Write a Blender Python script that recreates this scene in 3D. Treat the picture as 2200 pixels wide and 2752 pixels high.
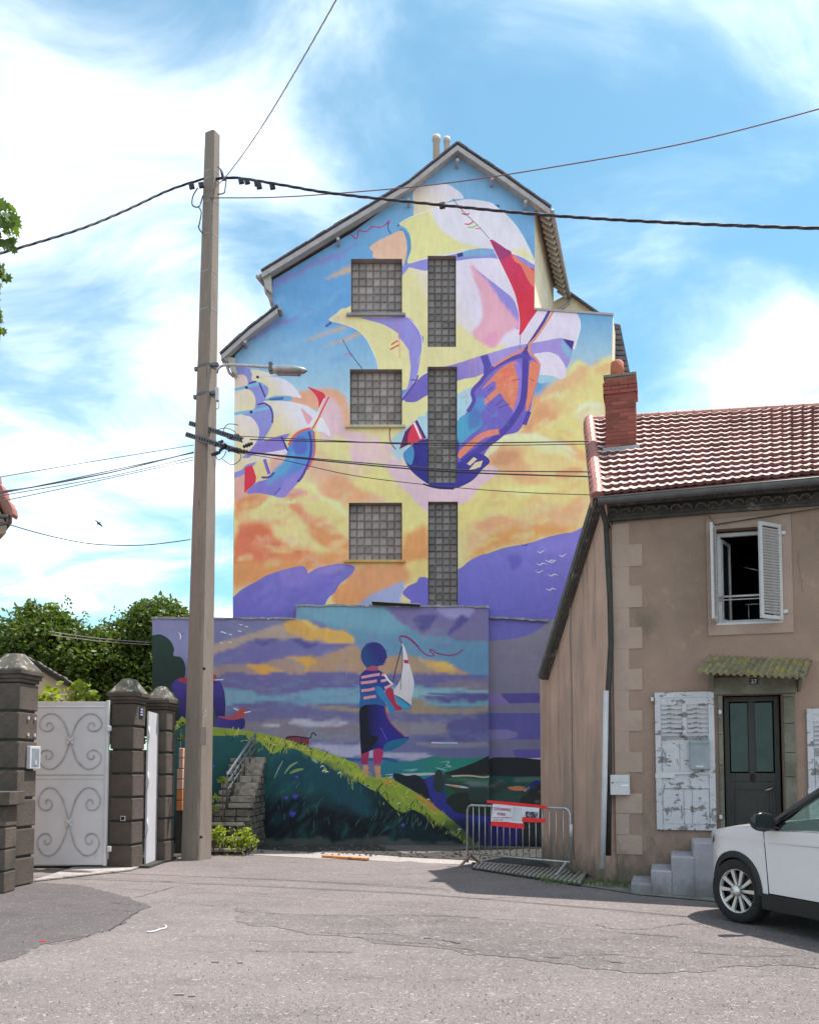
import bpy, bmesh, math, random
import numpy as np
from mathutils import Vector, Matrix, noise as mnoise
from mathutils.geometry import delaunay_2d_cdt
R = math.radians
rnd = random.Random(7)
scene = bpy.context.scene
for o in list(bpy.data.objects): bpy.data.objects.remove(o)
COL = scene.collection

# ------------------------------------------------------------------ camera
F = 2400.0; T = 0.0629; PPX, PPY = 1100.0, 1929.0; EYE = 1.6      # photo pixels (2200 x 2752)
cam = bpy.data.cameras.new('camera'); camo = bpy.data.objects.new('camera', cam); COL.objects.link(camo)
camo.location = (0, 0, EYE); camo.rotation_euler = (math.pi / 2 + T, 0, 0)
cam.sensor_fit = 'HORIZONTAL'; cam.sensor_width = 36; cam.lens = 36 * F / 2200
cam.shift_x = 0; cam.shift_y = (PPY - 1376) / 2200
cam.clip_start = 0.1; cam.clip_end = 6000
scene.camera = camo

# ------------------------------------------------------------------ light
SUN = Vector((0.36, 0.15, 1.0)).normalized()
EL = math.asin(SUN.z); AZ = math.atan2(SUN.x, SUN.y)
w = bpy.data.worlds.new('World'); scene.world = w; w.use_nodes = True
nt = w.node_tree; nt.nodes.clear()
def N(nt, t, **k):
    n = nt.nodes.new(t)
    for a, v in k.items():
        if a.startswith('i_'): n.inputs[a[2:].replace('_', ' ')].default_value = v
        else: setattr(n, a, v)
    return n
out = N(nt, 'ShaderNodeOutputWorld'); bg = N(nt, 'ShaderNodeBackground')
sky = N(nt, 'ShaderNodeTexSky', sky_type='NISHITA', sun_disc=False, sun_elevation=EL, sun_rotation=AZ)
sky.air_density = 1.0; sky.dust_density = 0.6; sky.ozone_density = 1.0
tc = N(nt, 'ShaderNodeTexCoord')
def vmath(op, a, b=None):
    n = N(nt, 'ShaderNodeVectorMath', operation=op)
    for i, s in enumerate((a, b)):
        if s is None: continue
        if isinstance(s, (tuple, list, Vector)): n.inputs[i].default_value = s
        else: nt.links.new(s, n.inputs[i])
    return n
def smath(op, a, b=None, clamp=False):
    n = N(nt, 'ShaderNodeMath', operation=op); n.use_clamp = clamp
    for i, s in enumerate((a, b)):
        if s is None: continue
        if isinstance(s, (int, float)): n.inputs[i].default_value = s
        else: nt.links.new(s, n.inputs[i])
    return n.outputs[0]
# project the direction on a cloud deck so that the clouds stretch towards the horizon
sep = N(nt, 'ShaderNodeSeparateXYZ'); nt.links.new(tc.outputs['Generated'], sep.inputs[0])
zc = smath('ADD', smath('MAXIMUM', sep.outputs[2], 0.0), 0.22)
cx = smath('DIVIDE', sep.outputs[0], zc); cy = smath('DIVIDE', sep.outputs[1], zc)
cmb = N(nt, 'ShaderNodeCombineXYZ'); nt.links.new(cx, cmb.inputs[0]); nt.links.new(cy, cmb.inputs[1])
n1 = N(nt, 'ShaderNodeTexNoise'); n1.inputs['Scale'].default_value = 2.6; n1.inputs['Detail'].default_value = 10; n1.inputs['Roughness'].default_value = 0.56; n1.inputs['Distortion'].default_value = 0.6
mp = N(nt, 'ShaderNodeMapping'); mp.inputs['Location'].default_value = (7.3, 4.2, 0.4); mp.inputs['Rotation'].default_value = (0, 0, 0.5); mp.inputs['Scale'].default_value = (1.0, 1.35, 1)
nt.links.new(cmb.outputs[0], mp.inputs[0]); nt.links.new(mp.outputs[0], n1.inputs['Vector'])
def pixdir(px, py):
    dx = (px - PPX) / F; dy = -(py - PPY) / F
    return Vector((dx, math.cos(T) - dy * math.sin(T), math.sin(T) + dy * math.cos(T)))
CLOUDS = [  # photo pixel, radius (rad), weight : where the cloud banks stand in the sky
    (130, 560, .16, .06), (60, 60, .15, .05), (330, 720, .12, .04), (420, 1080, .12, .12), (560, 600, .12, .04), (120, 1360, .24, .17), (560, 900, .09, .10), (420, 330, .12, .03), (560, 200, .10, .05),
    (400, 1480, .14, .10), (2150, 1000, .10, .30), (2170, 310, .085, .16), (1560, 560, .12, .07), (2030, 1060, .07, .10), (60, 1010, .10, -.26), (320, 860, .06, -.16), (240, 960, .06, -.14), (80, 1620, .1, -.08),
    (1000, 100, .20, -.04), (1850, 700, .15, -.10), (1800, 60, .26, -.05), (2250, 650, .13, -.12), (2300, 60, .2, -.08), (2500, 1400, .3, .1), (-500, 900, .3, .12), (-900, -300, .4, .12)]
# heavier unseen cloud added overhead and behind the camera, brightening the shaded walls
OUTSIDE = [(Vector((0.1, -.8, .6)), .85, .34), (Vector((-.9, -.1, .45)), .6, .2), (Vector((.2, .1, 1.0)), .45, .12), (Vector((.9, -.3, .4)), .5, .2)]
acc = None
for (d, rad, wt) in [(pixdir(a, b), c, e) for a, b, c, e in CLOUDS] + OUTSIDE:
    d = d.normalized()
    dist = vmath('DISTANCE', tc.outputs['Generated'], tuple(d)).outputs['Value']
    g = smath('MULTIPLY', smath('POWER', 2.718, smath('MULTIPLY', smath('MULTIPLY', dist, dist), -1.0 / (rad * rad))), wt)
    acc = g if acc is None else smath('ADD', acc, g)
mask = smath('ADD', smath('ADD', smath('MULTIPLY', n1.outputs['Fac'], 1.55), -0.275), acc)
rp = N(nt, 'ShaderNodeValToRGB'); rp.color_ramp.interpolation = 'B_SPLINE'
CR = rp.color_ramp; CR.interpolation = 'CARDINAL'
for k, (po, v) in enumerate(((.40, .012), (.55, .045), (.66, .10), (.76, .17), (.88, .26), (1.0, .45))):
    e_ = CR.elements[k] if k < 2 else CR.elements.new(po)
    e_.position = po; e_.color = (v, v, v, 1)
nt.links.new(mask, rp.inputs[0])
mixc = N(nt, 'ShaderNodeMix', data_type='RGBA')
SKYT = N(nt, 'ShaderNodeMix', data_type='RGBA', blend_type='MULTIPLY'); SKYT.inputs[0].default_value = 1
nt.links.new(sky.outputs[0], SKYT.inputs[6]); SKYT.inputs[7].default_value = (0.40, 0.62, 0.57, 1)
nt.links.new(rp.outputs[0], mixc.inputs[0]); nt.links.new(SKYT.outputs[2], mixc.inputs[6]); mixc.inputs[7].default_value = (11.5, 11.2, 10.6, 1)
nt.links.new(mixc.outputs[2], bg.inputs[0]); bg.inputs[1].default_value = 0.15
nt.links.new(bg.outputs[0], out.inputs[0])
sl = bpy.data.lights.new('sun', 'SUN'); slo = bpy.data.objects.new('sun', sl); COL.objects.link(slo)
sl.energy = 3.4; sl.angle = R(0.53); sl.color = (1.0, 0.95, 0.88)
slo.rotation_euler = SUN.to_track_quat('Z', 'Y').to_euler(); slo.location = (20, 8, 50)
scene.view_settings.view_transform = 'Standard'; scene.view_settings.look = 'None'
scene.view_settings.exposure = 1.25; scene.view_settings.gamma = 1; scene.view_settings.use_curve_mapping = False

# ------------------------------------------------------------------ helpers
def lin(c):
    return tuple(((v / 255) / 12.92 if v / 255 <= .04045 else (((v / 255) + .055) / 1.055) ** 2.4) for v in c[:3])
def at(px, py, Y):                      # the point of the upright plane y = Y seen at a photo pixel
    d = pixdir(px, py); s = Y / d.y
    return Vector((d.x * s, Y, EYE + d.z * s))
def onplane(px, py, p, n):
    d = pixdir(px, py); o = Vector((0, 0, EYE)); n = Vector(n)
    return o + d * ((Vector(p) - o).dot(n) / d.dot(n))
def gz(x, y=0): return -0.02 * min(max(x, 0.0), 5.0)
def ground(px, py):
    p = onplane(px, py, (0, 0, 0), (0, 0, 1))
    for _ in range(3): p = onplane(px, py, (0, 0, gz(p.x)), (0, 0, 1))
    return p

BASE = {}
def tag(o, label=None, cat=None, group=None, kind=None):
    for k, v in (('label', label), ('category', cat), ('group', group), ('kind', kind)):
        if v: o[k] = v
    return o
def thing(name, label, cat, loc=(0, 0, 0), rz=0, group=None):
    o = bpy.data.objects.new(name, None); o.empty_display_size = 0.2; COL.objects.link(o)
    o.location = loc; o.rotation_euler = (0, 0, rz); BASE[o.name] = Matrix.Translation(Vector(loc)) @ Matrix.Rotation(rz, 4, 'Z')
    return tag(o, label, cat, group)
def base_of(o):
    m = Matrix()
    while o is not None:
        if o.name in BASE: return BASE[o.name] @ m if False else BASE[o.name]
        o = o.parent
    return Matrix()
class MB:
    def __init__(s): s.v = []; s.f = []; s.mi = []; s.sm = []
    def add(s, vs, fs, mi=0, smooth=False):
        k = len(s.v); s.v += [tuple(v) for v in vs]; s.f += [tuple(i + k for i in f) for f in fs]
        s.mi += [mi] * len(fs); s.sm += [smooth] * len(fs); return s
    def box(s, a, b, mi=0):
        (x0, y0, z0), (x1, y1, z1) = [(min(p, q)) for p, q in zip(a, b)], [(max(p, q)) for p, q in zip(a, b)]
        return s.add([(x0,y0,z0),(x1,y0,z0),(x1,y1,z0),(x0,y1,z0),(x0,y0,z1),(x1,y0,z1),(x1,y1,z1),(x0,y1,z1)],
                     [(0,3,2,1),(4,5,6,7),(0,1,5,4),(1,2,6,5),(2,3,7,6),(3,0,4,7)], mi)
    def obox(s, c, ux, uy, uz, mi=0):    # centre + three half axes
        c, ux, uy, uz = map(Vector, (c, ux, uy, uz))
        vs = [c + ux*a + uy*b + uz*d for d in (-1,1) for (a,b) in ((-1,-1),(1,-1),(1,1),(-1,1))]
        fs = [(0,3,2,1),(4,5,6,7),(0,1,5,4),(1,2,6,5),(2,3,7,6),(3,0,4,7)]
        if ux.cross(uy).dot(uz) < 0: fs = [tuple(reversed(f)) for f in fs]
        return s.add(vs, fs, mi)
    def prism(s, pts, off, mi=0):        # polygon pts extruded by vector off
        pts = [Vector(p) for p in pts]; off = Vector(off); n = len(pts)
        nrm = Vector((0, 0, 0))
        for i in range(n): nrm += pts[i].cross(pts[(i + 1) % n])
        if nrm.dot(off) > 0: pts.reverse()
        return s.add(pts + [p + off for p in pts], [tuple(range(n)), tuple(range(2*n-1, n-1, -1))] + [(i, n+i, n+(i+1)%n, (i+1)%n)[::-1] if False else ((i+1)%n, i, n+i, n+(i+1)%n) for i in range(n)], mi)
    def tube(s, pts, r, seg=8, mi=0, cap=True, closed=False):
        pts = [Vector(p) for p in pts]; n = len(pts); rs = r if isinstance(r, (list, tuple)) else [r] * n
        vs = []; up = None
        for i, p in enumerate(pts):
            if closed: t = pts[(i+1) % n] - pts[i-1]
            else: t = pts[min(i+1, n-1)] - pts[max(i-1, 0)]
            t.normalize()
            if up is None: up = t.orthogonal().normalized()
            up = (up - t * up.dot(t)).normalized(); b = t.cross(up)
            for k in range(seg):
                a = 2*math.pi*k/seg; vs.append(p + (up*math.cos(a) + b*math.sin(a)) * rs[i])
        fs = []
        for i in range(n if closed else n-1):
            j = (i+1) % n
            for k in range(seg): fs.append((i*seg+k, i*seg+(k+1)%seg, j*seg+(k+1)%seg, j*seg+k))
        if cap and not closed: fs += [tuple(range(seg-1, -1, -1)), tuple((n-1)*seg+k for k in range(seg))]
        return s.add(vs, fs, mi, True)
    def lathe(s, prof, c=(0,0,0), seg=16, axis='Z', mi=0, smooth=True):
        vs = []; c = Vector(c)
        for (r_, h) in prof:
            for k in range(seg):
                a = 2*math.pi*k/seg; x, y = r_*math.cos(a), r_*math.sin(a)
                vs.append(c + (Vector((x, y, h)) if axis == 'Z' else Vector((x, -h, y))))
        fs = [(i*seg+k, i*seg+(k+1)%seg, (i+1)*seg+(k+1)%seg, (i+1)*seg+k) for i in range(len(prof)-1) for k in range(seg)]
        fs += [tuple(range(seg-1, -1, -1)), tuple((len(prof)-1)*seg+k for k in range(seg))]
        return s.add(vs, fs, mi, smooth)
    def mesh(s, name, mats, M=None):
        me = bpy.data.meshes.new(name)
        vs = s.v if M is None else [tuple(M @ Vector(v)) for v in s.v]
        me.from_pydata(vs, [], s.f)
        for m in (mats if isinstance(mats, (list, tuple)) else [mats]): me.materials.append(m)
        me.polygons.foreach_set('material_index', s.mi); me.polygons.foreach_set('use_smooth', s.sm)
        me.update(); return me
    def build(s, name, mats, parent=None, local=False, bevel=0, bseg=2, recalc=False):
        M = None if (local or parent is None) else base_of(parent).inverted()
        me = s.mesh(name, mats, M)
        if recalc:
            bm = bmesh.new(); bm.from_mesh(me); bmesh.ops.recalc_face_normals(bm, faces=bm.faces); bm.to_mesh(me); bm.free()
        o = bpy.data.objects.new(name, me); COL.objects.link(o); o.parent = parent
        if bevel:
            b = o.modifiers.new('bevel', 'BEVEL'); b.width = bevel; b.segments = bseg; b.limit_method = 'ANGLE'; b.angle_limit = R(40)
        return o
def inst(name, me, loc, parent, rot=None, scale=None):
    o = bpy.data.objects.new(name, me); COL.objects.link(o); o.parent = parent; o.location = loc
    if rot is not None: o.rotation_euler = rot
    if scale is not None: o.scale = scale
    return o
def catmull(pts, closed=True, sub=5):
    pts = [np.array(p, float) for p in pts]; n = len(pts); outp = []
    for i in range(n if closed else n-1):
        if closed: p0, p1, p2, p3 = pts[i-1], pts[i], pts[(i+1)%n], pts[(i+2)%n]
        else: p0, p1, p2, p3 = pts[max(i-1,0)], pts[i], pts[i+1], pts[min(i+2,n-1)]
        for k in range(sub):
            t = k/sub
            outp.append(0.5*((2*p1)+(-p0+p2)*t+(2*p0-5*p1+4*p2-p3)*t*t+(-p0+3*p1-3*p2+p3)*t**3))
    if not closed: outp.append(pts[-1])
    return outp

# ------------------------------------------------------------------ materials
def newmat(name):
    m = bpy.data.materials.new(name); m.use_nodes = True; t = m.node_tree
    return m, t, t.nodes['Principled BSDF']
def mat(name, rgb, rough=0.7, metal=0.0, var=0.15, scale=3.0, rgb2=None, bump=0.0, bscale=40.0, spec=0.4, detail=6, fine=0.0, stretch=(1,1,1), per_obj=0.0, coat=0.0):
    """principled + two noise layers of colour variation + bump; rgb is a linear base colour"""
    m, t, p = newmat(name)
    L = t.links.new
    tcn = N(t, 'ShaderNodeTexCoord'); mpn = N(t, 'ShaderNodeMapping'); mpn.inputs['Scale'].default_value = stretch
    L(tcn.outputs['Object'], mpn.inputs[0])
    nz = N(t, 'ShaderNodeTexNoise'); nz.inputs['Scale'].default_value = scale; nz.inputs['Detail'].default_value = detail; nz.inputs['Roughness'].default_value = .6
    L(mpn.outputs[0], nz.inputs['Vector'])
    r_ = N(t, 'ShaderNodeValToRGB'); r_.color_ramp.elements[0].position = .32; r_.color_ramp.elements[1].position = .68
    c2 = rgb2 or tuple(min(1, v * (1 + var)) for v in rgb); c1 = rgb if rgb2 else tuple(v * (1 - var) for v in rgb)
    r_.color_ramp.elements[0].color = (*c1, 1); r_.color_ramp.elements[1].color = (*c2, 1)
    L(nz.outputs['Fac'], r_.inputs[0]); col = r_.outputs[0]
    if fine:
        nf = N(t, 'ShaderNodeTexNoise'); nf.inputs['Scale'].default_value = bscale * 1.3; nf.inputs['Detail'].default_value = 3
        L(tcn.outputs['Object'], nf.inputs['Vector'])
        mr = N(t, 'ShaderNodeMapRange'); mr.inputs[1].default_value = .3; mr.inputs[2].default_value = .7; mr.inputs[3].default_value = 1 - fine; mr.inputs[4].default_value = 1 + fine
        L(nf.outputs['Fac'], mr.inputs[0])
        mx = N(t, 'ShaderNodeVectorMath', operation='SCALE'); L(col, mx.inputs[0]); L(mr.outputs[0], mx.inputs['Scale']); col = mx.outputs[0]
    if per_obj:
        oi = N(t, 'ShaderNodeObjectInfo'); mr = N(t, 'ShaderNodeMapRange'); mr.inputs[3].default_value = 1 - per_obj; mr.inputs[4].default_value = 1 + per_obj
        L(oi.outputs['Random'], mr.inputs[0]); mx = N(t, 'ShaderNodeVectorMath', operation='SCALE'); L(col, mx.inputs[0]); L(mr.outputs[0], mx.inputs['Scale']); col = mx.outputs[0]
    L(col, p.inputs['Base Color'])
    p.inputs['Roughness'].default_value = rough; p.inputs['Metallic'].default_value = metal
    p.inputs['Specular IOR Level'].default_value = spec; p.inputs['Coat Weight'].default_value = coat
    if bump:
        nb = N(t, 'ShaderNodeTexNoise'); nb.inputs['Scale'].default_value = bscale; nb.inputs['Detail'].default_value = 5
        L(mpn.outputs[0], nb.inputs['Vector']); b = N(t, 'ShaderNodeBump'); b.inputs['Strength'].default_value = 1; b.inputs['Distance'].default_value = bump
        L(nb.outputs['Fac'], b.inputs['Height']); L(b.outputs[0], p.inputs['Normal'])
    return m
def addmask(m, rgb, scale, lo, hi, stretch=(1,1,1), coord='Object', detail=8, loc=(0,0,0)):
    """lay a second colour over a material where a noise passes a threshold (stain, moss, peeled paint)"""
    t = m.node_tree; p = t.nodes['Principled BSDF']; L = t.links.new
    src = p.inputs['Base Color'].links[0].from_socket
    tcn = N(t, 'ShaderNodeTexCoord'); mpn = N(t, 'ShaderNodeMapping'); mpn.inputs['Scale'].default_value = stretch; mpn.inputs['Location'].default_value = loc
    L(tcn.outputs[coord], mpn.inputs[0])
    nz = N(t, 'ShaderNodeTexNoise'); nz.inputs['Scale'].default_value = scale; nz.inputs['Detail'].default_value = detail; nz.inputs['Roughness'].default_value = .65
    L(mpn.outputs[0], nz.inputs['Vector'])
    mr = N(t, 'ShaderNodeMapRange'); mr.inputs[1].default_value = lo; mr.inputs[2].default_value = hi; L(nz.outputs['Fac'], mr.inputs[0])
    mx = N(t, 'ShaderNodeMix', data_type='RGBA'); L(mr.outputs[0], mx.inputs[0]); L(src, mx.inputs[6]); mx.inputs[7].default_value = (*rgb, 1)
    L(mx.outputs[2], p.inputs['Base Color']); return m
# ------------------------------------------------------------------ the wall painting: flat paint on the wall, as coloured facets of the wall's own face
KA = np.array((1.50, 1.14, 1.14))
def view(x0, y0, s): return lambda pts: [(x0 + x / s, y0 + y / s) for x, y in pts]
ID = lambda p: p
V1 = view(550, 350, 2.873); V2 = view(1050, 350, 2.652); V3 = view(580, 900, 2.873); V4 = view(1050, 900, 2.652)
L1 = view(400, 1500, 2.873); L2 = view(900, 1500, 2.873); L3 = view(400, 1900, 2.873); L4 = view(950, 1950, 2.652); L5 = view(900, 1650, 4.31)
def inside(P, X, Y):
    r = np.zeros(len(X), bool); n = len(P)
    for i in range(n):
        x1, y1 = P[i]; x2, y2 = P[(i + 1) % n]
        if y1 == y2: continue
        c = ((y1 > Y) != (y2 > Y)) & (X < (x2 - x1) * (Y - y1) / (y2 - y1) + x1)
        r ^= c
    return r
def sdist(P, X, Y):
    d = np.full(len(X), 1e9); n = len(P)
    for i in range(n):
        x1, y1 = P[i]; x2, y2 = P[(i + 1) % n]; ex, ey = x2 - x1, y2 - y1; l = ex*ex + ey*ey + 1e-9
        t = np.clip(((X - x1)*ex + (Y - y1)*ey) / l, 0, 1)
        d = np.minimum(d, (X - x1 - t*ex)**2 + (Y - y1 - t*ey)**2)
    d = np.sqrt(d); return np.where(inside(P, X, Y), d, -d)
class Paint:
    def __init__(s, outline, Y, holes=(), step=7):
        s.outline = outline; s.Y = Y; s.holes = holes; s.step = step; s.layers = []; s.ka = np.array((1.42, 1.16, 1.20))
    def hard(s, vw, col, pts, smooth=True, sub=4):
        p = vw(pts); p = catmull(p, True, sub) if smooth else p
        s.layers.append(('h', np.array(p, float), col, 0, 0, 1, None)); return s.layers[-1][1]
    def soft(s, vw, col, pts, soft=14, warp=1.0, alpha=1.0, smooth=True, clip=None):
        p = vw(pts); p = catmull(p, True, 3) if smooth else p
        s.layers.append(('s', np.array(p, float), col, max(3.2, soft*.44), warp*.8, alpha, clip))
    def stroke(s, vw, col, pts, wd, sub=4, taper=False):
        p = catmull(vw(pts), False, sub); n = len(p); a = []; b = []
        for i in range(n):
            t = p[min(i+1, n-1)] - p[max(i-1, 0)]; t = t / (np.hypot(*t) + 1e-9); nn = np.array((-t[1], t[0]))
            k = wd / 2
            if taper: k *= max(.12, math.sin(math.pi * (i + .5) / n))
            a.append(p[i] + nn*k); b.append(p[i] - nn*k)
        s.layers.append(('h', np.array(a + b[::-1]), col, 0, 0, 1, None))
    def dabs(s, vw, cols, region, n, wx, wy, ang=0, alpha=.5, seed=1, soft=5):
        rr = random.Random(seed); P = np.array(vw(region)); lo = P.min(0); hi = P.max(0); k = 0
        while k < n:
            x = rr.uniform(lo[0], hi[0]); y = rr.uniform(lo[1], hi[1])
            if not inside(P, np.array([x]), np.array([y]))[0]: continue
            k += 1; a = R(ang + rr.gauss(0, 14)); u = wx * rr.uniform(.5, 1.3); v = wy * rr.uniform(.6, 1.3)
            pts = [(x + u*math.cos(q)*math.cos(a) - v*math.sin(q)*math.sin(a), y + u*math.cos(q)*math.sin(a) + v*math.sin(q)*math.cos(a)) for q in [i*math.pi/4 for i in range(8)]]
            s.layers.append(('s', np.array(pts), rr.choice(cols), soft*.7, 1.0, alpha * rr.uniform(.5, 1), None))
    def build(s, name, material, parent):
        co = []; ed = []
        def loop(P):
            k = len(co); n = len(P)
            co.extend([Vector((float(a), float(b))) for a, b in P]); ed.extend([(k+i, k+(i+1) % n) for i in range(n)])
        loop(s.outline)
        for h in s.holes: loop(h)
        OL = np.array(s.outline, float); lo = OL.min(0); hi = OL.max(0)
        for l in s.layers:
            if l[0] == 'h': loop(l[1])
        gx, gy = np.meshgrid(np.arange(lo[0]+3, hi[0], s.step), np.arange(lo[1]+3, hi[1], s.step))
        gx = (gx + (np.arange(gx.shape[0]) % 2)[:, None] * s.step / 2).ravel(); gy = gy.ravel()
        k = inside(OL, gx, gy); co.extend([Vector((float(a), float(b))) for a, b in zip(gx[k], gy[k])])
        vs, _, fs, _, _, _ = delaunay_2d_cdt(co, ed, [], 0, 1e-3)
        VP = np.array([(v.x, v.y) for v in vs]); FT = np.array([list(f) for f in fs if len(f) == 3], int)
        C = VP[FT].mean(1)
        keep = inside(OL, C[:, 0], C[:, 1])
        for h in s.holes: keep &= ~inside(np.array(h, float), C[:, 0], C[:, 1])
        FT = FT[keep]; C = C[keep]; nf = len(FT)
        X, Y = VP[:, 0], VP[:, 1]
        wx = np.array([mnoise.noise(Vector((a/55, b/55, 0)))*16 + mnoise.noise(Vector((a/17, b/17, 5)))*7 for a, b in VP])
        wy = np.array([mnoise.noise(Vector((a/55, b/55, 9)))*16 + mnoise.noise(Vector((a/17, b/17, 3)))*7 for a, b in VP])
        col = np.zeros((nf, 3, 3)); CX = X[FT]; CY = Y[FT]
        def colour(c, x, y):
            if len(c) == 3: return np.broadcast_to(np.array(lin(c)), x.shape + (3,))
            c1, p1, c2, p2 = c; d = (p2[0]-p1[0], p2[1]-p1[1]); l = d[0]**2 + d[1]**2
            t = np.clip(((x-p1[0])*d[0] + (y-p1[1])*d[1]) / l, 0, 1)[..., None]
            return np.array(lin(c1)) * (1-t) + np.array(lin(c2)) * t
        for typ, P, c, sf, wp, al, clip in s.layers:
            lo, hi = P.min(0), P.max(0)
            if typ == 'h':
                m = (C[:, 0] > lo[0]) & (C[:, 0] < hi[0]) & (C[:, 1] > lo[1]) & (C[:, 1] < hi[1]); idx = np.nonzero(m)[0]
                if not len(idx): continue
                idx = idx[inside(P, C[idx, 0], C[idx, 1])]
                col[idx] = colour(c, CX[idx], CY[idx])
            else:
                g = sf + 24 * wp
                m = (X > lo[0]-g) & (X < hi[0]+g) & (Y > lo[1]-g) & (Y < hi[1]+g); idx = np.nonzero(m)[0]
                if not len(idx): continue
                a = np.zeros(len(VP)); d = sdist(P, X[idx] + wx[idx]*wp, Y[idx] + wy[idx]*wp)
                t = np.clip(d / sf * .5 + .5, 0, 1); a[idx] = t*t*(3-2*t) * al
                A = a[FT]; f = np.nonzero(A.max(1) > 0)[0]
                if clip is not None: f = f[inside(clip, C[f, 0], C[f, 1])]
                cc = colour(c, CX[f], CY[f]); q = A[f][..., None]; col[f] = col[f]*(1-q) + cc*q
        W = [at(a, b, s.Y) for a, b in VP]; M = base_of(parent).inverted(); W = [M @ p for p in W]
        me = bpy.data.meshes.new(name)
        used = np.unique(FT); remap = -np.ones(len(VP), int); remap[used] = np.arange(len(used))
        tri = remap[FT]; a, b, c = [VP[FT[:, i]] for i in range(3)]
        ccw = ((b-a)[:, 0]*(c-a)[:, 1] - (b-a)[:, 1]*(c-a)[:, 0]) > 0     # image y points down
        tri[ccw] = tri[ccw][:, ::-1]; col[ccw] = col[ccw][:, ::-1]
        me.from_pydata([tuple(W[i]) for i in used], [], tri.tolist()); me.materials.append(material); me.update()
        at_ = me.color_attributes.new('paint', 'FLOAT_COLOR', 'CORNER')
        lum = col @ np.array((.3, .59, .11)); col = col*.86 + lum[..., None]*.14
        rgba = np.ones((nf*3, 4), np.float32); rgba[:, :3] = np.clip(col.reshape(-1, 3) * s.ka, 0.004, .86)
        at_.data.foreach_set('color', rgba.ravel())
        o = bpy.data.objects.new(name, me); COL.objects.link(o); o.parent = parent
        return o
def paint_material():
    m, t, p = newmat('wall_paint'); L = t.links.new
    a = N(t, 'ShaderNodeAttribute', attribute_name='paint'); tcn = N(t, 'ShaderNodeTexCoord')
    def nz(sc, det, st=(1,1,1)):
        mp = N(t, 'ShaderNodeMapping'); mp.inputs['Scale'].default_value = st; L(tcn.outputs['Object'], mp.inputs[0])
        n = N(t, 'ShaderNodeTexNoise'); n.inputs['Scale'].default_value = sc; n.inputs['Detail'].default_value = det; L(mp.outputs[0], n.inputs['Vector']); return n.outputs['Fac']
    def rng(s, lo, hi):
        r = N(t, 'ShaderNodeMapRange'); r.inputs[1].default_value = .3; r.inputs[2].default_value = .7; r.inputs[3].default_value = lo; r.inputs[4].default_value = hi; L(s, r.inputs[0]); return r.outputs[0]
    def mul(a_, b_):
        n = N(t, 'ShaderNodeMath', operation='MULTIPLY'); L(a_, n.inputs[0]); L(b_, n.inputs[1]); return n.outputs[0]
    k = mul(mul(rng(nz(1.3, 6, (1,1,.8)), .93, 1.07), rng(nz(9, 5, (1, 1, .35)), .95, 1.05)), rng(nz(60, 3), .94, 1.06))
    sc = N(t, 'ShaderNodeVectorMath', operation='SCALE'); L(a.outputs['Color'], sc.inputs[0]); L(k, sc.inputs['Scale'])
    # thin rain streaks and pin-holes in the render
    st = N(t, 'ShaderNodeMapRange'); st.inputs[1].default_value = .66; st.inputs[2].default_value = .82; st.inputs[4].default_value = .22; L(nz(3.0, 8, (6, 6, .25)), st.inputs[0])
    mx = N(t, 'ShaderNodeMix', data_type='RGBA'); L(st.outputs[0], mx.inputs[0]); L(sc.outputs[0], mx.inputs[6]); mx.inputs[7].default_value = (.22, .2, .2, 1)
    L(mx.outputs[2], p.inputs['Base Color']); p.inputs['Roughness'].default_value = .75; p.inputs['Specular IOR Level'].default_value = .3
    b = N(t, 'ShaderNodeBump'); b.inputs['Distance'].default_value = .006; L(nz(70, 4), b.inputs['Height'])
    b2 = N(t, 'ShaderNodeBump'); b2.inputs['Distance'].default_value = .02; L(nz(4, 4), b2.inputs['Height']); L(b.outputs[0], b2.inputs['Normal']); L(b2.outputs[0], p.inputs['Normal'])
    return m
M_PAINT = paint_material()
def rect(x0, y0, x1, y1): return [(x0, y0), (x1, y0), (x1, y1), (x0, y1)]
BIG = rect(300, 200, 1800, 2500)
WIN = [(943, 695, 1080, 845), (940, 992, 1080, 1145), (937, 1351, 1080, 1507)]
SLOT = [(1149, 687, 1225, 932), (1149, 985, 1228, 1297), (1150, 1348, 1230, 1640)]
HOLES = [rect(*q) for q in WIN + SLOT]
UP = [(625, 1690), (631, 955), (700, 885), (738, 845), (732, 818), (733, 752), (950, 622), (1098, 512), (1228, 402), (1330, 470), (1436, 548), (1436, 828), (1646, 843), (1644, 1000), (1600, 2330), (1300, 2310), (1300, 1690)]
A = Paint(UP, 20.5, HOLES)
H, S, K = A.hard, A.soft, A.stroke
# --- sky
H(ID, ((112,178,216), (0,420), (82,154,206), (0,760)), BIG, False)
S(ID, ((88,160,210), (0,860), (150,200,214), (0,1085)), [(560,850),(1000,850),(1000,1300),(560,1300)], 40, .5)
S(ID, ((90,162,205), (0,850), (150,196,208), (0,985)), [(1500,820),(1750,820),(1750,1150),(1500,1150)], 30, .5)
S(ID, (118,184,222), [(700,850),(760,800),(640,960),(600,1000)], 30, .6, .5)
S(ID, (104,170,214), [(1040,560),(1180,440),(1300,460),(1180,500),(1100,560)], 40, .6, .5)
for p in ([(530,1225),(560,1140),(700,1090),(870,1000),(1040,940),(1180,875),(1100,940),(960,1010),(850,1050),(730,1110),(600,1180)], [(340,1610),(420,1560),(590,1455),(700,1440),(850,1385),(700,1460),(560,1520),(400,1610)]):
    S(V1, (118,132,200), p, 6, .5, .95)
S(V1, (118,132,200), [(1000,1000),(1080,970),(1050,1010)], 6, .5, .8)
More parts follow.
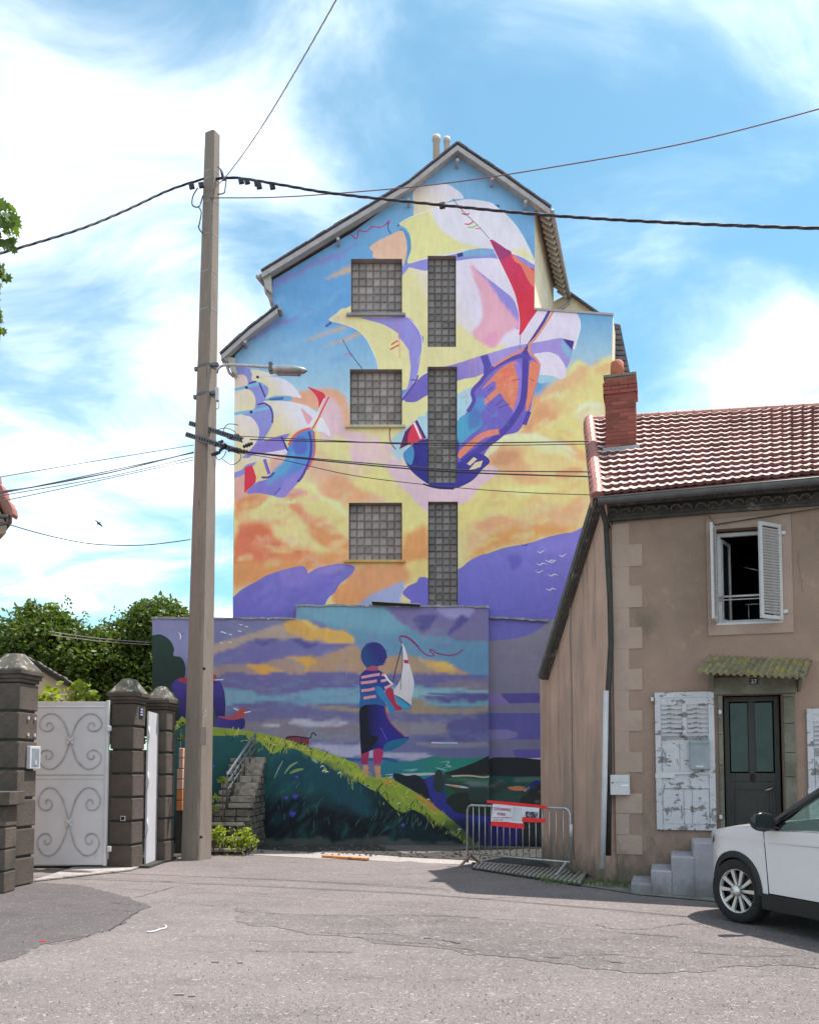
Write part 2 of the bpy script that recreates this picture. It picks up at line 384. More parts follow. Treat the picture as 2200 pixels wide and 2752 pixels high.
for p in ([(930,1140),(1080,1060),(1125,1045),(1125,1080),(960,1140)], [(750,1635),(900,1570),(1060,1505),(1090,1520),(850,1610)], [(920,1670),(1080,1600),(1200,1550),(1240,1560),(1090,1620)]):
    S(V1, (190,165,125), p, 7, .4, .9)
K(V1, (170,40,150), [(1130,800),(1160,835),(1180,820),(1190,775),(1250,780),(1290,745),(1370,745),(1425,695),(1415,730)], 3.2)
K(V1, (50,60,120), [(1412,715),(1415,760),(1438,800)], 2.4)
# --- clouds of the lower half
S(ID, (222,203,132), [(560,1180),(700,1130),(900,1110),(1100,1100),(1200,1200),(1480,1090),(1560,1020),(1600,985),(1640,965),(1760,990),(1760,1800),(560,1800)], 26, 1)
S(V4, (224,206,120), [(1250,290),(1290,215),(1330,190),(1390,225),(1430,240),(1480,200),(1530,168),(1590,200),(1640,600),(1100,700)], 10, .7)
S(V4, (212,178,120), [(1300,230),(1400,240),(1360,330),(1200,420),(1180,600),(1050,680),(960,640),(1050,500),(1100,380)], 34, 1)
S(V4, (205,170,110), [(1440,200),(1560,180),(1590,240),(1480,270)], 14, 1, .7)
S(V4, (226,214,160), [(1330,560),(1340,510),(1400,475),(1480,485),(1520,540),(1510,650),(1400,670),(1340,640)], 16, .8)
S(V4, (205,160,100), [(1000,420),(1110,480),(1200,560),(1160,660),(1000,690),(930,690),(980,560)], 26, 1)
S(V4, (214,206,112), [(1090,640),(1300,590),(1420,700),(1400,860),(1200,760),(1050,700)], 34, 1)
S(V4, (222,196,120), [(640,900),(700,800),(820,715),(940,700),(1080,720),(1200,760),(1330,830),(1370,880),(1380,1000),(1200,1060),(800,1080),(640,1070)], 10, .7)
S(V4, (228,216,150), [(760,740),(940,705),(1150,750),(1260,800),(1350,880),(1180,860),(1000,800),(850,770)], 18, .9)
S(V4, (205,165,110), [(700,800),(900,800),(940,900),(1050,1000),(1150,1030),(1000,1060),(740,950)], 30, 1.2)
S(V4, (200,150,105), [(1150,740),(1380,820),(1400,900),(1260,840)], 18, 1, .6)
S(V4, (222,205,110), [(480,1200),(620,1090),(900,1060),(1380,1060),(1360,1200),(1100,1180),(900,1300),(480,1420)], 40, 1.2)
S(V4, (216,176,120), [(540,1400),(700,1290),(900,1320),(1100,1240),(1350,1200),(1330,1330),(1000,1400),(700,1500),(560,1560)], 46, 1.2)
S(V4, (218,158,75), [(540,1620),(620,1500),(800,1400),(960,1350),(1150,1350),(1320,1370),(1280,1420),(1090,1450),(900,1500),(700,1560)], 30, 1)
S(V3, ((205,155,115), (780,1040), (214,175,140), (900,1240)), [(560,510),(620,465),(700,425),(800,402),(900,420),(990,470),(1025,560),(1040,700),(960,720),(880,620),(800,580)], 9, .6)
S(V3, (205,182,190), [(860,500),(920,520),(990,620),(1000,720),(1120,740),(1230,790),(1370,880),(1450,1000),(1600,1100),(1640,1360),(1500,1280),(1420,1140),(1320,1040),(1100,1030),(1030,960),(960,830),(800,800),(800,600)], 16, 1)
S(V3, (226,208,132), [(930,765),(990,790),(1030,870),(1045,1010),(960,1040),(860,1000),(780,900),(800,790),(870,830)], 18, .9)
S(V3, (216,176,140), [(770,900),(860,960),(1000,1060),(1150,1040),(1300,1200),(1240,1330),(1000,1280),(760,1150),(700,1060)], 40, 1)
S(V3, (214,160,110), [(820,1120),(950,1080),(1130,1130),(1220,1250),(1050,1330),(850,1280)], 34, 1.1)
S(V3, (224,206,118), [(1040,1030),(1320,1030),(1430,1180),(1630,1400),(1630,1520),(1440,1620),(1400,1320),(1150,1200)], 24, 1)
S(V3, (205,165,150), [(150,1040),(240,1010),(240,1230),(150,1290)], 16, .8)
S(V3, (206,165,145), [(420,960),(560,900),(500,1010),(430,1080)], 12, .5)
S(V3, (220,140,80), [(150,1290),(230,1240),(330,1220),(400,1250),(330,1310),(200,1370),(150,1440)], 14, 1)
S(V3, (205,150,140), [(530,1250),(580,1180),(640,1160),(700,1200),(710,1240),(620,1260)], 10, .7)
S(V3, (224,206,122), [(595,1165),(660,1135),(740,1150),(790,1200),(830,1250),(950,1300),(1020,1400),(1000,1510),(850,1480),(700,1360),(760,1290),(720,1240),(680,1190),(610,1180)], 14, 1)
S(V3, (226,206,130), [(330,1320),(440,1250),(600,1290),(640,1380),(800,1500),(1000,1560),(1010,1640),(760,1640),(560,1540),(400,1440),(250,1440),(160,1500),(150,1440)], 24, 1.1)
S(V3, (218,158,110), [(540,1300),(640,1310),(720,1380),(860,1440),(900,1510),(760,1500),(640,1420)], 22, 1.1)
S(V3, (214,148,80), [(700,1440),(820,1500),(1020,1580),(1020,1660),(860,1640),(740,1560)], 20, 1.1)
S(V3, (208,118,75), [(145,1500),(250,1450),(350,1445),(440,1500),(500,1580),(640,1640),(760,1690),(800,1800),(500,1820),(145,1840)], 22, 1.1)
S(V3, (214,150,80), [(145,1750),(400,1740),(700,1690),(1020,1680),(1020,1800),(600,1850),(145,1960)], 34, 1)
S(V3, (206,150,75), [(1440,1560),(1540,1520),(1640,1490),(1640,1780),(1440,1860)], 26, .8)
S(L2, (216,196,110), [(550,40),(720,20),(720,150),(620,180),(545,200)], 14, .6)
S(L2, (206,152,95), [(130,70),(540,60),(540,210),(380,280),(200,360),(0,360),(0,260),(90,180)], 20, .8)
S(L2, (222,150,80), [(0,260),(130,200),(220,260),(180,350),(0,370)], 20, .8)
S(L2, (145,165,205), [(170,365),(330,260),(530,195),(500,330),(480,370)], 8, .3)
A.dabs(ID, [(228,210,140),(214,176,120),(206,150,90),(224,206,110),(212,186,160)], [(640,1300),(930,1320),(930,1560),(640,1560)], 90, 26, 8, -12, .5, 3)
A.dabs(ID, [(228,212,150),(214,190,115),(206,164,105),(224,206,110)], [(1240,1340),(1560,1280),(1540,1430),(1240,1520)], 80, 26, 8, -10, .45, 4)
A.dabs(ID, [(228,212,160),(214,190,115),(206,164,110),(230,220,150)], [(1320,1180),(1570,1180),(1580,1020),(1480,1060)], 70, 20, 8, -20, .45, 5)
A.dabs(ID, [(228,212,150),(214,180,140),(206,174,170),(230,214,130)], [(800,1240),(1130,1330),(1100,1160),(900,1180)], 60, 24, 8, 15, .4, 6)
CLD = [(V4, (232,222,176), [(640,905),(700,810),(820,722),(940,704),(1080,722),(1200,765),(1320,830),(1290,838),(1180,790),(1060,750),(930,732),(820,760),(720,850)]), (V4, (236,226,186), [(1335,560),(1345,508),(1400,474),(1480,486),(1500,520),(1420,500),(1370,530)]),
    (V4, (228,214,140), [(1255,290),(1290,218),(1330,192),(1386,226),(1340,222),(1300,260)]), (V4, (228,214,140), [(1432,240),(1482,200),(1530,170),(1585,200),(1530,196),(1480,226)]), (V4, (200,152,98), [(940,640),(1010,560),(1100,500),(1130,540),(1060,610),(980,680)]),
    (V4, (196,146,100), [(760,850),(880,830),(900,880),(820,930),(740,920)]), (V4, (200,150,96), [(1180,980),(1280,940),(1370,960),(1300,1010),(1200,1020)]), (V4, (230,218,130), [(800,1100),(1000,1070),(1180,1090),(1100,1120),(900,1140)]), (V4, (208,160,106), [(620,1340),(760,1290),(880,1330),(760,1370),(640,1390)]),
    (V3, (232,218,150), [(600,1165),(660,1138),(740,1150),(786,1195),(800,1240),(760,1215),(720,1180),(660,1165),(620,1180)]), (V3, (232,218,146), [(340,1320),(440,1256),(560,1280),(620,1300),(540,1310),(440,1300),(380,1330)]), (V3, (200,110,66), [(180,1520),(280,1470),(360,1480),(420,1540),(330,1560),(220,1560)]),
    (V3, (204,144,86), [(720,1450),(800,1490),(900,1540),(960,1580),(860,1570),(760,1520)]), (V3, (232,218,150), [(820,1240),(950,1300),(1015,1380),(990,1400),(920,1330),(830,1280)]), (V3, (206,140,90), [(560,1310),(620,1320),(680,1370),(640,1390),(580,1360)]), (V3, (210,186,180), [(1060,830),(1200,840),(1300,900),(1260,960),(1120,930)])]
for vw_, c_, q_ in CLD: A.soft(vw_, c_, q_, 9, .5, .85)
# --- hills at the foot of the upper wall
H(L1, ((116,122,206), (800,1500), (98,102,190), (800,1660)), [(600,320),(650,300),(720,240),(830,180),(930,125),(1100,75),(1190,62),(1222,100),(1228,118),(1300,78),(1450,45),(1540,50),(1590,72),(1560,130),(1470,205),(1440,260),(1360,360),(1360,640),(600,640)])
S(L1, (140,128,208), [(1000,110),(1190,70),(1200,160),(1050,210)], 16, .8, .6)
S(L1, (150,140,195), [(1300,90),(1480,50),(1500,90),(1300,150)], 12, .8, .6)
H(V4, ((116,122,208), (1350,1430), (98,102,194), (1300,1660)), [(180,1770),(300,1740),(340,1690),(420,1690),(500,1660),(560,1610),(640,1570),(700,1555),(800,1520),(900,1500),(1000,1480),(1090,1450),(1160,1430),(1290,1408),(1460,1420),(1460,2300),(200,2300)])
H(L2, (104,104,194), [(525,280),(545,235),(600,200),(760,170),(760,500),(660,400),(600,340)])
S(V4, (88,86,182), [(820,1590),(900,1560),(940,1600),(880,1680)], 14, .8, .7)
S(V4, (124,128,216), [(1050,1500),(1200,1470),(1240,1520),(1100,1560)], 16, .8, .6)
for x, y in ((960,1500),(1070,1548),(1060,1690),(1150,1620),(1225,1575)):
    K(V4, (220,220,235) if x > 1000 else (60,60,90), [(x-30,y-8),(x-8,y+4),(x+6,y-2),(x+30,y-18)], 2.2, 3, True)
for x, y in ((1660,20),(1590,45),(1680,130),(1665,240)):
    K(L2, (225,225,240), [(x-40,y-6),(x-8,y+8),(x+10,y-6),(x+44,y+4)], 2.6, 3, True)
# --- the great ship
S(V4, (150,200,210), [(0,740),(60,690),(180,600),(260,540),(260,760),(170,760),(90,840),(80,900),(20,850)], 8, .3)
H(V4, (150,200,212), [(470,410),(590,350),(640,330),(580,400),(580,480),(545,550),(470,620)])
H(V4, (204,184,192), [(-20,890),(80,910),(150,1000),(260,1080),(450,1095),(560,1060),(660,960),(720,930),(770,980),(650,1070),(600,1130),(540,1190),(400,1240),(260,1250),(170,1180),(90,1090),(-10,990)])
H(V2, (130,134,208), [(60,1040),(120,947),(250,915),(450,875),(520,850),(560,840),(700,835),(760,845),(1018,930),(1060,1060),(900,1100),(480,960),(250,1020)])
S(V2, (108,170,208), [(500,865),(560,845),(700,842),(760,870),(640,885),(520,900)], 8, .3)
H(V2, (60,60,120), [(470,870),(510,866),(516,896),(476,905)], False)
H(V1, (72,144,190), [(1500,770),(1560,785),(1595,850),(1592,940),(1560,1030),(1520,1000)])
H(V1, (212,176,146), [(1270,905),(1320,862),(1420,812),(1515,772),(1545,810),(1562,890),(1552,990),(1530,1045),(1500,1000),(1310,985),(1300,940)])
C2 = H(V2, ((228,208,138), (1120,640), (218,212,226), (1260,640)), [(60,665),(130,622),(280,568),(380,522),(470,502),(560,490),(700,512),(750,545),(830,612),(900,692),(960,790),(1005,880),(1030,960),(940,908),(860,880),(700,842),(560,850),(450,880),(250,915),(120,947),(143,850),(138,760),(110,700)])
S(V2, (228,210,135), [(70,670),(280,580),(340,690),(430,760),(540,810),(680,835),(560,850),(300,900),(130,940),(143,800)], 10, .4, clip=C2)
S(V2, (216,211,228), [(290,570),(400,525),(480,505),(700,520),(900,700),(990,880),(880,870),(700,830),(540,800),(430,755),(340,680)], 12, .3, clip=C2)
S(V2, (228,212,150), [(850,860),(960,850),(1020,940),(940,905)], 10, .3, clip=C2)
C1 = H(V2, ((214,208,226), (1180,480), (224,204,165), (1120,560)), [(155,455),(190,415),(250,395),(330,385),(395,386),(455,415),(505,455),(515,488),(440,492),(300,560),(170,610),(165,530)])
S(V2, (226,204,165), [(160,490),(260,520),(300,560),(165,610)], 10, .3, clip=C1)
C3 = H(V2, ((226,206,140), (1130,860), (212,206,224), (1260,800)), [(85,1030),(250,1003),(360,950),(480,932),(600,915),(760,915),(860,1000),(980,1200),(1080,1260),(1180,1270),(1290,1275),(1340,1330),(1350,1400),(1330,1480),(1305,1565),(1230,1482),(1100,1500),(950,1525),(850,1545),(700,1590),(560,1632),(440,1672),(255,1700),(80,1700)], True, 3)
A.hard(V1, (228,208,140), [(958,1466),(1010,1418),(1060,1375),(1130,1352),(1540,1115),(1560,1400),(1700,1500),(1700,2200),(1560,2000),(1440,2060),(1345,1868),(1330,1790),(1290,1690),(1240,1600),(1180,1542),(1080,1500)])
S(V2, (227,207,142), [(85,1035),(170,1020),(200,1100),(255,1200),(400,1330),(480,1380),(580,1460),(700,1520),(830,1530),(700,1600),(440,1680),(80,1700)], 12, .3, clip=C3)
H(V2, (134,134,210), [(585,975),(700,1062),(800,1140),(868,1200),(903,1280),(916,1370),(905,1420),(820,1330),(720,1180),(640,1060)])
S(V2, (240,158,174), [(572,962),(600,975),(650,1040),(700,1090),(760,1180),(830,1270),(905,1370),(910,1405),(820,1440),(745,1535),(670,1530),(570,1450),(640,1380),(650,1290),(625,1150),(590,1060)], 9, .3, clip=C3)
S(V2, (228,140,175), [(640,1500),(760,1430),(745,1540),(690,1535)], 12, .3, .8, clip=C3)
# purple folds
H(V1, (134,136,210), [(1200,1445),(1400,1445),(1560,1440),(1630,1510),(1672,1590),(1675,1700),(1640,1800),(1610,1900),(1600,2040),(1540,2120),(1510,2060),(1590,1960),(1580,1750),(1560,1650),(1480,1560),(1380,1500),(1260,1465)])
H(V3, (134,136,210), [(1410,0),(1590,0),(1590,90),(1575,190),(1550,320),(1500,400),(1440,500),(1435,480),(1480,400),(1500,280),(1500,150),(1450,60)])
H(V4, ((150,140,210), (1300,960), (104,96,184), (1200,1060)), [(430,215),(560,175),(700,130),(850,90),(960,68),(1100,42),(1230,25),(1295,100),(1240,250),(1200,150),(1130,125),(1060,130),(900,150),(670,275),(480,325),(255,435),(170,480),(110,478),(88,455),(180,335),(255,272)])
H(V4, (228,208,140), [(85,470),(110,478),(180,475),(255,432),(480,325),(600,300),(690,265),(620,350),(560,378),(480,418),(255,548),(150,622),(5,735),(-40,780),(-80,790),(-60,700),(0,600)])
K(V3, (80,66,150), [(1440,500),(1500,420),(1545,350),(1560,310)], 4)
K(V3, (80,66,150), [(1500,345),(1560,350)], 3)
H(V4, (214,206,226), [(1015,150),(1060,128),(1130,122),(1190,150),(1230,200),(1250,260),(1230,312),(1150,300),(1060,285)])
H(V4, (140,196,212), [(1055,285),(1190,305),(1110,340),(1050,340)])
H(V4, (80,74,170), [(635,150),(690,138),(718,220),(660,290),(660,220)], False)
H(V4, (62,58,140), [(1225,25),(1306,44),(1290,108),(1250,60)], False)
S(V4, (110,180,208), [(1200,50),(1240,60),(1290,130),(1260,160)], 6, .2)
H(V4, ((112,104,196), (1200,1050), (92,84,180), (1300,1300)), [(940,120),(870,150),(780,190),(700,240),(640,330),(575,405),(590,470),(540,550),(475,612),(255,740),(180,762),(130,800),(88,845),(100,900),(150,975),(250,1055),(330,1085),(450,1096),(540,1062),(600,1022),(660,950),(705,905),(665,855),(755,740),(820,712),(900,692),(940,640),(990,540),(1012,440),(1045,330),(1064,215),(1030,165),(985,118)])
H(V4, ((60,160,196), (1230,1120), (76,128,196), (1290,1060)), [(475,615),(550,550),(590,480),(620,440),(665,445),(690,500),(640,560),(650,640),(560,720),(475,785)])
S(V4, (70,110,180), [(540,560),(600,520),(650,600),(560,680)], 14, .5, .7)
H(V4, (236,122,84), [(905,205),(870,190),(780,240),(712,310),(650,385),(700,370),(742,332),(750,378),(700,430),(668,498),(770,418),(805,455),(890,557),(912,480),(915,330)])
S(V4, (214,90,72), [(760,260),(860,230),(870,300),(800,330)], 12, .7, .6)
K(V4, (110,104,200), [(660,400),(740,340)], 12)
K(V4, (236,130,90), [(670,480),(760,400)], 14)
H(V4, (238,120,84), [(1000,182),(1058,222),(1042,330),(1005,450),(975,545),(960,520),(975,350),(985,240)])
K(V4, (134,118,208), [(895,200),(928,330),(915,450),(885,560)], 15)
K(V4, (74,64,160), [(960,110),(955,330),(938,480),(880,590),(800,690),(700,770),(580,850),(500,900)], 17)
K(V4, (74,64,160), [(950,640),(985,545)], 12)
K(V4, (86,72,164), [(990,180),(960,150),(870,165),(770,210),(690,270),(640,335),(582,402),(592,470),(548,548)], 11)
K(V4, (236,130,92), [(960,95),(870,140),(780,190),(730,225)], 6)
K(V4, (236,130,92), [(1062,215),(1030,165),(985,120),(985,80)], 6)
K(V4, (240,122,80), [(478,868),(560,790),(660,715),(770,688)], 17)
H(V4, ((58,56,150), (1250,1230), (46,46,134), (1150,1290)), [(475,905),(560,860),(640,845),(705,900),(650,960),(560,1050),(450,1092),(330,1084),(250,1052),(150,972),(110,900),(150,800),(190,760),(255,742),(475,742)])
H(V4, (52,140,190), [(88,848),(150,795),(165,850),(150,920),(120,915)])
for q in ([(540,920),(590,870),(615,885),(565,930)], [(556,962),(600,910),(655,895),(640,940),(600,955)]): H(V4, (218,198,150), q, False)
K(V4, (40,36,100), [(230,1062),(330,1090),(450,1096)], 5)
for q in ([(750,500),(800,460)], [(770,520),(850,490)], [(860,325),(920,315)], [(990,310),(1020,330)], [(690,400),(730,365)]): K(V4, (60,52,110), q, 1.6)
H(V4, (206,36,72), [(180,608),(240,740),(120,785),(60,815),(100,690)], False)
H(V4, (92,40,92), [(150,640),(120,720),(120,785),(60,815),(100,690)], False)
K(V4, (235,235,245), [(165,625),(215,740)], 5); K(V4, (46,46,120), [(180,610),(245,738)], 6)
K(V3, (130,70,90), [(1350,690),(1340,760),(1350,830),(1390,885)], 3)
H(V2, ((184,42,100), (1330,670), (204,28,62), (1400,800)), [(705,788),(725,780),(780,815),(830,852),(900,912),(980,972),(1022,1012),(1022,1252),(1046,1276),(990,1360),(930,1452),(912,1446),(918,1350),(892,1200),(850,1090),(800,985),(740,860)])
H(V2, (236,112,84), [(862,878),(920,925),(1022,1012),(1022,1112),(985,1080),(950,1010),(925,960),(880,930)])
H(V2, (150,52,110), [(722,800),(800,835),(860,872),(780,925),(738,848)])
K(V2, (225,215,230), [(705,790),(740,862),(800,985),(850,1090),(890,1195),(915,1340),(912,1445)], 1.6)
K(V2, (60,60,70), [(440,485),(500,560),(580,640),(640,700),(700,770)], 1.6)
for q, c in (([(525,665),(560,668),(590,645)], (200,40,50)), ([(545,690),(585,690),(620,668)], (120,190,60)), ([(505,590),(535,600),(560,590)], (160,50,70)), ([(600,700),(635,700)], (210,120,120)), ([(500,575),(520,575)], (220,120,120))): K(V2, c, q, 3.4)
K(V2, (78,66,150), [(1135,1275),(1090,1360),(1020,1470),(955,1570)], 8)
K(V2, (236,140,100), [(1160,1285),(1110,1365),(1030,1480),(985,1530),(990,1570)], 6)
K(V2, (110,100,150), [(925,1450),(915,1560)], 1.6)
K(V1, (200,36,40), [(1440,1655),(1470,1635),(1492,1625)], 3.6); K(V1, (200,36,40), [(1430,1692),(1470,1672),(1500,1655)], 3.6)
K(V1, (210,110,110), [(1478,1470),(1500,1600),(1505,1760)], 1.6)
for q in ([(570,180),(555,310)], [(600,170),(608,320)], [(545,430),(535,490)], [(520,380),(535,440),(500,445)]): K(V4, (206,130,130), q, 1.3)
K(V1, (60,60,110), [(1065,1615),(1110,1700),(1160,1770),(1215,1840)], 2.2)
K(V1, (200,60,150), [(1075,1745),(1110,1720),(1130,1750)], 2.4)
H(V1, (60,60,150), [(925,1510),(970,1475),(985,1490),(940,1522)], False)
H(V1, (60,60,140), [(1480,740),(1500,720),(1500,740)], False); H(V2, (52,56,110), [(740,525),(775,535),(770,550)], False)
# highlights along the sail edges, planking, soft shade in the paint
for vw_, c_, q_, w_ in ((V2, (238,232,240), [(60,665),(130,622),(280,568),(380,522)], 2.2), (V2, (240,234,240), [(560,490),(700,512),(750,545),(830,612),(900,692),(960,790),(1005,880)], 2.4), (V2, (238,226,210), [(120,947),(250,915),(450,880),(560,850)], 2), (V2, (240,236,244), [(85,1030),(250,1003),(360,950),(480,932),(600,915),(750,915)], 2.4),
    (V1, (240,226,190), [(958,1466),(1080,1500),(1180,1542),(1240,1600),(1290,1690),(1330,1790),(1345,1868)], 2.2), (V1, (238,228,210), [(1560,1440),(1630,1510),(1672,1590),(1675,1700),(1640,1800)], 2), (V2, (244,240,246), [(1345,1340),(1350,1400),(1330,1480),(1305,1560)], 2.6), (V2, (242,236,240), [(165,600),(160,455),(190,415),(250,395),(395,386),(455,415),(512,455)], 2)):
    K(vw_, c_, q_, w_, 4, True)
for k in range(7):
    K(V4, (84,78,180), [(640 + k*14, 400 + k*52), (700 + k*10, 470 + k*40), (770 + k*4, 520 + k*26)], 1.3, 4, True)
for k in range(5):
    K(V4, (206,92,70), [(800 + k*16, 300 + k*40), (850 + k*10, 290 + k*46), (905, 280 + k*52)], 1.5, 4, True)
A.dabs(V4, [(70,150,200),(96,110,204),(120,120,216),(60,120,190)], [(480,620),(640,460),(860,600),(760,720),(500,800)], 26, 12, 4, -40, .45, 15, 4)
A.dabs(V4, [(246,140,96),(220,100,76),(250,156,110)], [(720,330),(880,220),(910,330),(890,520),(780,410)], 22, 12, 4, -35, .45, 16, 4)
A.dabs(ID, [(96,164,212),(76,146,198),(120,184,220)], [(640,960),(920,720),(930,980),(700,1040)], 50, 36, 9, -24, .28, 17, 8)
A.dabs(L4, [(104,104,200),(120,118,214),(90,88,184)], [(760,-260),(1200,-400),(1300,-760),(900,-700)], 60, 30, 9, -20, .35, 18, 6)
A.dabs(L1, [(110,108,200),(126,122,212),(94,92,184)], [(700,400),(760,250),(1100,100),(1440,100),(1340,400)], 50, 30, 9, -25, .35, 19, 6)
# --- the little ship
H(V3, (126,140,206), [(100,270),(270,270),(280,330),(330,370),(405,400),(400,440),(420,560),(442,640),(432,715),(390,790),(330,860),(300,1000),(100,1060)])
H(V3, (214,196,180), [(120,330),(190,305),(232,320),(247,370),(225,400),(120,412)])
H(V3, ((220,204,190), (620,1060), (228,206,160), (660,1110)), [(120,440),(200,415),(268,428),(300,475),(306,530),(280,580),(120,602)])
H(V3, ((218,206,205), (690,1130), (228,206,158), (640,1200)), [(120,635),(230,622),(290,650),(330,720),(330,790),(290,860),(250,900),(190,960),(120,1050)])
H(V3, ((224,204,160), (660,1240), (214,204,222), (760,1220)), [(120,1060),(160,960),(250,950),(300,925),(540,868),(556,900),(500,935),(380,965),(240,1000),(200,1040)])
K(V3, (104,180,208), [(120,424),(180,415),(245,398),(320,380),(370,380)], 7.5)
K(V3, (104,180,208), [(120,615),(200,600),(270,590),(410,562)], 8)
H(V3, ((226,206,170), (690,1010), (218,210,225), (740,1010)), [(268,272),(330,270),(400,290),(460,305),(400,318),(320,330),(275,348),(280,300)])
H(V3, ((228,206,160), (730,1055), (218,210,226), (765,1030)), [(280,350),(330,330),(430,320),(520,340),(590,385),(640,450),(658,487),(560,470),(450,470),(385,492),(410,440),(400,405),(350,365)])
H(V3, (100,168,205), [(372,505),(450,475),(560,470),(592,492),(560,512),(470,508)])
H(V3, (58,110,176), [(420,490),(520,480),(510,502),(420,505)])
H(V3, ((228,204,150), (750,1150), (220,212,224), (800,1110)), [(365,512),(500,508),(600,520),(700,545),(750,578),(786,612),(762,670),(728,718),(650,732),(560,757),(470,782),(400,812),(340,852),(380,790),(422,720),(445,650),(448,600),(422,548)])
H(V3, (240,156,170), [(655,565),(700,600),(742,640),(725,680),(706,690),(680,630)])
K(V3, (66,58,150), [(375,525),(420,560),(438,620),(435,680)], 4.5); K(V3, (66,58,150), [(335,372),(360,430),(382,480)], 4.5); K(V3, (60,54,140), [(320,538),(375,525)], 4)
K(V3, (60,54,140), [(255,375),(310,358)], 4)
for x, y in ((322,325), (236,406), (272,595)): H(V3, (46,50,120), [(x-9,y-9),(x+9,y-9),(x+9,y+9),(x-9,y+9)])
H(V3, (222,216,228), [(810,635),(850,690),(876,740),(882,782),(830,750),(770,735)])
H(V3, (204,34,72), [(705,400),(760,418),(845,466),(800,567),(788,500),(750,440)])
H(V3, ((66,140,208), (780,1230), (122,122,206), (720,1300)), [(560,860),(600,790),(650,750),(730,722),(762,765),(766,870),(745,962),(700,1042),(640,1122),(560,1222),(520,1256),(430,1240),(330,1222),(235,1222),(310,1142),(400,1112),(470,1062),(530,970),(552,900)])
H(V3, ((126,124,208), (0,1260), (140,134,214), (0,1330)), [(640,1050),(560,1100),(500,1180),(448,1238),(520,1255),(590,1190),(660,1100),(700,1000)])
S(V3, (74,160,205), [(430,1080),(540,960),(600,900),(600,980),(520,1080),(400,1160)], 7, .4)
S(V3, (82,96,190), [(600,800),(700,780),(700,900),(620,930)], 7, .4, .8)
H(V3, (128,120,204), [(330,835),(420,800),(560,762),(545,800),(520,840),(540,880),(300,925),(240,945),(280,870)])
K(V3, (66,56,150), [(505,785),(530,840),(556,895)], 5)
K(V3, (110,98,196), [(375,960),(390,1010),(412,1075)], 9); K(V3, (74,70,160), [(352,1100),(410,1098),(450,1060)], 6)
K(V3, (216,84,84), [(562,852),(600,785),(660,742),(732,720)], 6.5); K(V3, (216,84,84), [(755,745),(764,870),(745,965),(705,1040)], 5)
K(V3, (74,68,164), [(718,745),(736,850),(722,960),(670,1085),(630,1135)], 6.5)
K(V3, (206,50,80), [(872,478),(830,560),(790,645),(745,725)], 4); K(V3, (236,232,240), [(838,490),(800,570),(775,650)], 3)
H(V3, (206,34,70), [(222,1022),(280,1004),(312,1100),(305,1142),(262,1182),(220,1222)], False)
K(V3, (40,40,90), [(450,1238),(500,1180)], 2)
# --- right-hand panel at the foot of the main wall
H(ID, ((128,132,150), (0,1700), (112,116,150), (0,2030)), rect(1290, 1663, 1700, 2400), False)
H(L2, ((100,104,186), (0,1660), (104,108,192), (0,1720)), [(1150,455),(1680,455),(1650,485),(1560,560),(1440,612),(1300,632),(1150,625)], True, 3)
for c, q in (((86,80,160), [(1280,1045),(1560,1042),(1620,1070),(1620,1118),(1350,1122),(1300,1080)]), ((128,118,184), [(1150,1060),(1260,1052),(1330,1110),(1340,1130),(1150,1135)]),
             ((88,92,166), [(1150,1198),(1700,1198),(1700,1400),(1150,1402)]), ((120,120,176), [(1150,1325),(1330,1325),(1405,1345),(1405,1385),(1330,1400),(1150,1402)]),
             ((92,88,170), [(1370,1485),(1420,1478),(1700,1480),(1700,1545),(1400,1548)]), ((112,112,168), [(1150,1475),(1360,1480),(1370,1520),(1330,1548),(1150,1552)])):
    A.hard(L2, c, q, False)
H(L2, (190,190,205), [(1490,1548),(1700,1545),(1700,1580),(1560,1568)])
H(L4, (40,46,50), [(940,300),(975,235),(1100,228),(1240,235),(1400,270),(1400,420),(940,400)])
H(L4, (24,86,80), [(950,370),(1150,365),(1400,372),(1400,450),(950,450)])
S(L4, (90,130,120), [(1150,375),(1330,370),(1320,390),(1150,395)], 4, .3, .7)
H(L4, (52,72,66), [(950,430),(1120,430),(1260,440),(1420,420),(1420,900),(950,900)], True)
H(L4, (190,120,80), [(1100,440),(1180,432),(1240,445),(1210,465),(1130,462)]); K(L4, (150,160,190), [(1215,470),(1240,450),(1310,420)], 5)
H(L4, (44,44,130), [(1150,550),(1240,500),(1260,420),(1310,390),(1340,430),(1300,480),(1250,490),(1200,560)])
S(L4, (44,84,76), [(960,500),(1120,470),(1220,520),(1100,560),(960,560)], 6, .4)
H(L4, (46,52,50), [(1180,560),(1230,500),(1290,440),(1420,420),(1420,960),(1180,960)])
H(L4, (42,42,112), [(900,640),(1190,640),(1200,900),(900,900)], False)
S(L4, (22,26,34), [(880,880),(1500,870),(1500,1100),(880,1100)], 20, 1)
A.dabs(L4, [(30,70,66),(60,90,80),(36,40,44),(110,130,120)], [(960,380),(1320,380),(1320,540),(960,540)], 30, 10, 2.5, 0, .6, 8, 3)

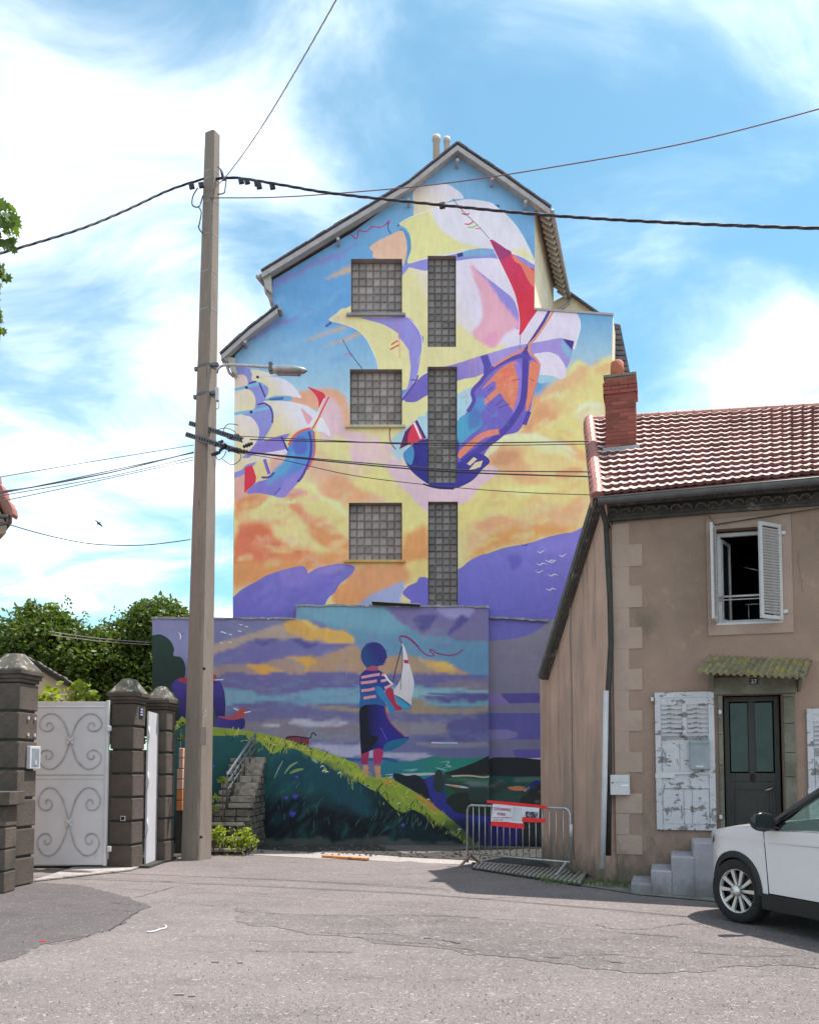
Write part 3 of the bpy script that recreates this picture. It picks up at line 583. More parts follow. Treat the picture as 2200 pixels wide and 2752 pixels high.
# --- the lower wall, standing a little forward of the tall one
LW = [(410, 2330), (409, 1661), (795, 1661), (797, 1626), (1100, 1625), (1312, 1629), (1315, 2330)]
B = Paint(LW, 20.2, (), 7); B.ka = np.array((1.16, 1.14, 1.14))
H, S, K = B.hard, B.soft, B.stroke
H(ID, ((122,124,170), (0,1660), (104,106,154), (0,1990)), BIG, False)
S(ID, (140,142,190), [(400,1650),(500,1650),(520,1760),(420,1800)], 30, 1, .7)
H(L1, ((104,150,178), (0,1640), (96,146,186), (0,1800)), [(1100,490),(1125,440),(1130,340),(3200,340),(3200,1000),(1640,1010),(1600,700),(1560,600),(1400,540),(1300,480)])
S(ID, (120,176,196), [(1100,1620),(800,1625),(900,1680),(1080,1700)], 30, .5, .5)
S(L2, ((124,112,168), (0,1640), (126,116,160), (0,1710)), [(440,360),(450,440),(510,505),(640,575),(800,612),(950,622),(1260,645),(1260,360)], 8, .8)
S(L2, (156,146,200), [(800,380),(1050,372),(1050,450),(900,470),(840,450)], 6, .4)
S(L2, (92,84,150), [(600,465),(790,440),(740,520),(690,575),(640,540)], 8, .5); S(L2, (92,84,150), [(940,465),(990,435),(1030,485),(900,580),(860,595),(920,520)], 6, .4)
S(L1, (176,154,140), [(420,700),(600,640),(800,580),(900,542),(1060,490),(1150,468),(1250,485),(1350,560),(1450,550),(1550,600),(1585,665),(1460,655),(1300,642),(1100,632),(850,642),(650,702),(420,780)], 9, .7)
S(L1, (216,162,62), [(1040,505),(1150,472),(1250,487),(1340,560),(1450,550),(1545,600),(1582,664),(1460,650),(1300,635),(1120,600)], 7, .6)
S(L1, (226,190,90), [(1180,480),(1260,490),(1350,565),(1370,600),(1250,540)], 6, .5, .8); S(L1, (226,190,90), [(1400,555),(1500,580),(1560,640),(1460,600)], 6, .4, .8)
S(L1, (112,108,170), [(420,790),(650,700),(850,632),(1300,642),(1560,682),(1400,742),(1060,772),(850,802),(420,840)], 9, .7)
S(L1, (84,80,150), [(1110,630),(1310,650),(1200,690)], 7, .6, .9); S(L1, (84,80,150), [(820,628),(1010,636),(880,690)], 7, .6, .8)
S(L1, ((150,132,140), (500,1780), (178,142,112), (960,1780)), [(420,850),(850,802),(1060,770),(1400,740),(1590,680),(1660,740),(1700,895),(1580,910),(420,935)], 9, .7)
S(L1, (216,158,52), [(760,828),(900,808),(1000,860),(1130,912),(1100,928),(880,920),(850,870)], 8, .5); S(L1, (216,158,52), [(1060,772),(1200,757),(1330,808),(1425,882),(1180,902),(1220,862),(1180,812)], 8, .5)
S(L2, (182,144,114), [(-200,900),(-40,760),(60,700),(170,680),(240,850),(400,770),(550,745),(700,785),(850,808),(950,868),(1030,906),(600,905)], 7, .5)
S(L2, (222,168,62), [(640,760),(740,790),(860,805),(945,868),(1028,905),(830,885),(720,850)], 7, .4); S(L2, (230,190,84), [(760,815),(860,812),(930,860),(820,850)], 5, .3, .8)
S(L2, (222,168,62), [(-200,560),(20,550),(90,570),(150,640),(100,660),(-100,640)], 6, .4)
S(ID, ((108,102,160), (0,1815), (104,98,156), (0,1850)), rect(380, 1814, 1290, 1856), 8, .8)
S(L1, (108,158,186), [(480,1025),(820,1020),(840,1055),(1000,1060),(1400,1000),(1900,990),(2400,1000),(2400,1100),(1900,1150),(480,1150)], 9, .7)
S(L1, (104,98,152), [(830,1110),(1100,1108),(1100,1135),(840,1135)], 5, .4)
S(ID, ((104,100,154), (0,1900), (112,106,152), (0,1945)), rect(380, 1897, 1330, 1945), 8, .7)
S(ID, (130,120,136), rect(560, 1940, 1000, 1988), 9, .8); S(L2, (138,128,142), [(380,1270),(800,1270),(880,1300),(870,1350),(600,1370),(400,1400)], 8, .6)
S(L1, (168,144,96), [(1270,1148),(1620,1160),(1620,1185),(1450,1182)], 5, .4)
S(L2, (134,118,140), [(800,960),(1250,950),(1250,1050),(1150,1030),(820,1000)], 7, .6); S(L2, (136,180,192), [(420,1010),(1100,1020),(1200,1040),(1180,1055),(700,1060),(420,1090)], 6, .5)
S(L2, (160,138,112), [(380,1190),(600,1085),(700,1090),(760,1150),(1250,1150),(1250,1190)], 7, .5); S(L2, (92,86,150), [(710,1060),(780,1042),(1250,1052),(1250,1105),(760,1110),(712,1090)], 6, .5)
S(L2, (104,166,182), [(740,1120),(1250,1110),(1250,1140),(760,1145)], 5, .4)
S(L2, (94,90,150), [(860,1280),(1250,1200),(1250,1420),(700,1420),(660,1400),(860,1370)], 8, .6); S(L2, (138,132,150), [(700,1430),(1250,1425),(1250,1460),(690,1460)], 6, .5)
S(L1, (176,172,192), [(1090,1275),(1190,1245),(1530,1268),(1480,1300),(1130,1290)], 5, .6); S(L1, (190,190,205), [(870,1290),(1000,1288),(1000,1300),(870,1300)], 4, .4)
S(L1, (170,166,196), [(1240,1440),(1640,1440),(1720,1500),(1700,1520),(1500,1500),(1300,1470)], 6, .7)
S(L2, (170,166,196), [(-60,1450),(190,1455),(380,1500),(780,1530),(640,1560),(380,1545),(0,1530)], 7, .6); K(L2, (190,190,210), [(745,1425),(850,1428),(945,1428)], 4)
B.dabs(ID, [(120,118,170),(100,96,150),(140,136,176),(108,150,180),(150,140,150)], [(560,1820),(1300,1820),(1300,2010),(560,2010)], 170, 34, 4, 0, .4, 11, 4)
B.dabs(ID, [(150,142,160),(120,118,170),(170,150,140),(110,150,180)], [(560,1670),(1240,1650),(1240,1820),(560,1820)], 90, 24, 5, -10, .32, 12, 5)
# sea, far land
H(L2, ((26,112,150), (980,2040), (28,128,116), (1180,2050)), [(380,1565),(530,1572),(640,1560),(760,1530),(860,1545),(1100,1540),(1260,1535),(1260,1700),(380,1700)])
K(L2, (30,90,150), [(0,1545),(200,1560),(380,1550),(480,1572)], 8)
for q in ([(800,1580),(880,1570),(860,1600),(900,1610),(830,1620)], [(520,1640),(640,1632),(560,1650)], [(780,1620),(860,1640)]): K(L2, (120,180,180), q, 3.5, 3, True)
K(L4, (176,186,190), [(230,350),(420,350),(560,346),(640,352)], 7, 4, True)
H(L4, (40,44,48), [(650,350),(740,310),(860,265),(960,218),(990,222),(1010,330),(1010,352)])
H(L4, ((52,72,66), (0,2080), (44,62,60), (0,2200)), [(560,352),(1020,350),(1020,640),(640,640),(560,420)], False)
K(L4, (196,170,150), [(700,362),(820,358),(930,370),(980,358)], 4); K(L4, (186,186,200), [(650,420),(720,432),(780,440),(820,446)], 6, 4, True); K(L4, (200,140,90), [(690,428),(760,440)], 4)
S(L4, (34,110,84), [(680,378),(990,380),(990,400),(760,410),(690,400)], 4, .4); S(L4, (110,128,130), [(780,400),(930,395),(990,420),(850,430)], 5, .5, .7)
S(L4, (34,86,66), [(600,450),(680,440),(720,500),(660,540),(600,520)], 5, .4)
H(L4, ((52,56,150), (0,2110), (44,46,124), (0,2280)), [(200,380),(330,400),(500,380),(560,358),(600,362),(640,400),(650,480),(690,560),(760,620),(1020,640),(1020,980),(910,940),(200,700)])
H(L4, (34,40,54), [(280,350),(330,345),(380,360),(440,352),(490,380),(520,430),(540,500),(560,560),(450,540),(330,440)])
H(L4, (44,62,60), [(570,400),(580,340),(605,316),(632,335),(640,400),(636,470),(600,480),(572,440)])
H(L4, (42,48,46), [(660,540),(700,495),(760,478),(820,485),(840,540),(1020,560),(1020,640),(760,630),(690,580)])
# trees and animals at left
H(L1, ((40,66,60), (0,1720), (30,46,44), (0,1880)), [(0,610),(30,598),(90,590),(160,632),(195,700),(190,752),(250,768),(282,835),(275,925),(240,1000),(300,1500),(0,1500)])
H(L1, ((72,60,150), (0,1830), (40,34,96), (0,1930)), [(175,1000),(200,950),(235,930),(330,930),(560,960),(560,1300),(260,1300),(230,1150)])
H(L1, (160,50,60), [(232,930),(290,925),(420,960),(420,1000),(240,955)])
H(L1, (52,44,110), [(440,920),(490,900),(520,910),(515,940),(500,990),(450,1010)]); H(L1, (176,62,60), [(485,905),(515,900),(520,925),(495,945)]); K(L1, (220,220,230), [(505,942),(575,938)], 2.6)
H(L1, (44,80,62), [(470,1120),(500,1150),(520,1250),(500,1300),(440,1300),(440,1120)])
H(L1, ((76,62,160), (560,1940), (50,44,120), (640,1955)), [(505,1290),(530,1230),(600,1240),(680,1240),(735,1240),(742,1290),(715,1322),(600,1312),(520,1308)])
H(L1, (176,70,76), [(530,1220),(640,1222),(690,1175),(740,1148),(748,1175),(730,1230),(650,1250),(580,1240)])
K(L1, (220,220,235), [(655,1160),(690,1175)], 2.6); K(L1, (220,220,235), [(735,1195),(785,1185)], 2.6)
H(L1, (120,52,70), [(1050,1395),(1090,1372),(1200,1385),(1235,1392),(1228,1452),(1195,1448),(1100,1415)]); K(L1, (46,30,50), [(1060,1392),(1120,1378),(1200,1386),(1245,1390),(1258,1358),(1275,1352),(1290,1372)], 3.2)
K(L1, (110,90,170), [(215,580),(250,590),(275,575)], 3.5, 3, True); K(L1, (225,225,235), [(225,575),(245,595),(240,630)], 3.5, 3, True); K(L1, (120,110,180), [(600,520),(578,560),(572,610)], 5, 3, True); K(L1, (235,235,240), [(550,570),(575,572),(600,585)], 3, 3, True)
for x, y in ((710,515),(755,530),(630,590),(560,655),(630,650),(700,565)): K(L1, (225,225,235), [(x-16,y-5),(x,y),(x+16,y+2)], 2, 3, True)
# grass hill
H(ID, ((138,156,20), (560,1980), (136,160,30), (1200,2230)), L1([(200,1300),(350,1300),(480,1302),(600,1318),(720,1330),(850,1350),(1030,1392),(1200,1450),(1400,1510),(1560,1570),(1620,1600)]) + L2([(210,1650),(300,1690),(400,1690)]) + L4([(210,345),(330,412),(450,482),(560,562),(700,672),(800,762),(860,830),(920,905),(900,960)]) + [(1000,2330), (400,2330)], True, 3)
HILL = L1([(150,1370),(480,1372),(620,1372),(740,1368),(860,1425),(900,1460),(960,1512),(1050,1470),(1120,1472),(1200,1510),(1300,1562),(1420,1630),(1520,1700),(1600,1740)]) + L4([(30,400),(110,450),(180,480),(230,530),(300,600),(360,622),(420,600),(490,632),(600,692),(700,762),(760,820),(850,872),(905,905),(960,1100)]) + [(900,2400), (300,2400)]
H(ID, ((28,88,92), (700,2040), (26,40,48), (760,2250)), HILL, True, 3)
S(ID, (22,74,88), [(750,2030),(900,2060),(980,2130),(1000,2200),(860,2130),(760,2120)], 26, 1.2, .9)
S(ID, (20,78,88), [(1060,2215),(1180,2240),(1250,2300),(1100,2300)], 26, 1.2, .8)
S(ID, (20,22,36), [(700,2150),(900,2180),(1050,2290),(700,2310)], 30, 1.3, .9)
S(ID, (24,28,34), rect(380, 2215, 1330, 2420), 30, 1.2, .75)
S(ID, (120,120,110), rect(380, 2272, 1330, 2420), 8, 1.2, .35)
B.dabs(ID, [(168,176,20),(120,146,16),(186,186,40),(150,160,30)], [(640,1975),(760,1990),(900,2035),(1010,2080),(1090,2130),(1200,2210),(1250,2270),(1200,2240),(1080,2170),(980,2105),(860,2050),(740,2000)], 90, 14, 4, 25, .5, 23, 4)
B.dabs(ID, [(24,92,96),(36,104,100),(20,70,84),(30,60,80)], [(700,2030),(860,2070),(960,2125),(1060,2200),(1180,2270),(720,2270)], 120, 20, 5, -50, .38, 24, 5)
rr = random.Random(21)
for i in range(150):     # blades of grass along the dark side and at the crest
    t = rr.random(); k = int(t * (len(HILL) - 6)) ; x, y = HILL[2 + k % (len(HILL) - 6)]; x += rr.uniform(-26, 26); y += rr.uniform(-14, 22)
    l = rr.uniform(8, 22); a = rr.uniform(-.5, .9); c = rr.choice([(150,160,40), (24,60,60), (36,90,90), (186,180,60), (20,40,46)])
    K(ID, c, [(x, y), (x + l*a*.4, y - l*.6), (x + l*a, y - l)], rr.uniform(1.6, 3.4), 2, True)
for i in range(110):     # pale stems and leaves painted in the dark undergrowth
    x = rr.uniform(590, 1240); y0 = 2020 + max(0, (x - 700)) * .38; y = rr.uniform(y0 + 30, 2260)
    if y > 2255: continue
    l = rr.uniform(10, 34); a = rr.uniform(-.3, 1.2); c = rr.choice([(40,84,92), (70,110,116), (30,60,72), (26,52,60), (48,96,90)])
    K(ID, c, [(x, y), (x + l*a*.4, y - l*.5), (x + l*a, y - l)], rr.uniform(1.2, 2.6), 2, True)
for q, wd, c in (([(965,560),(1000,480),(1035,415)], 4, (130,150,130)), ([(1045,520),(1090,460),(1150,425)], 5.5, (130,160,110)), ([(1085,515),(1140,490),(1195,480)], 8, (120,150,80)), ([(1260,400),(1300,430)], 7, (120,170,160)), ([(1500,1500),(1560,1570)], 3, (60,110,110))):
    K(L3, c, q, wd, 4, True)
for x, y, s_ in ((1130,690,26),(1060,700,18),(1110,825,28),(1140,540,16),(500,455,14),(620,480,10),(1690,610,12),(350,710,14)):
    H(L3 if x != 350 else L4, (66,62,170), [(x-s_,y),(x-s_*.4,y-s_*.9),(x+s_*.2,y-s_*.4),(x+s_,y-s_*.5),(x+s_*.6,y+s_*.5),(x,y+s_),(x-s_*.7,y+s_*.5)]); H(L3 if x != 350 else L4, (130,120,210), [(x-3,y-3),(x+4,y-3),(x+3,y+4)])
for x, y in ((700,2056),(866,2060),(878,2075),(912,2078),(870,2072),(1050,2090),(1072,2160),(1234,2230),(1150,2150)): K(ID, (205,215,200), [(x-5,y+3),(x,y-2),(x+5,y+1)], 3, 2, True)
S(L4, (200,140,40), [(230,380),(270,400),(260,430),(220,410)], 4, .4, .8); S(L4, (204,140,50), [(430,490),(500,510),(600,600),(580,620),(480,560)], 7, .6, .75)
for i in range(60):
    t = rr.random(); x = 620 + 560*t; y = 1970 + 20*t + 190*t*t; K(ID, rr.choice([(176,176,40),(120,140,24),(196,190,70)]), [(x, y + rr.uniform(2, 22)), (x + rr.uniform(6, 20), y + rr.uniform(0, 22))], rr.uniform(1.5, 3), 2, True)
# the painted girl with the toy boat
H(L5, ((178,34,96), (0,2010), (150,30,80), (0,2050)), [(300,1560),(400,1560),(392,1640),(380,1720),(388,1740),(305,1740)], False); H(L5, (178,34,96), [(450,1520),(570,1500),(555,1640),(530,1740),(450,1740),(440,1640)], False)
H(ID, (196,140,90), L2([(215,1600),(255,1600),(258,1690),(235,1690),(225,1660)]), False); H(ID, (196,140,90), L2([(300,1605),(352,1605),(352,1690),(325,1715),(310,1660)]), False)
H(L5, ((24,28,44), (980,1960), (48,42,140), (1030,1960)), [(290,1085),(400,1050),(560,1060),(600,1180),(650,1270),(700,1340),(800,1420),(848,1425),(846,1450),(790,1510),(700,1560),(600,1590),(500,1560),(400,1590),(320,1620),(300,1600),(285,1300)], True)
H(L5, (28,30,44), [(292,1090),(360,1080),(380,1250),(400,1400),(500,1430),(430,1540),(340,1575),(305,1560),(288,1300)])
H(L5, (20,104,148), [(560,1590),(590,1500),(700,1460),(830,1440),(790,1510),(690,1570),(620,1590)])
K(L5, (134,26,76), [(575,1090),(600,1200),(660,1290),(730,1360),(800,1420)], 3.4); K(L5, (90,84,190), [(530,1320),(570,1400),(600,1460)], 2)
H(L5, ((44,52,140), (0,1810), (34,98,160), (0,1895)), [(300,700),(370,645),(500,650),(560,690),(620,740),(670,800),(640,860),(580,880),(540,960),(590,1060),(450,1045),(340,1060),(280,1085),(290,960),(285,780)])
for q in ([(305,738),(420,715),(520,700)], [(300,800),(400,790),(485,775)], [(305,890),(400,880),(460,865)], [(330,978),(400,965),(475,955)]): K(L5, (222,140,160), q, 7.5)
for q in ([(540,710),(590,700)], [(530,780),(600,765)], [(575,860),(640,830),(672,800)]): K(L5, (230,150,166), q, 7)
K(L5, (226,226,240), [(575,705),(620,770),(660,810)], 5)
H(L5, (180,70,100), [(365,600),(480,600),(495,650),(380,655)])
H(L5, ((36,80,140), (975,1770), (54,50,132), (1010,1750)), [(298,480),(310,420),(345,370),(400,335),(460,328),(520,345),(565,390),(590,440),(600,490),(580,550),(555,585),(490,608),(430,600),(370,622),(330,580),(305,530)])
for x, y in ((360,345),(590,420),(598,500),(578,560),(560,585),(540,590)): K(L5, (40,44,110), [(x,y),(x+12,y+6)], 3.4, 2, True)
K(L5, (44,44,90), [(772,375),(740,500),(700,650),(672,790)], 2.6)
H(L5, (150,24,84), [(795,535),(845,535),(855,578),(800,570)], False)
H(L5, ((220,214,222), (0,1740), (206,196,204), (0,1890)), [(775,350),(795,365),(820,430),(850,540),(875,630),(905,740),(915,800),(905,900),(888,980),(878,1060),(830,1030),(760,970),(690,940),(680,890),(720,830),(760,740),(785,600),(785,450)])
H(L5, (186,24,84), [(792,535),(845,532),(857,578),(800,570)], False)
K(L5, (80,76,110), [(775,360),(780,500),(775,640),(760,760),(760,880)], 1.8)
H(L5, (34,128,186), [(480,840),(530,850),(600,940),(660,1020),(720,1060),(880,1060),(862,1106),(780,1110),(672,1140),(650,1152),(615,1110),(610,1050),(540,990),(480,910)])
K(L5, (40,50,120), [(690,945),(770,985),(870,1060)], 3); H(L5, (40,150,200), [(700,960),(860,1060),(870,1090),(760,1080)])
H(L5, (176,36,82), [(580,890),(645,860),(672,880),(690,960),(712,1040),(770,1080),(760,1115),(700,1115),(670,1060),(610,980)])
K(L5, (150,24,100), [(772,340),(750,290),(758,262),(800,262),(870,300),(940,360),(1000,430),(1060,475),(1120,490),(1145,470),(1105,435),(1100,412),(1140,425),(1180,455),(1260,475),(1340,480),(1420,462),(1480,412)], 3.2)
K(L5, (150,24,100), [(760,258),(830,268),(900,320),(960,380)], 5)
# ------------------------------------------------------------------ materials
def rgb(*c): return lin(c)
M = {}
M['cream'] = mat('cream_render', (.62, .52, .38), .85, var=.12, scale=2.5, bump=.004, bscale=60, fine=.05)
M['verge'] = mat('verge_board', (.40, .355, .36), .7, var=.15, scale=4, bump=.002, bscale=30)
M['slate'] = mat('dark_roof_tile', (.12, .10, .115), .7, var=.3, scale=6, bump=.004, bscale=20, per_obj=.25)
M['soffit'] = mat('soffit_wood', (.42, .39, .36), .8, var=.15, scale=5)
M['reveal'] = mat('reveal_render', (.34, .30, .30), .85, var=.15, scale=6, fine=.08)
M['glassblock'] = mat('glass_block', (.27, .215, .205), .5, var=.2, scale=3, per_obj=.28, spec=.6, bump=.003, bscale=14, fine=.1)
M['glassblock2'] = mat('dark_glass_block', (.17, .14, .135), .5, var=.2, scale=3, per_obj=.3, spec=.6, bump=.003, bscale=14, fine=.1)
M['mortar'] = addmask(mat('block_mortar', (.19, .16, .155), .9, var=.2, scale=3), (.36, .34, .33), 1.6, .48, .58)
M['pipe'] = mat('grey_pipe', (.30, .26, .26), .5, var=.2, scale=10)
M['concrete'] = mat('concrete', (.30, .28, .25), .9, var=.15, scale=3, bump=.006, bscale=50, fine=.12)
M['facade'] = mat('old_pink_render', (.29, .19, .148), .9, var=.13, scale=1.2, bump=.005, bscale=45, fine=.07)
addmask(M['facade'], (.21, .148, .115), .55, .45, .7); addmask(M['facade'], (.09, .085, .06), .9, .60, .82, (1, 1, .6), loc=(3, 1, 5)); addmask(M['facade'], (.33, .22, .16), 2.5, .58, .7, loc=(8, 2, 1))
M['quoin'] = mat('quoin_render', (.35, .25, .205), .9, var=.10, scale=2, bump=.004, bscale=40, per_obj=.06, fine=.06); addmask(M['quoin'], (.24, .17, .125), 1.1, .55, .75)
M['surround'] = mat('surround_render', (.32, .222, .18), .9, var=.12, scale=2, bump=.004, bscale=40, fine=.06); addmask(M['surround'], (.16, .14, .12), 1.0, .58, .8)
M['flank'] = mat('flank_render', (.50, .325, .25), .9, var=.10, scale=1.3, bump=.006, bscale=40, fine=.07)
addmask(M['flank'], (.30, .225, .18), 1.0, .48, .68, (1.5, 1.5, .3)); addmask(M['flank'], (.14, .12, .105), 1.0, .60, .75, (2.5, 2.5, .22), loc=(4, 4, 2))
M['stained'] = mat('stained_tile', (.075, .068, .063), .9, var=.35, scale=5, bump=.012, bscale=18, fine=.15); addmask(M['stained'], (.22, .20, .19), 5, .56, .68)
M['rooftile'] = mat('roof_tile', (.60, .43, .40), .36, var=.25, scale=4, bump=.003, bscale=40, per_obj=.24, spec=.75, fine=.1); addmask(M['rooftile'], (.74, .62, .58), 9, .46, .64)
M['tilelip'] = mat('shaded_lip_clay', (.15, .055, .048), .8, var=.3, scale=20, per_obj=.2)  # darker clay colour paints the shade on each roof tile's lower lip
M['vergetile'] = mat('verge_tile', (.30, .12, .095), .55, var=.25, scale=6, per_obj=.2, bump=.003, bscale=40)
M['zinc'] = mat('zinc', (.12, .12, .125), .45, metal=.5, var=.2, scale=5)
M['brick'] = mat('brick', (.27, .070, .052), .85, var=.28, scale=9, bump=.006, bscale=60, per_obj=.3, fine=.12)
M['joint'] = mat('brick_mortar', (.21, .16, .14), .95, var=.2, scale=8)
M['pot'] = mat('clay_pot', (.42, .13, .07), .8, var=.2, scale=6, bump=.003)
M['lead'] = mat('lead_flashing', (.24, .24, .26), .6, var=.25, scale=5, bump=.01, bscale=9); 
M['white'] = mat('white_paint', (.50, .475, .49), .5, var=.07, scale=8, fine=.03)
M['peel'] = mat('peeling_white_paint', (.46, .44, .47), .6, var=.05, scale=8, bump=.003, bscale=30)
addmask(M['peel'], (.17, .15, .15), 4.2, .555, .575, (1, 1, 2.0), detail=14); addmask(M['peel'], (.20, .18, .18), 4.0, .60, .62, (2.6, 1, .6), detail=14, loc=(5, 2, 7)); addmask(M['peel'], (.36, .33, .33), 14, .62, .64, detail=8)
M['barewood'] = mat('bare_wood', (.17, .15, .145), .85, var=.25, scale=12, stretch=(1, 1, .2), bump=.004)
M['shutter'] = mat('old_white_shutter', (.46, .43, .43), .6, var=.08, scale=7, fine=.05); addmask(M['shutter'], (.25, .22, .21), 7, .64, .7)
M['doorwood'] = mat('dark_door', (.034, .030, .027), .6, var=.2, scale=5, stretch=(3, 3, .5), bump=.002)
M['doorglass'] = mat('green_glass', (.008, .03, .027), .3, var=.4, scale=3.5, spec=.5)
M['stone'] = mat('mossy_stone', (.15, .14, .11), .9, var=.25, scale=4, bump=.006, bscale=40, fine=.12); addmask(M['stone'], (.10, .095, .06), 2.2, .5, .7)
M['stepcon'] = mat('pale_step_concrete', (.32, .30, .33), .8, var=.10, scale=4, bump=.004, bscale=40, fine=.08); addmask(M['stepcon'], (.25, .25, .27), 3, .52, .7)
M['canopy'] = mat('mossy_fibre_cement', (.17, .145, .085), .9, var=.35, scale=7, bump=.01, bscale=20, fine=.15); addmask(M['canopy'], (.30, .23, .06), 4, .5, .68); addmask(M['canopy'], (.07, .065, .05), 6, .6, .75)
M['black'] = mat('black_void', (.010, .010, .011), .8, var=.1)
M['glass'] = mat('window_glass', (.02, .022, .025), .06, var=.2, spec=.8)
M['metalbox'] = mat('painted_metal', (.22, .24, .27), .4, var=.12, scale=7)
M['steel'] = mat('galvanised_steel', (.42, .43, .44), .4, metal=.75, var=.2, scale=14)
M['blackpipe'] = mat('black_pipe', (.03, .028, .026), .6, var=.3, scale=8)
M['dirtconc'] = mat('stained_concrete', (.17, .16, .14), .95, var=.25, scale=5, bump=.02, bscale=12, fine=.2); addmask(M['dirtconc'], (.07, .07, .045), 3, .5, .65)
M['moss'] = mat('moss', (.10, .11, .025), .95, var=.4, scale=9, bump=.02, bscale=30)

def grime(m, rgb_, top, loc=(0,0,0), amt=.85):
    t = m.node_tree; p = t.nodes['Principled BSDF']; L = t.links.new; src = p.inputs['Base Color'].links[0].from_socket
    g_ = N(t, 'ShaderNodeNewGeometry'); sp = N(t, 'ShaderNodeSeparateXYZ'); L(g_.outputs['Position'], sp.inputs[0])
    nz = N(t, 'ShaderNodeTexNoise'); nz.inputs['Scale'].default_value = 2.2; nz.inputs['Detail'].default_value = 9; nz.inputs['Roughness'].default_value = .7; mp = N(t, 'ShaderNodeMapping'); mp.inputs['Location'].default_value = loc; mp.inputs['Scale'].default_value = (1.4, 1.4, .8); L(g_.outputs['Position'], mp.inputs[0]); L(mp.outputs[0], nz.inputs['Vector'])
    a_ = N(t, 'ShaderNodeMapRange'); a_.inputs[1].default_value = top; a_.inputs[2].default_value = -.1; a_.inputs[3].default_value = -.35; a_.inputs[4].default_value = .35; L(sp.outputs[2], a_.inputs[0])
    ad = N(t, 'ShaderNodeMath', operation='ADD'); L(a_.outputs[0], ad.inputs[0]); L(nz.outputs['Fac'], ad.inputs[1])
    mr = N(t, 'ShaderNodeMapRange'); mr.inputs[1].default_value = .5; mr.inputs[2].default_value = .78; mr.inputs[4].default_value = amt; L(ad.outputs[0], mr.inputs[0])
    mx = N(t, 'ShaderNodeMix', data_type='RGBA'); L(mr.outputs[0], mx.inputs[0]); L(src, mx.inputs[6]); mx.inputs[7].default_value = (*rgb_, 1); L(mx.outputs[2], p.inputs['Base Color'])
grime(M['facade'], (.095, .085, .065), 1.5); grime(M['flank'], (.13, .115, .09), 1.1, (3, 1, 0)); grime(M['quoin'], (.12, .10, .075), 1.2, (5, 2, 1)); grime(M['stepcon'], (.13, .125, .115), .5, (1, 7, 1), .7)

# ------------------------------------------------------------------ ground
def ground_material(name, base, dark, coarse=1.0):
    m, t, p = newmat(name); L = t.links.new
    tcn = N(t, 'ShaderNodeTexCoord')
    def nz(sc, det, ro=.6, st=(1,1,1), lc=(0,0,0)):
        mp = N(t, 'ShaderNodeMapping'); mp.inputs['Scale'].default_value = st; mp.inputs['Location'].default_value = lc; L(tcn.outputs['Object'], mp.inputs[0])
        n = N(t, 'ShaderNodeTexNoise'); n.inputs['Scale'].default_value = sc; n.inputs['Detail'].default_value = det; n.inputs['Roughness'].default_value = ro; L(mp.outputs[0], n.inputs['Vector']); return n.outputs['Fac']
    def rr_(s, a, b, c, d):
        r = N(t, 'ShaderNodeMapRange'); [setattr(r.inputs[i+1], 'default_value', v) for i, v in enumerate((a, b, c, d))]; L(s, r.inputs[0]); return r.outputs[0]
    def mixc(f, a, b):
        x = N(t, 'ShaderNodeMix', data_type='RGBA'); L(f, x.inputs[0])
        for i, s in ((6, a), (7, b)):
            if isinstance(s, tuple): x.inputs[i].default_value = (*s, 1)
            else: L(s, x.inputs[i])
        return x.outputs[2]
    c = mixc(rr_(nz(.35, 7), .38, .64, 0, 1), base, dark)
    c = mixc(rr_(nz(1.1, 9, .74, (1, 2.0, 1)), .50, .70, 0, .6), c, tuple(v*.66 for v in dark))
    c = mixc(rr_(nz(.22, 6, .6, (1, 1.6, 1), (9, 2, 0)), .50, .66, 0, .55), c, tuple(v*1.2 for v in base))
    c = mixc(rr_(nz(7, 8, .8, (1, 1.6, 1), (2, 9, 0)), .60, .74, 0, .6), c, tuple(v*.55 for v in dark))
    c = mixc(rr_(nz(3.2, 6, .6, (1, 3, 1), (5, 5, 0)), .56, .74, 0, .5), c, tuple(v*1.35 for v in base))
    vo = N(t, 'ShaderNodeTexVoronoi'); vo.inputs['Scale'].default_value = 105 / coarse; L(tcn.outputs['Object'], vo.inputs['Vector'])
    sp = N(t, 'ShaderNodeSeparateColor'); L(vo.outputs['Color'], sp.inputs[0])
    c = mixc(rr_(sp.outputs[0], .88, .98, 0, .8), c, tuple(min(.8, v*1.7) for v in base))
    c = mixc(rr_(sp.outputs[1], .82, .97, 0, .75), c, tuple(v*.34 for v in dark))
    vo2 = N(t, 'ShaderNodeTexVoronoi'); vo2.inputs['Scale'].default_value = 44 / coarse; L(tcn.outputs['Object'], vo2.inputs['Vector'])
    s2 = N(t, 'ShaderNodeSeparateColor'); L(vo2.outputs['Color'], s2.inputs[0])
    c = mixc(rr_(s2.outputs[0], .955, .98, 0, .45), c, tuple(min(.8, v*2.4) for v in base))
    L(c, p.inputs['Base Color']); p.inputs['Roughness'].default_value = .88; p.inputs['Specular IOR Level'].default_value = .3
    b = N(t, 'ShaderNodeBump'); b.inputs['Distance'].default_value = .006 * coarse; b.inputs['Strength'].default_value = 1; L(vo.outputs['Distance'], b.inputs['Height'])
    b2 = N(t, 'ShaderNodeBump'); b2.inputs['Distance'].default_value = .05; L(nz(2.2, 5), b2.inputs['Height']); L(b.outputs[0], b2.inputs['Normal']); L(b2.outputs[0], p.inputs['Normal'])
    return m
M['asphalt'] = ground_material('old_asphalt', (.178, .150, .146), (.140, .118, .116))
M['asphalt_dark'] = ground_material('dark_asphalt_patch', (.105, .090, .091), (.082, .070, .071))
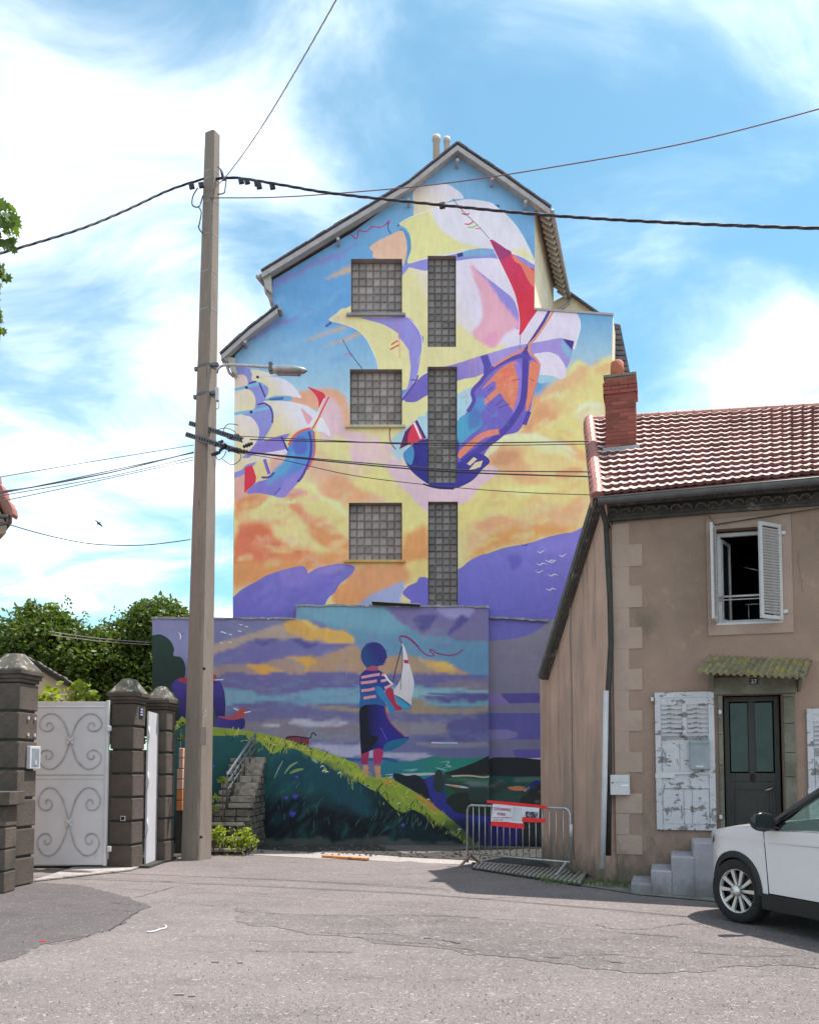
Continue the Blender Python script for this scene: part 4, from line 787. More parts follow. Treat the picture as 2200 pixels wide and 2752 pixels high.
M['asphalt_rough'] = ground_material('coarse_asphalt', (.158, .134, .132), (.112, .097, .095), 1.5)
M['kerbcon'] = ground_material('pale_kerb_concrete', (.34, .30, .285), (.27, .24, .235))
M['dirt'] = mat('gutter_dirt', (.042, .038, .034), .95, var=.4, scale=5, bump=.03, bscale=14, fine=.3); addmask(M['dirt'], (.09, .082, .075), 7, .60, .68)
g = MB(); xs = [-400, -40, -8, 0, .5, 1, 2, 3, 4, 5, 8, 40, 400]; ys = [-30, 0, 6, 12, 18, 24, 60, 900]
for y in ys:
    for x in xs: g.v.append((x, y, gz(x)))
for j in range(len(ys)-1):
    for i in range(len(xs)-1):
        a = j*len(xs)+i; g.f.append((a, a+1, a+1+len(xs), a+len(xs))); g.mi.append(0); g.sm.append(False)
GROUND = g.build('ground', M['asphalt']); tag(GROUND, kind='structure')
def sheet(name, pix, lift, m, parent=None, sub=4, smooth=True, world=None, jag=0):
    pts = pix if world else [ground(*q) for q in (catmull(pix, True, sub) if smooth else pix)]
    if jag:
        o_ = []
        for a, b in zip(pts, pts[1:] + pts[:1]):
            k = max(1, int((b - a).length / .05)); nn = Vector((-(b - a).y, (b - a).x, 0)).normalized()
            for i in range(k): p = a.lerp(b, i / k); o_.append(p + nn * (mnoise.noise(p*1.3)*.16 + mnoise.noise(p*5)*.07 + mnoise.noise(p*19)*.035) * jag)
        pts = o_
    co = [Vector((p[0], p[1])) for p in pts]; n = len(co)
    vs, _, fs, _, _, _ = delaunay_2d_cdt(co, [(i, (i+1) % n) for i in range(n)], [], 1, 1e-5)
    mb = MB(); V_ = [(v.x, v.y, gz(v.x) + lift) for v in vs]
    F_ = []
    for f in fs:
        f = list(f); a, b, c = [Vector(V_[i]) for i in f[:3]]
        F_.append(f if (b-a).cross(c-a).z > 0 else f[::-1])
    mb.add(V_, F_); return mb.build(name, m, parent)
o = sheet('asphalt_patch', [(-300,2380),(63,2372),(250,2388),(395,2432),(383,2446),(332,2478),(242,2516),(115,2541),(0,2590),(-300,2640)], .004, M['asphalt_dark'], jag=.6); tag(o, kind='structure')
o = sheet('coarse_patch', [(620,2440),(760,2452),(900,2460),(1100,2462),(1300,2470),(1500,2490),(1700,2506),(1900,2530),(2100,2552),(2330,2580),(2330,2620),(2100,2590),(1850,2612),(1660,2612),(1400,2580),(1200,2556),(1000,2530),(800,2500),(650,2470)], .004, M['asphalt_rough'], jag=1.6); tag(o, kind='structure')
o = sheet('kerb_strip', [(556,2270),(620,2275),(690,2284),(783,2289),(900,2293),(1000,2298),(1100,2306),(1263,2314),(1400,2326),(1380,2331),(1240,2325),(1000,2314),(860,2309),(700,2300),(556,2291)], .006, M['kerbcon'], smooth=False); tag(o, kind='structure')
o = sheet('dirt_verge', [(560,2255),(690,2262),(900,2262),(1460,2285),(1480,2340),(1400,2326),(1263,2313),(1100,2305),(1000,2297),(783,2288),(690,2283),(620,2274)], .010, M['dirt'], smooth=False); tag(o, kind='structure')
M['crack'] = mat('crack', (.045, .04, .042), .95, var=.3)
def ribbon(name, pix, wpx, lift=.008, m=None, seed=0):
    q = random.Random(seed); p = catmull(pix, False, 6); pts = [ground(*a) for a in p]; mb = MB(); n = len(pts); L_ = []; R_ = []
    for i, a in enumerate(pts):
        t = pts[min(i+1, n-1)] - pts[max(i-1, 0)]; t.z = 0; t.normalize(); nn = Vector((-t.y, t.x, 0)); w_ = wpx * .62 * q.uniform(.2, 1.2) * (.3 if i in (0, n-1) else 1); j = nn * q.uniform(-.02, .02)
        b = a + j; L_.append((*(b + nn*w_)[:2], gz(b.x) + lift)); R_.append((*(b - nn*w_)[:2], gz(b.x) + lift))
    mb.add(L_ + R_, [(i, n+i, n+i+1, i+1) for i in range(n-1)]); return mb.build(name, m or M['crack'], GROUND)
for k, (q, wd) in enumerate((([(1000,2461),(1130,2462),(1300,2470),(1450,2482),(1600,2500),(1700,2512),(1850,2522)], .012), ([(1600,2486),(1650,2498),(1740,2498),(1800,2488),(1900,2484)], .014),
    ([(115,2541),(190,2533),(242,2516),(300,2500),(332,2478),(383,2446)], .014), ([(310,2420),(380,2410),(430,2396),(500,2380),(600,2376)], .012), ([(130,2376),(300,2388),(500,2400),(700,2410),(950,2428),(1150,2440)], .007),
    ([(640,2452),(760,2458),(900,2462),(1010,2464),(1080,2460)], .009), ([(960,2520),(1040,2533),(1160,2540),(1290,2560)], .01), ([(1140,2522),(1190,2530),(1240,2538)], .03), ([(1450,2574),(1510,2578)], .022), ([(1615,2584),(1680,2592)], .022),
    ([(1280,2418),(1340,2414),(1400,2412)], .012), ([(620,2310),(740,2318),(860,2320)], .009), ([(860,2372),(960,2378),(1060,2376)], .008), ([(900,2352),(980,2360),(1080,2358)], .009), ([(1180,2398),(1230,2402),(1260,2396)], .012), ([(1850,2560),(2000,2572),(2160,2570)], .01), ([(1560,2560),(1700,2574),(1760,2580)], .009))):
    ribbon('crack', q, wd, seed=k)
qr = random.Random(77)
for k in range(22):
    x, y = qr.uniform(150, 2000), qr.choice((qr.uniform(2350, 2450), qr.uniform(2450, 2600))); pl = [(x, y)]
    for _ in range(qr.randint(3, 6)): x += qr.uniform(25, 70); y += qr.uniform(-4, 6); pl.append((x, y))
    ribbon('crack', pl, qr.uniform(.005, .013), seed=k+50)

# ------------------------------------------------------------------ the tall painted house
TY = 20.5; D = Vector((1.035, 3.6, 0))
tall = thing('painted_house', 'tall gabled house whose whole end wall is painted with sailing ships above the clouds', 'house', (0.9, TY, 0))
A.build('painted_wall', M_PAINT, tall)
mb = MB(); OUT = [at(x, y, TY + .004) for x, y in UP]; n = len(OUT)
for i in range(n):
    a, b = OUT[i], OUT[(i+1) % n]; back = D if UP[i][0] < 1437 and UP[(i+1) % n][0] <= 1437 else D * .28
    mb.add([a, b, b + back, a + back], [(0, 1, 2, 3)])
mb.add([p + D for p in OUT[:11]] + [Vector((at(1436,1700,TY).x, TY, -.3)) + D, Vector((at(625,1700,TY).x, TY, -.3)) + D], [tuple(range(13))])
mb.add([Vector((at(625,1690,TY).x, TY+.01, -.3)), at(625,1690,TY+.01), at(625,1690,TY+.01)+D, Vector((at(625,1690,TY).x, TY+.01, -.3))+D], [(0,1,2,3)])
mb.build('side_wall', M['cream'], tall)
VY = 20.24                                     # plane of the roof's front edge
def slab(name, top, thick, m, y=VY, back=None, par=tall):
    t_ = [at(x, yy, y) for x, yy in top]; b_ = [p - Vector((0, 0, thick)) for p in t_]
    mb = MB(); mb.prism(t_ + b_[::-1], back or D * 1.08); return mb.build(name, m, par)
RL = [(703, 727), (900, 607), (1098, 488), (1229, 384)]; RR = [(1229, 384), (1350, 465), (1478, 556)]; RS = [(593, 950), (668, 882), (746, 822)]
slab('roof', RL, .07, M['slate']); slab('roof', RR, .07, M['slate']); slab('roof', RS, .07, M['slate'])
def board(top, drop, m=M['verge'], y=VY - .03, th=.03, off=.045):
    t_ = [at(x, yy, y) - Vector((0, 0, off)) for x, yy in top]; b_ = [p - Vector((0, 0, drop)) for p in t_]
    MB().prism(t_ + b_[::-1], (0, th, 0)).build('verge_board', m, tall)
board(RL, .125); board(RR, .125); board(RS, .12)
def soffit(top):
    t_ = [at(x, yy, VY) - Vector((0, 0, .105)) for x, yy in top]; MB().prism(t_ + [p - Vector((0, 0, .03)) for p in t_[::-1]], (0, .26, 0)).build('soffit', M['soffit'], tall)
soffit(RL); soffit(RR); soffit(RS)
def along(line, step, fn):
    P = [at(x, y, VY) for x, y in line]
    for a, b in zip(P, P[1:]):
        L_ = (b - a).length; k = max(1, int(round(L_ / step)))
        for i in range(k): fn(a.lerp(b, (i + .5) / k), (b - a).normalized(), L_ / k)
vt = MB(); vt.box((-.5, 0, 0), (.5, .16, .03)); vt = vt.mesh('roof_edge_tile', M['slate'])
bo = base_of(tall).inverted()
def put(p, d, l):
    a = math.atan2(d.z, d.x); inst('roof_edge_tile', vt, bo @ (p + Vector((0, -.045, -.012))), tall, (0, -a + rnd.uniform(-.03, .01), 0), (l * 1.04, 1, rnd.uniform(.9, 1.5)))
for q in (RL, RR, RS): along(q, .24, put)
# purlin ends under the verge
for x, y in ((1229, 428), (1098, 535), (1412, 540), (908, 640), (752, 828), (658, 917), (1322, 478)):
    c = at(x, y, VY - .02); mb = MB(); mb.obox(c + Vector((0, .13, 0)), (.035, 0, 0), (0, .13, 0), (0, 0, .035)); mb.build('purlin_end', M['verge'], tall, bevel=.008)
# right-hand eave: rafters under the overhang
e0 = at(1476, 560, VY); wtop = at(1438, 552, TY)
for i in range(15):
    f = (i + .6) / 15; c = e0 + D * 1.04 * f + Vector((-.13, 0, -.04)); s_ = Vector((-.36, 0, .235)).normalized()
    mb = MB(); mb.obox(c, s_ * .14, D.normalized() * .035, Vector((.235, 0, .36)).normalized() * .05); mb.build('rafter', M['soffit'], tall)
mb = MB(); q = [e0 + Vector((.05, 0, -.05)) + D * f for f in (0, .5, 1.07)]; mb.tube(q, .055, 8); mb.build('gutter', M['pipe'], tall)
mb = MB(); ge = q[-1]; mb.tube([ge, ge + Vector((-.02, 0, -.16)), ge + Vector((-.22, -.1, -.34)), ge + Vector((-.40, -.15, -.50)), ge + Vector((-.44, -.2, -.9)), ge + Vector((-.44, -.2, -1.6))], .04, 8); mb.build('downpipe', M['pipe'], tall)
for (x, y, w_, h_) in ((699, 742, 30, 44), (607, 965, 26, 40)):           # boxed ends of the two left-hand eaves
    a = at(x, y - 8, TY - .2); b = at(x + w_, y + h_, TY - .2)
    mb = MB(); mb.prism([at(x - 2, y - 8, TY-.2), at(x + w_ - 2, y - 4, TY-.2), at(x + w_ + 1, y + h_, TY-.2), at(x + w_*.45, y + h_*.72, TY-.2), at(x + w_*.3, y + h_*.25, TY-.2)], (0, .9, 0)); mb.build('boxed_eave', M['soffit'], tall, bevel=.01)
    mb = MB(); c = at(x - 6, y, TY - .25); mb.tube([c, c + D * .9], .06, 8); mb.build('gutter', M['pipe'], tall)
mb = MB(); mb.tube([at(712, 768, TY-.15), at(716, 788, TY-.12), at(730, 806, TY-.1), at(731, 820, TY-.08)], .035, 8); mb.build('downpipe', M['pipe'], tall)
mb = MB(); mb.tube([at(612, 985, TY-.15), at(618, 1000, TY-.15), at(631, 1012, TY-.1), at(628, 1400, TY-.06), at(626, 1655, TY-.06)], .03, 8) if False else mb.tube([at(610, 985, TY-.15), at(616, 1002, TY-.12), at(628, 1012, TY-.1)], .035, 8); mb.build('downpipe', M['pipe'], tall)
# chimneys on the ridge, standing a little behind
for (x0, x1, y0, lean) in ((1160, 1182, 366, 6), (1190, 1208, 370, 5)):
    c0 = at((x0 + x1) / 2 - lean, 440, 21.8); c1 = at((x0 + x1) / 2 + 1, y0, 21.8); r_ = (at(x1, y0, 21.8).x - at(x0, y0, 21.8).x) / 2
    mb = MB(); mb.lathe([(r_*.82, c0.z - .5), (r_*.82, c1.z - .12), (r_, c1.z - .12), (r_, c1.z), (r_*.75, c1.z), (r_*.7, c1.z - .2)], (c1.x, c1.y, 0), 14); mb.build('chimney_pot', mat('pale_flue', (.5, .44, .42), .8), tall)
# rear wing, seen over the flat shoulder of the wall
mb = MB(); mb.prism([at(1478, 1000, 24.1), at(1478, 815, 24.1), at(1528, 788, 24.1), at(1608, 843, 24.1), at(1608, 1000, 24.1)], (.5, 1.5, 0)); mb.build('rear_wing_wall', M['cream'], tall)
mb = MB(); t_ = [at(1520, 782, 23.95), at(1530, 781, 23.95), at(1614, 841, 23.95)]; mb.prism(t_ + [p - Vector((0, 0, .06)) for p in t_[::-1]], (.5, 1.6, 0)); mb.build('rear_wing_roof', M['slate'], tall)
mb = MB(); mb.prism([at(1646, 868, 22.3), at(1666, 872, 22.3), at(1694, 1010, 22.3), at(1646, 1010, 22.3)], (.2, .8, 0)); mb.build('slate_hip', M['slate'], tall)
mb = MB()
for i in range(10):
    y = 872 + i * 14; x0 = 1645; x1 = 1666 + i * 2.9; a, b = at(x0, y, 22.26), at(x1, y + 2, 22.26)
    mb = MB(); mb.add([a, b, b + Vector((.02, 0, -.10)), a + Vector((0, 0, -.10)), a + Vector((0, .03, 0)), b + Vector((0, .03, 0))], [(0, 3, 2, 1), (0, 1, 5, 4)]); mb.build('slate', M['slate'], tall)
a, b = at(1434, 826, TY - .03), at(1648, 841, TY - .03); MB().prism([a, b, b - Vector((0, 0, .05)), a - Vector((0, 0, .05))], (.05, .5, 0)).build('shoulder_coping', M['verge'], tall)
# windows of glass block
def blockmesh(m, w_, h_):
    mb = MB(); a, b = w_/2, h_/2; c, d = a - .018, b - .018
    mb.add([(-a, 0, -b), (a, 0, -b), (a, 0, b), (-a, 0, b), (-c, -.022, -d), (c, -.022, -d), (c, -.022, d), (-c, -.022, d)], [(4,5,6,7), (0,1,5,4), (1,2,6,5), (2,3,7,6), (3,0,4,7)]); return mb.mesh('glass_block', m)
def opening(q, cols, rows, m, deep, margin=0, label=None):
    x0, y0, x1, y1 = q; P = [at(x0, y0, TY), at(x1, y0, TY), at(x1, y1, TY), at(x0, y1, TY)]
    w = bpy.data.objects.new('glass_block_window', None); COL.objects.link(w); w.parent = tall
    c = (P[0] + P[2]) / 2 + Vector((0, deep, 0)); w.location = bo @ c; BASE[w.name] = Matrix.Translation(c)
    mb = MB(); dv = Vector((0, deep, 0))
    for i in range(4):
        a, b = P[i], P[(i+1) % 4]; mb.add([a, a + dv, b + dv, b], [(0, 1, 2, 3)])
    mb.build('reveal', M['reveal'], w)
    mb = MB(); mb.add([p + dv for p in P], [(3, 2, 1, 0)]); mb.build('mortar_bed', M['mortar'], w)
    W_ = P[1].x - P[0].x; H_ = P[0].z - P[3].z; W2 = W_ - 2 * margin; bw, bh = W2 / cols, H_ / rows; me = blockmesh(m, bw * .95, bh * .95)
    for r_ in range(rows):
        for cc in range(cols):
            x = -W2/2 + (cc + .5) * bw; z = H_/2 - (r_ + .5) * bh; x += ((P[0].x + P[1].x)/2 - (P[2].x + P[3].x)/2) * 0
            inst('glass_block', me, (x, -.004, z), w, (rnd.uniform(-.02, .02), 0, rnd.uniform(-.02, .02)))
    return w, P
for i, q in enumerate(WIN):
    w, P = opening(q, 7, 7, M['glassblock'], .20)
    w['label'] = ['top glass block window in the left column, grey sill', 'middle glass block window with brightest white joints', 'lowest square window with ochre painted sill'][i]
    a = at(q[0] - 12, q[3] + 1, TY); b = at(q[2] + 9, q[3] + 1, TY); zc_ = P[3].z
    mb = MB(); mb.box((a.x, TY - .09, zc_ - .055), (b.x, TY + .19, zc_ + .005)); mb.build('sill', [mat('grey_sill', (.30,.28,.29), .8), addmask(mat('cream_sill', (.6,.45,.26), .8), (.3,.55,.6), 2, .5, .55), mat('ochre_sill', (.6,.36,.12), .8)][i], w, bevel=.01)
for i, q in enumerate(SLOT):
    w, P = opening((q[0], q[1], q[2], min(q[3], 1630)), 4, (13, 16, 15)[i], M['glassblock2'], .16)
    w['label'] = ['tall slot of dark glass block, uppermost', 'tall slot of dark glass block through the ship hull', 'tall slot of dark glass block cut off by the lower wall'][i]

# ------------------------------------------------------------------ the lower painted wall
low = thing('painted_low_wall', 'lower forward wall painted with a child holding a toy boat above the sea', 'wall', (-1.5, 20.2, 0))
B.build('painted_face', M_PAINT, low)
mb = MB(); OUT = [at(x, y, 20.204) for x, y in LW]
for i in range(len(OUT)):
    a, b = OUT[i], OUT[(i+1) % len(OUT)]; d_ = Vector((0, .29, 0)); mb.add([a, b, b + d_, a + d_], [(0, 1, 2, 3)])
mb.add([p + Vector((0, .29, 0)) for p in OUT], [tuple(range(len(OUT)))]); mb.build('wall_body', M['concrete'], low)
M['coping'] = addmask(mat('crumbling_coping', (.32, .30, .33), .9, var=.25, scale=5, bump=.02, bscale=14), (.62, .58, .60), 9, .56, .62)
def coping(x0, y0, x1, y1, Y, par, seg=14):
    mb = MB(); a, b = at(x0, y0, Y), at(x1, y1, Y); P = []
    for i in range(seg + 1): p = a.lerp(b, i/seg); P.append(p + Vector((0, 0, rnd.uniform(-.008, .018))))
    Q = [a.lerp(b, 1 - i/seg) - Vector((0, 0, rnd.uniform(.02, .05))) for i in range(seg + 1)]
    mb.prism(P + Q, (0, .34, 0)); return mb.build('coping', M['coping'], par)
coping(407, 1659, 793, 1660, 20.17, low, 26); coping(795, 1625, 1314, 1628, 20.17, low, 30)
mb = MB(); mb.prism([at(998, 1616, 20.10), at(1006, 1616, 20.10), at(1129, 1624, 20.10), at(1127, 1629, 20.10), at(1002, 1625, 20.10)], (0, .4, 0)); mb.build('metal_ledge', M['black'], low)
mb = MB(); mb.prism([at(998, 1614, 20.09), at(1129, 1622.5, 20.09), at(1129, 1624.5, 20.09), at(998, 1616.5, 20.09)], (0, .4, 0)); mb.build('ledge_flashing', M['white'], low)
a = coping(1314, 1657, 1475, 1666, 20.44, tall, 16)

# ------------------------------------------------------------------ house number 27
HA = R(15.8); U = Vector((math.cos(HA), -math.sin(HA), 0)); NO = Vector((-math.sin(HA), -math.cos(HA), 0)); HP = Vector((2.98, 13.6, 0))
house = thing('row_house', 'two storey pink rendered house number 27 with red tiled roof and white shutters', 'house', tuple(HP), -HA)
HM = base_of(house); HI = HM.inverted()
# house-local frame: x along the facade, y into the house, z up
def fc(px, py, d=0):
    p = onplane(px, py, HP + NO * d, NO); q = HI @ p; return q
def sub(name, loc, label=None, par=house):     # an Empty inside the house that carries sub-parts
    o = bpy.data.objects.new(name, None); COL.objects.link(o); o.parent = par; o.location = loc; return tag(o, label)
def HB(name, mb, m, par=house, **k):
    off = Vector((0, 0, 0)) if par is house else Vector(par.location)
    mb.v = [tuple(Vector(v) - off) for v in mb.v]; return mb.build(name, m, par, local=True, **k)
zE = 5.75
def hole(x0, y0, x1, y1): a, b = fc(x0, y0), fc(x1, y1); return (a.x, b.z, b.x, a.z)
DOOR = hole(1940, 1868, 2112, 2262); UWIN = hole(1922, 1424, 2098, 1668)
def wall_grid(x0, z0, x1, z1, holes, deep):
    X = sorted({x0, x1, *[h[0] for h in holes], *[h[2] for h in holes]}); Z = sorted({z0, z1, *[h[1] for h in holes], *[h[3] for h in holes]}); mb = MB()
    for i in range(len(X)-1):
        for j in range(len(Z)-1):
            cx_, cz_ = (X[i]+X[i+1])/2, (Z[j]+Z[j+1])/2
            if any(h[0] < cx_ < h[2] and h[1] < cz_ < h[3] for h in holes): continue
            mb.add([(X[i],0,Z[j]), (X[i+1],0,Z[j]), (X[i+1],0,Z[j+1]), (X[i],0,Z[j+1])], [(0,1,2,3)])
    for a, b, c, d in holes: mb.add([(a,0,b),(c,0,b),(c,0,d),(a,0,d),(a,deep,b),(c,deep,b),(c,deep,d),(a,deep,d)], [(0,1,5,4),(1,2,6,5),(2,3,7,6),(3,0,4,7)])
    return mb
WR = 5.6
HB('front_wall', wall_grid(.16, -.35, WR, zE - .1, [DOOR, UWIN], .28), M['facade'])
mb = MB(); mb.add([(WR,0,-.3),(WR,5.5,-.3),(WR,5.5,7.0),(WR,2.7,7.9),(WR,0,zE-.1)], [(0,1,2,3,4)]); mb.add([(.16,0,-.35),(.16,.5,-.35),(.16,.5,zE),(.16,0,zE)], [(3,2,1,0)]); mb.add([(WR,5.5,-.3),(1.2,5.5,-.3),(1.2,5.5,7),(WR,5.5,7)], [(0,1,2,3)]); HB('back_wall', mb, M['facade'])
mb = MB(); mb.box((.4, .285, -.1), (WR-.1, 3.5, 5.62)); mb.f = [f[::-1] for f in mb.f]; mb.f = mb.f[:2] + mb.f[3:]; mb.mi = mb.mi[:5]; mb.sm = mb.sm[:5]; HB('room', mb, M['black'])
# flank wall, in world coordinates
FA = Vector((3.06, 13.62, 0)); FB = Vector((2.455, 16.75, 0)); dF = (FB - FA).normalized(); nF = Vector((-dF.y, dF.x, 0)); nF = nF if nF.x < 0 else -nF
def fk(px, py, d=0): return onplane(px, py, FA + nF * d, nF)
tA = fk(1594, 1322); tB = fk(1456, 1800)
mb = MB(); P = [Vector((FA.x, FA.y, -.35)), Vector((FB.x, FB.y, -.35)), Vector((FB.x, FB.y, tB.z)), tA, Vector((FA.x, FA.y, tA.z + .1))]
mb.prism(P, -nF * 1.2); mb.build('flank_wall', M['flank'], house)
r0, r1 = fk(1603, 1300, .14), fk(1448, 1812, .14); s_ = (r1 - r0).normalized(); up = Vector((0, 0, 1)); pn = (up - s_ * up.dot(s_)).normalized()
mb = MB(); mb.prism([r0, r1, r1 - pn * .16, r0 - pn * .16], -nF * 1.6); mb.build('flank_roof', M['stained'], house)
mb = MB(); mb.prism([r0 + nF*.02 - s_*.0, r1 + nF*.02 + s_*.03, r1 + nF*.02 + s_*.03 - pn * .10, r0 + nF*.02 - pn * .10], -nF * .03); mb.build('verge_board', mat('weathered_board', (.11, .105, .09), .85, var=.3, scale=6), house)
mb = MB(); mb.tube([fk(1532, 1560, .02), fk(1530, 1700, .02), fk(1534, 1850, .02), fk(1536, 2100, .02), fk(1540, 2310, .02)], .011, 6); mb.build('cable', M['pipe'], house)
# quoins
for k in range(-1, 9):
    for lng, y0, y1 in ((1, 1467 + 111*k, 1519 + 111*k), (0, 1521 + 111*k, 1576 + 111*k)):
        if y1 > 2330 or y0 < 1395: continue
        a, b = fc(1640, y0), fc(1726 if lng else 1691, y1 + 2); mb = MB(); mb.box((.14, -.014 if lng else -.010, b.z), (b.x, .02, a.z)); HB('quoin_block', mb, M['quoin'], bevel=.004)
# window surround, plinth, cornice
a, b = fc(1896, 1398), fc(2132, 1700); c_ = UWIN
mb = MB(); mb.box((a.x, -.022, b.z), (c_[0]-.002, .01, a.z)); mb.box((c_[2]+.002, -.022, b.z), (b.x, .01, a.z)); mb.box((c_[0]-.002, -.022, b.z), (c_[2]+.002, .01, c_[1])); mb.box((c_[0]-.002, -.022, c_[3]), (c_[2]+.002, .01, a.z)); HB('window_surround', mb, M['surround'])
zc0 = fc(1640, 1402).z; zc1 = fc(1640, 1345).z
for k, (z0, z1, d0) in enumerate(((zc0, zc0 + .05, .05), (zc0 + .05, zc0 + .19, .09), (zc0 + .19, zc0 + .36, .20))):
    mb = MB(); mb.box((.12, -d0, z0), (WR, .1, z1)); HB('cornice_band', mb, M['stained'])
ct = MB(); pr = [(.085*math.cos(a), .085*math.sin(a)*.9) for a in [math.pi * i/8 for i in range(9)]]; pi_ = [(.062*math.cos(a), .062*math.sin(a)*.9) for a in [math.pi*(8-i)/8 for i in range(9)]]
ct.prism([(x, 0, z) for x, z in pr + pi_], (0, .24, 0)); ct = ct.mesh('cornice_tile', M['stained'])
for row, (z_, d_) in enumerate(((zc0 + .07, .20), (zc0 + .20, .31))):
    for i in range(30):
        inst('cornice_tile', ct, (.18 + i*.18 + row*.09 + rnd.uniform(-.012, .012), -d_ + rnd.uniform(-.015, .02), z_ + rnd.uniform(-.008, .008)), house, (rnd.uniform(-.08, .04), math.pi * 0 + rnd.uniform(-.06, .06), 0))
# roof plane
E0 = HI @ onplane(1610, 1334, HP + NO * .38, NO); R0 = HI @ at(1586, 1131, 16.2); R1 = HI @ at(2200, 1094, 15.16); E1 = HI @ onplane(2200, 1276, HP + NO * .38, NO)
ext = 1.55; E1 = E0 + (E1 - E0) * ext; R1 = R0 + (R1 - R0) * ext
def roofp(u, v): return (E0.lerp(E1, u)).lerp(R0.lerp(R1, u), v)
EX = (E1 - E0).normalized(); EY = (R0 - E0).normalized(); RN = EX.cross(EY).normalized()
mb = MB(); mb.prism([E0, E1, R1, R0], -RN * .05); HB('roof_deck', mb, M['vergetile'])
mb = MB(); mb.prism([R0, R1, R1 + Vector((0, 2.6, -2.3)), R0 + Vector((0, 2.6, -2.3))], (0, 0, -.06)); HB('rear_roof', mb, M['vergetile'])
COLS, ROWS = 18, 15; TW = (E1 - E0).length / COLS; TL = (R0 - E0).length / ROWS
tm = MB(); NP = 17; prof = []
for i in range(NP):
    x = i / (NP-1); prof.append((x * TW * 1.04, .018 * max(0, math.sin(x * 2 * math.pi * 2 - 1.2)) ** .8 + .003))
for yv, zl in ((0, .066), (TL * 1.10, .004)): tm.v += [(x, yv, z + zl) for x, z in prof]
tm.v += [(x, 0, max(.012, z + .066 - .052)) for x, z in prof]
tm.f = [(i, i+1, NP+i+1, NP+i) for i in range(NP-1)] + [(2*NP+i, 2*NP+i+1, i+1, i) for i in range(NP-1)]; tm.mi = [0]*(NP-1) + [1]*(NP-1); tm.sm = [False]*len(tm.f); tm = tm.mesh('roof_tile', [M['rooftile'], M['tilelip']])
for r_ in range(ROWS):
    for c in range(COLS):
        p = roofp(c / COLS, r_ / ROWS); q = roofp((c+1) / COLS, r_ / ROWS); x_ = (q - p).normalized(); y_ = (roofp(c / COLS, (r_+1) / ROWS) - p).normalized(); z_ = x_.cross(y_).normalized(); y_ = z_.cross(x_)
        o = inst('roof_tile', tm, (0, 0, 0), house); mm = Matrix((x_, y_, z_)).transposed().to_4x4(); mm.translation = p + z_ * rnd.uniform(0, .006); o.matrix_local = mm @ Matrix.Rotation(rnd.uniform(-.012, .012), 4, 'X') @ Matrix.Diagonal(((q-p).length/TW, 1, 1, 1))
rt = MB(); rt.prism([(.11*math.cos(a), 0, .11*math.sin(a)) for a in [math.pi*i/6 for i in range(7)]], (0, TL*1.15, 0)); rt = rt.mesh('verge_tile', M['vergetile'])
for r_ in range(ROWS):
    p = roofp(0, r_ / ROWS); o = inst('verge_tile', rt, (0,0,0), house); x_ = EX; z_ = RN; y_ = z_.cross(x_); mm = Matrix((x_, y_, z_)).transposed().to_4x4(); mm.translation = p + Vector((-.03, 0, 0)) - RN*.02; o.matrix_local = mm @ Matrix.Rotation(.05, 4, 'X')
mb = MB(); mb.prism([E0 + Vector((-.13,0,-.16)), R0 + Vector((-.13,0,-.16)), R0 + Vector((-.13,0,.02)), E0 + Vector((-.13,0,.02))], (.025,0,0)); HB('verge_board', mb, M['vergetile'])
for i in range(20):
    p = R0.lerp(R1, i/20); q = R0.lerp(R1, (i+1.06)/20); mb = MB(); d_ = (q-p); mb.prism([p + Vector((0, .12*math.cos(a), .10*math.sin(a) - .02)) for a in [math.pi*k/6 for k in range(7)]], d_); HB('ridge_tile', mb, M['vergetile'])
ga, gb = fc(1606, 1342, .46), fc(2200, 1287, .46); gb = ga + (gb - ga) * ext; mb = MB(); pts = []
mb.prism([ga + Vector((0, .085*math.cos(a), .085*math.sin(a))) for a in [math.pi + math.pi*i/8 for i in range(9)]], gb - ga); HB('gutter', mb, M['zinc'])
mb = MB(); mb.tube([ga + Vector((0, -.085, .0)), gb + Vector((0, -.085, 0))], .012, 6); HB('gutter_lip', mb, M['zinc'])
# black pipe in the corner, then white pipe
mb = MB(); mb.tube([fc(1612, 1350, .30), fc(1618, 1372, .20), fc(1628, 1410, .08), fc(1632, 1500, .06), fc(1638, 1600, .06), fc(1641, 1730, .06), fc(1634, 1850, .06), fc(1636, 2050, .03), fc(1634, 2300, .03)], .042, 8); HB('black_downpipe', mb, M['blackpipe'])
mb = MB(); mb.tube([fc(1628, 1857, .13), fc(1624, 2100, .13), fc(1618, 2335, .13)], .042, 10); HB('white_downpipe', mb, M['white'])
mb = MB(); mb.tube([fc(1634, 1340, .3), fc(1637, 1420, .05), fc(1652, 1402, .05), fc(1900, 1380, .05), fc(1920, 1410, .05), fc(2300, 1350, .05)], .008, 5); HB('cable', mb, M['blackpipe'])
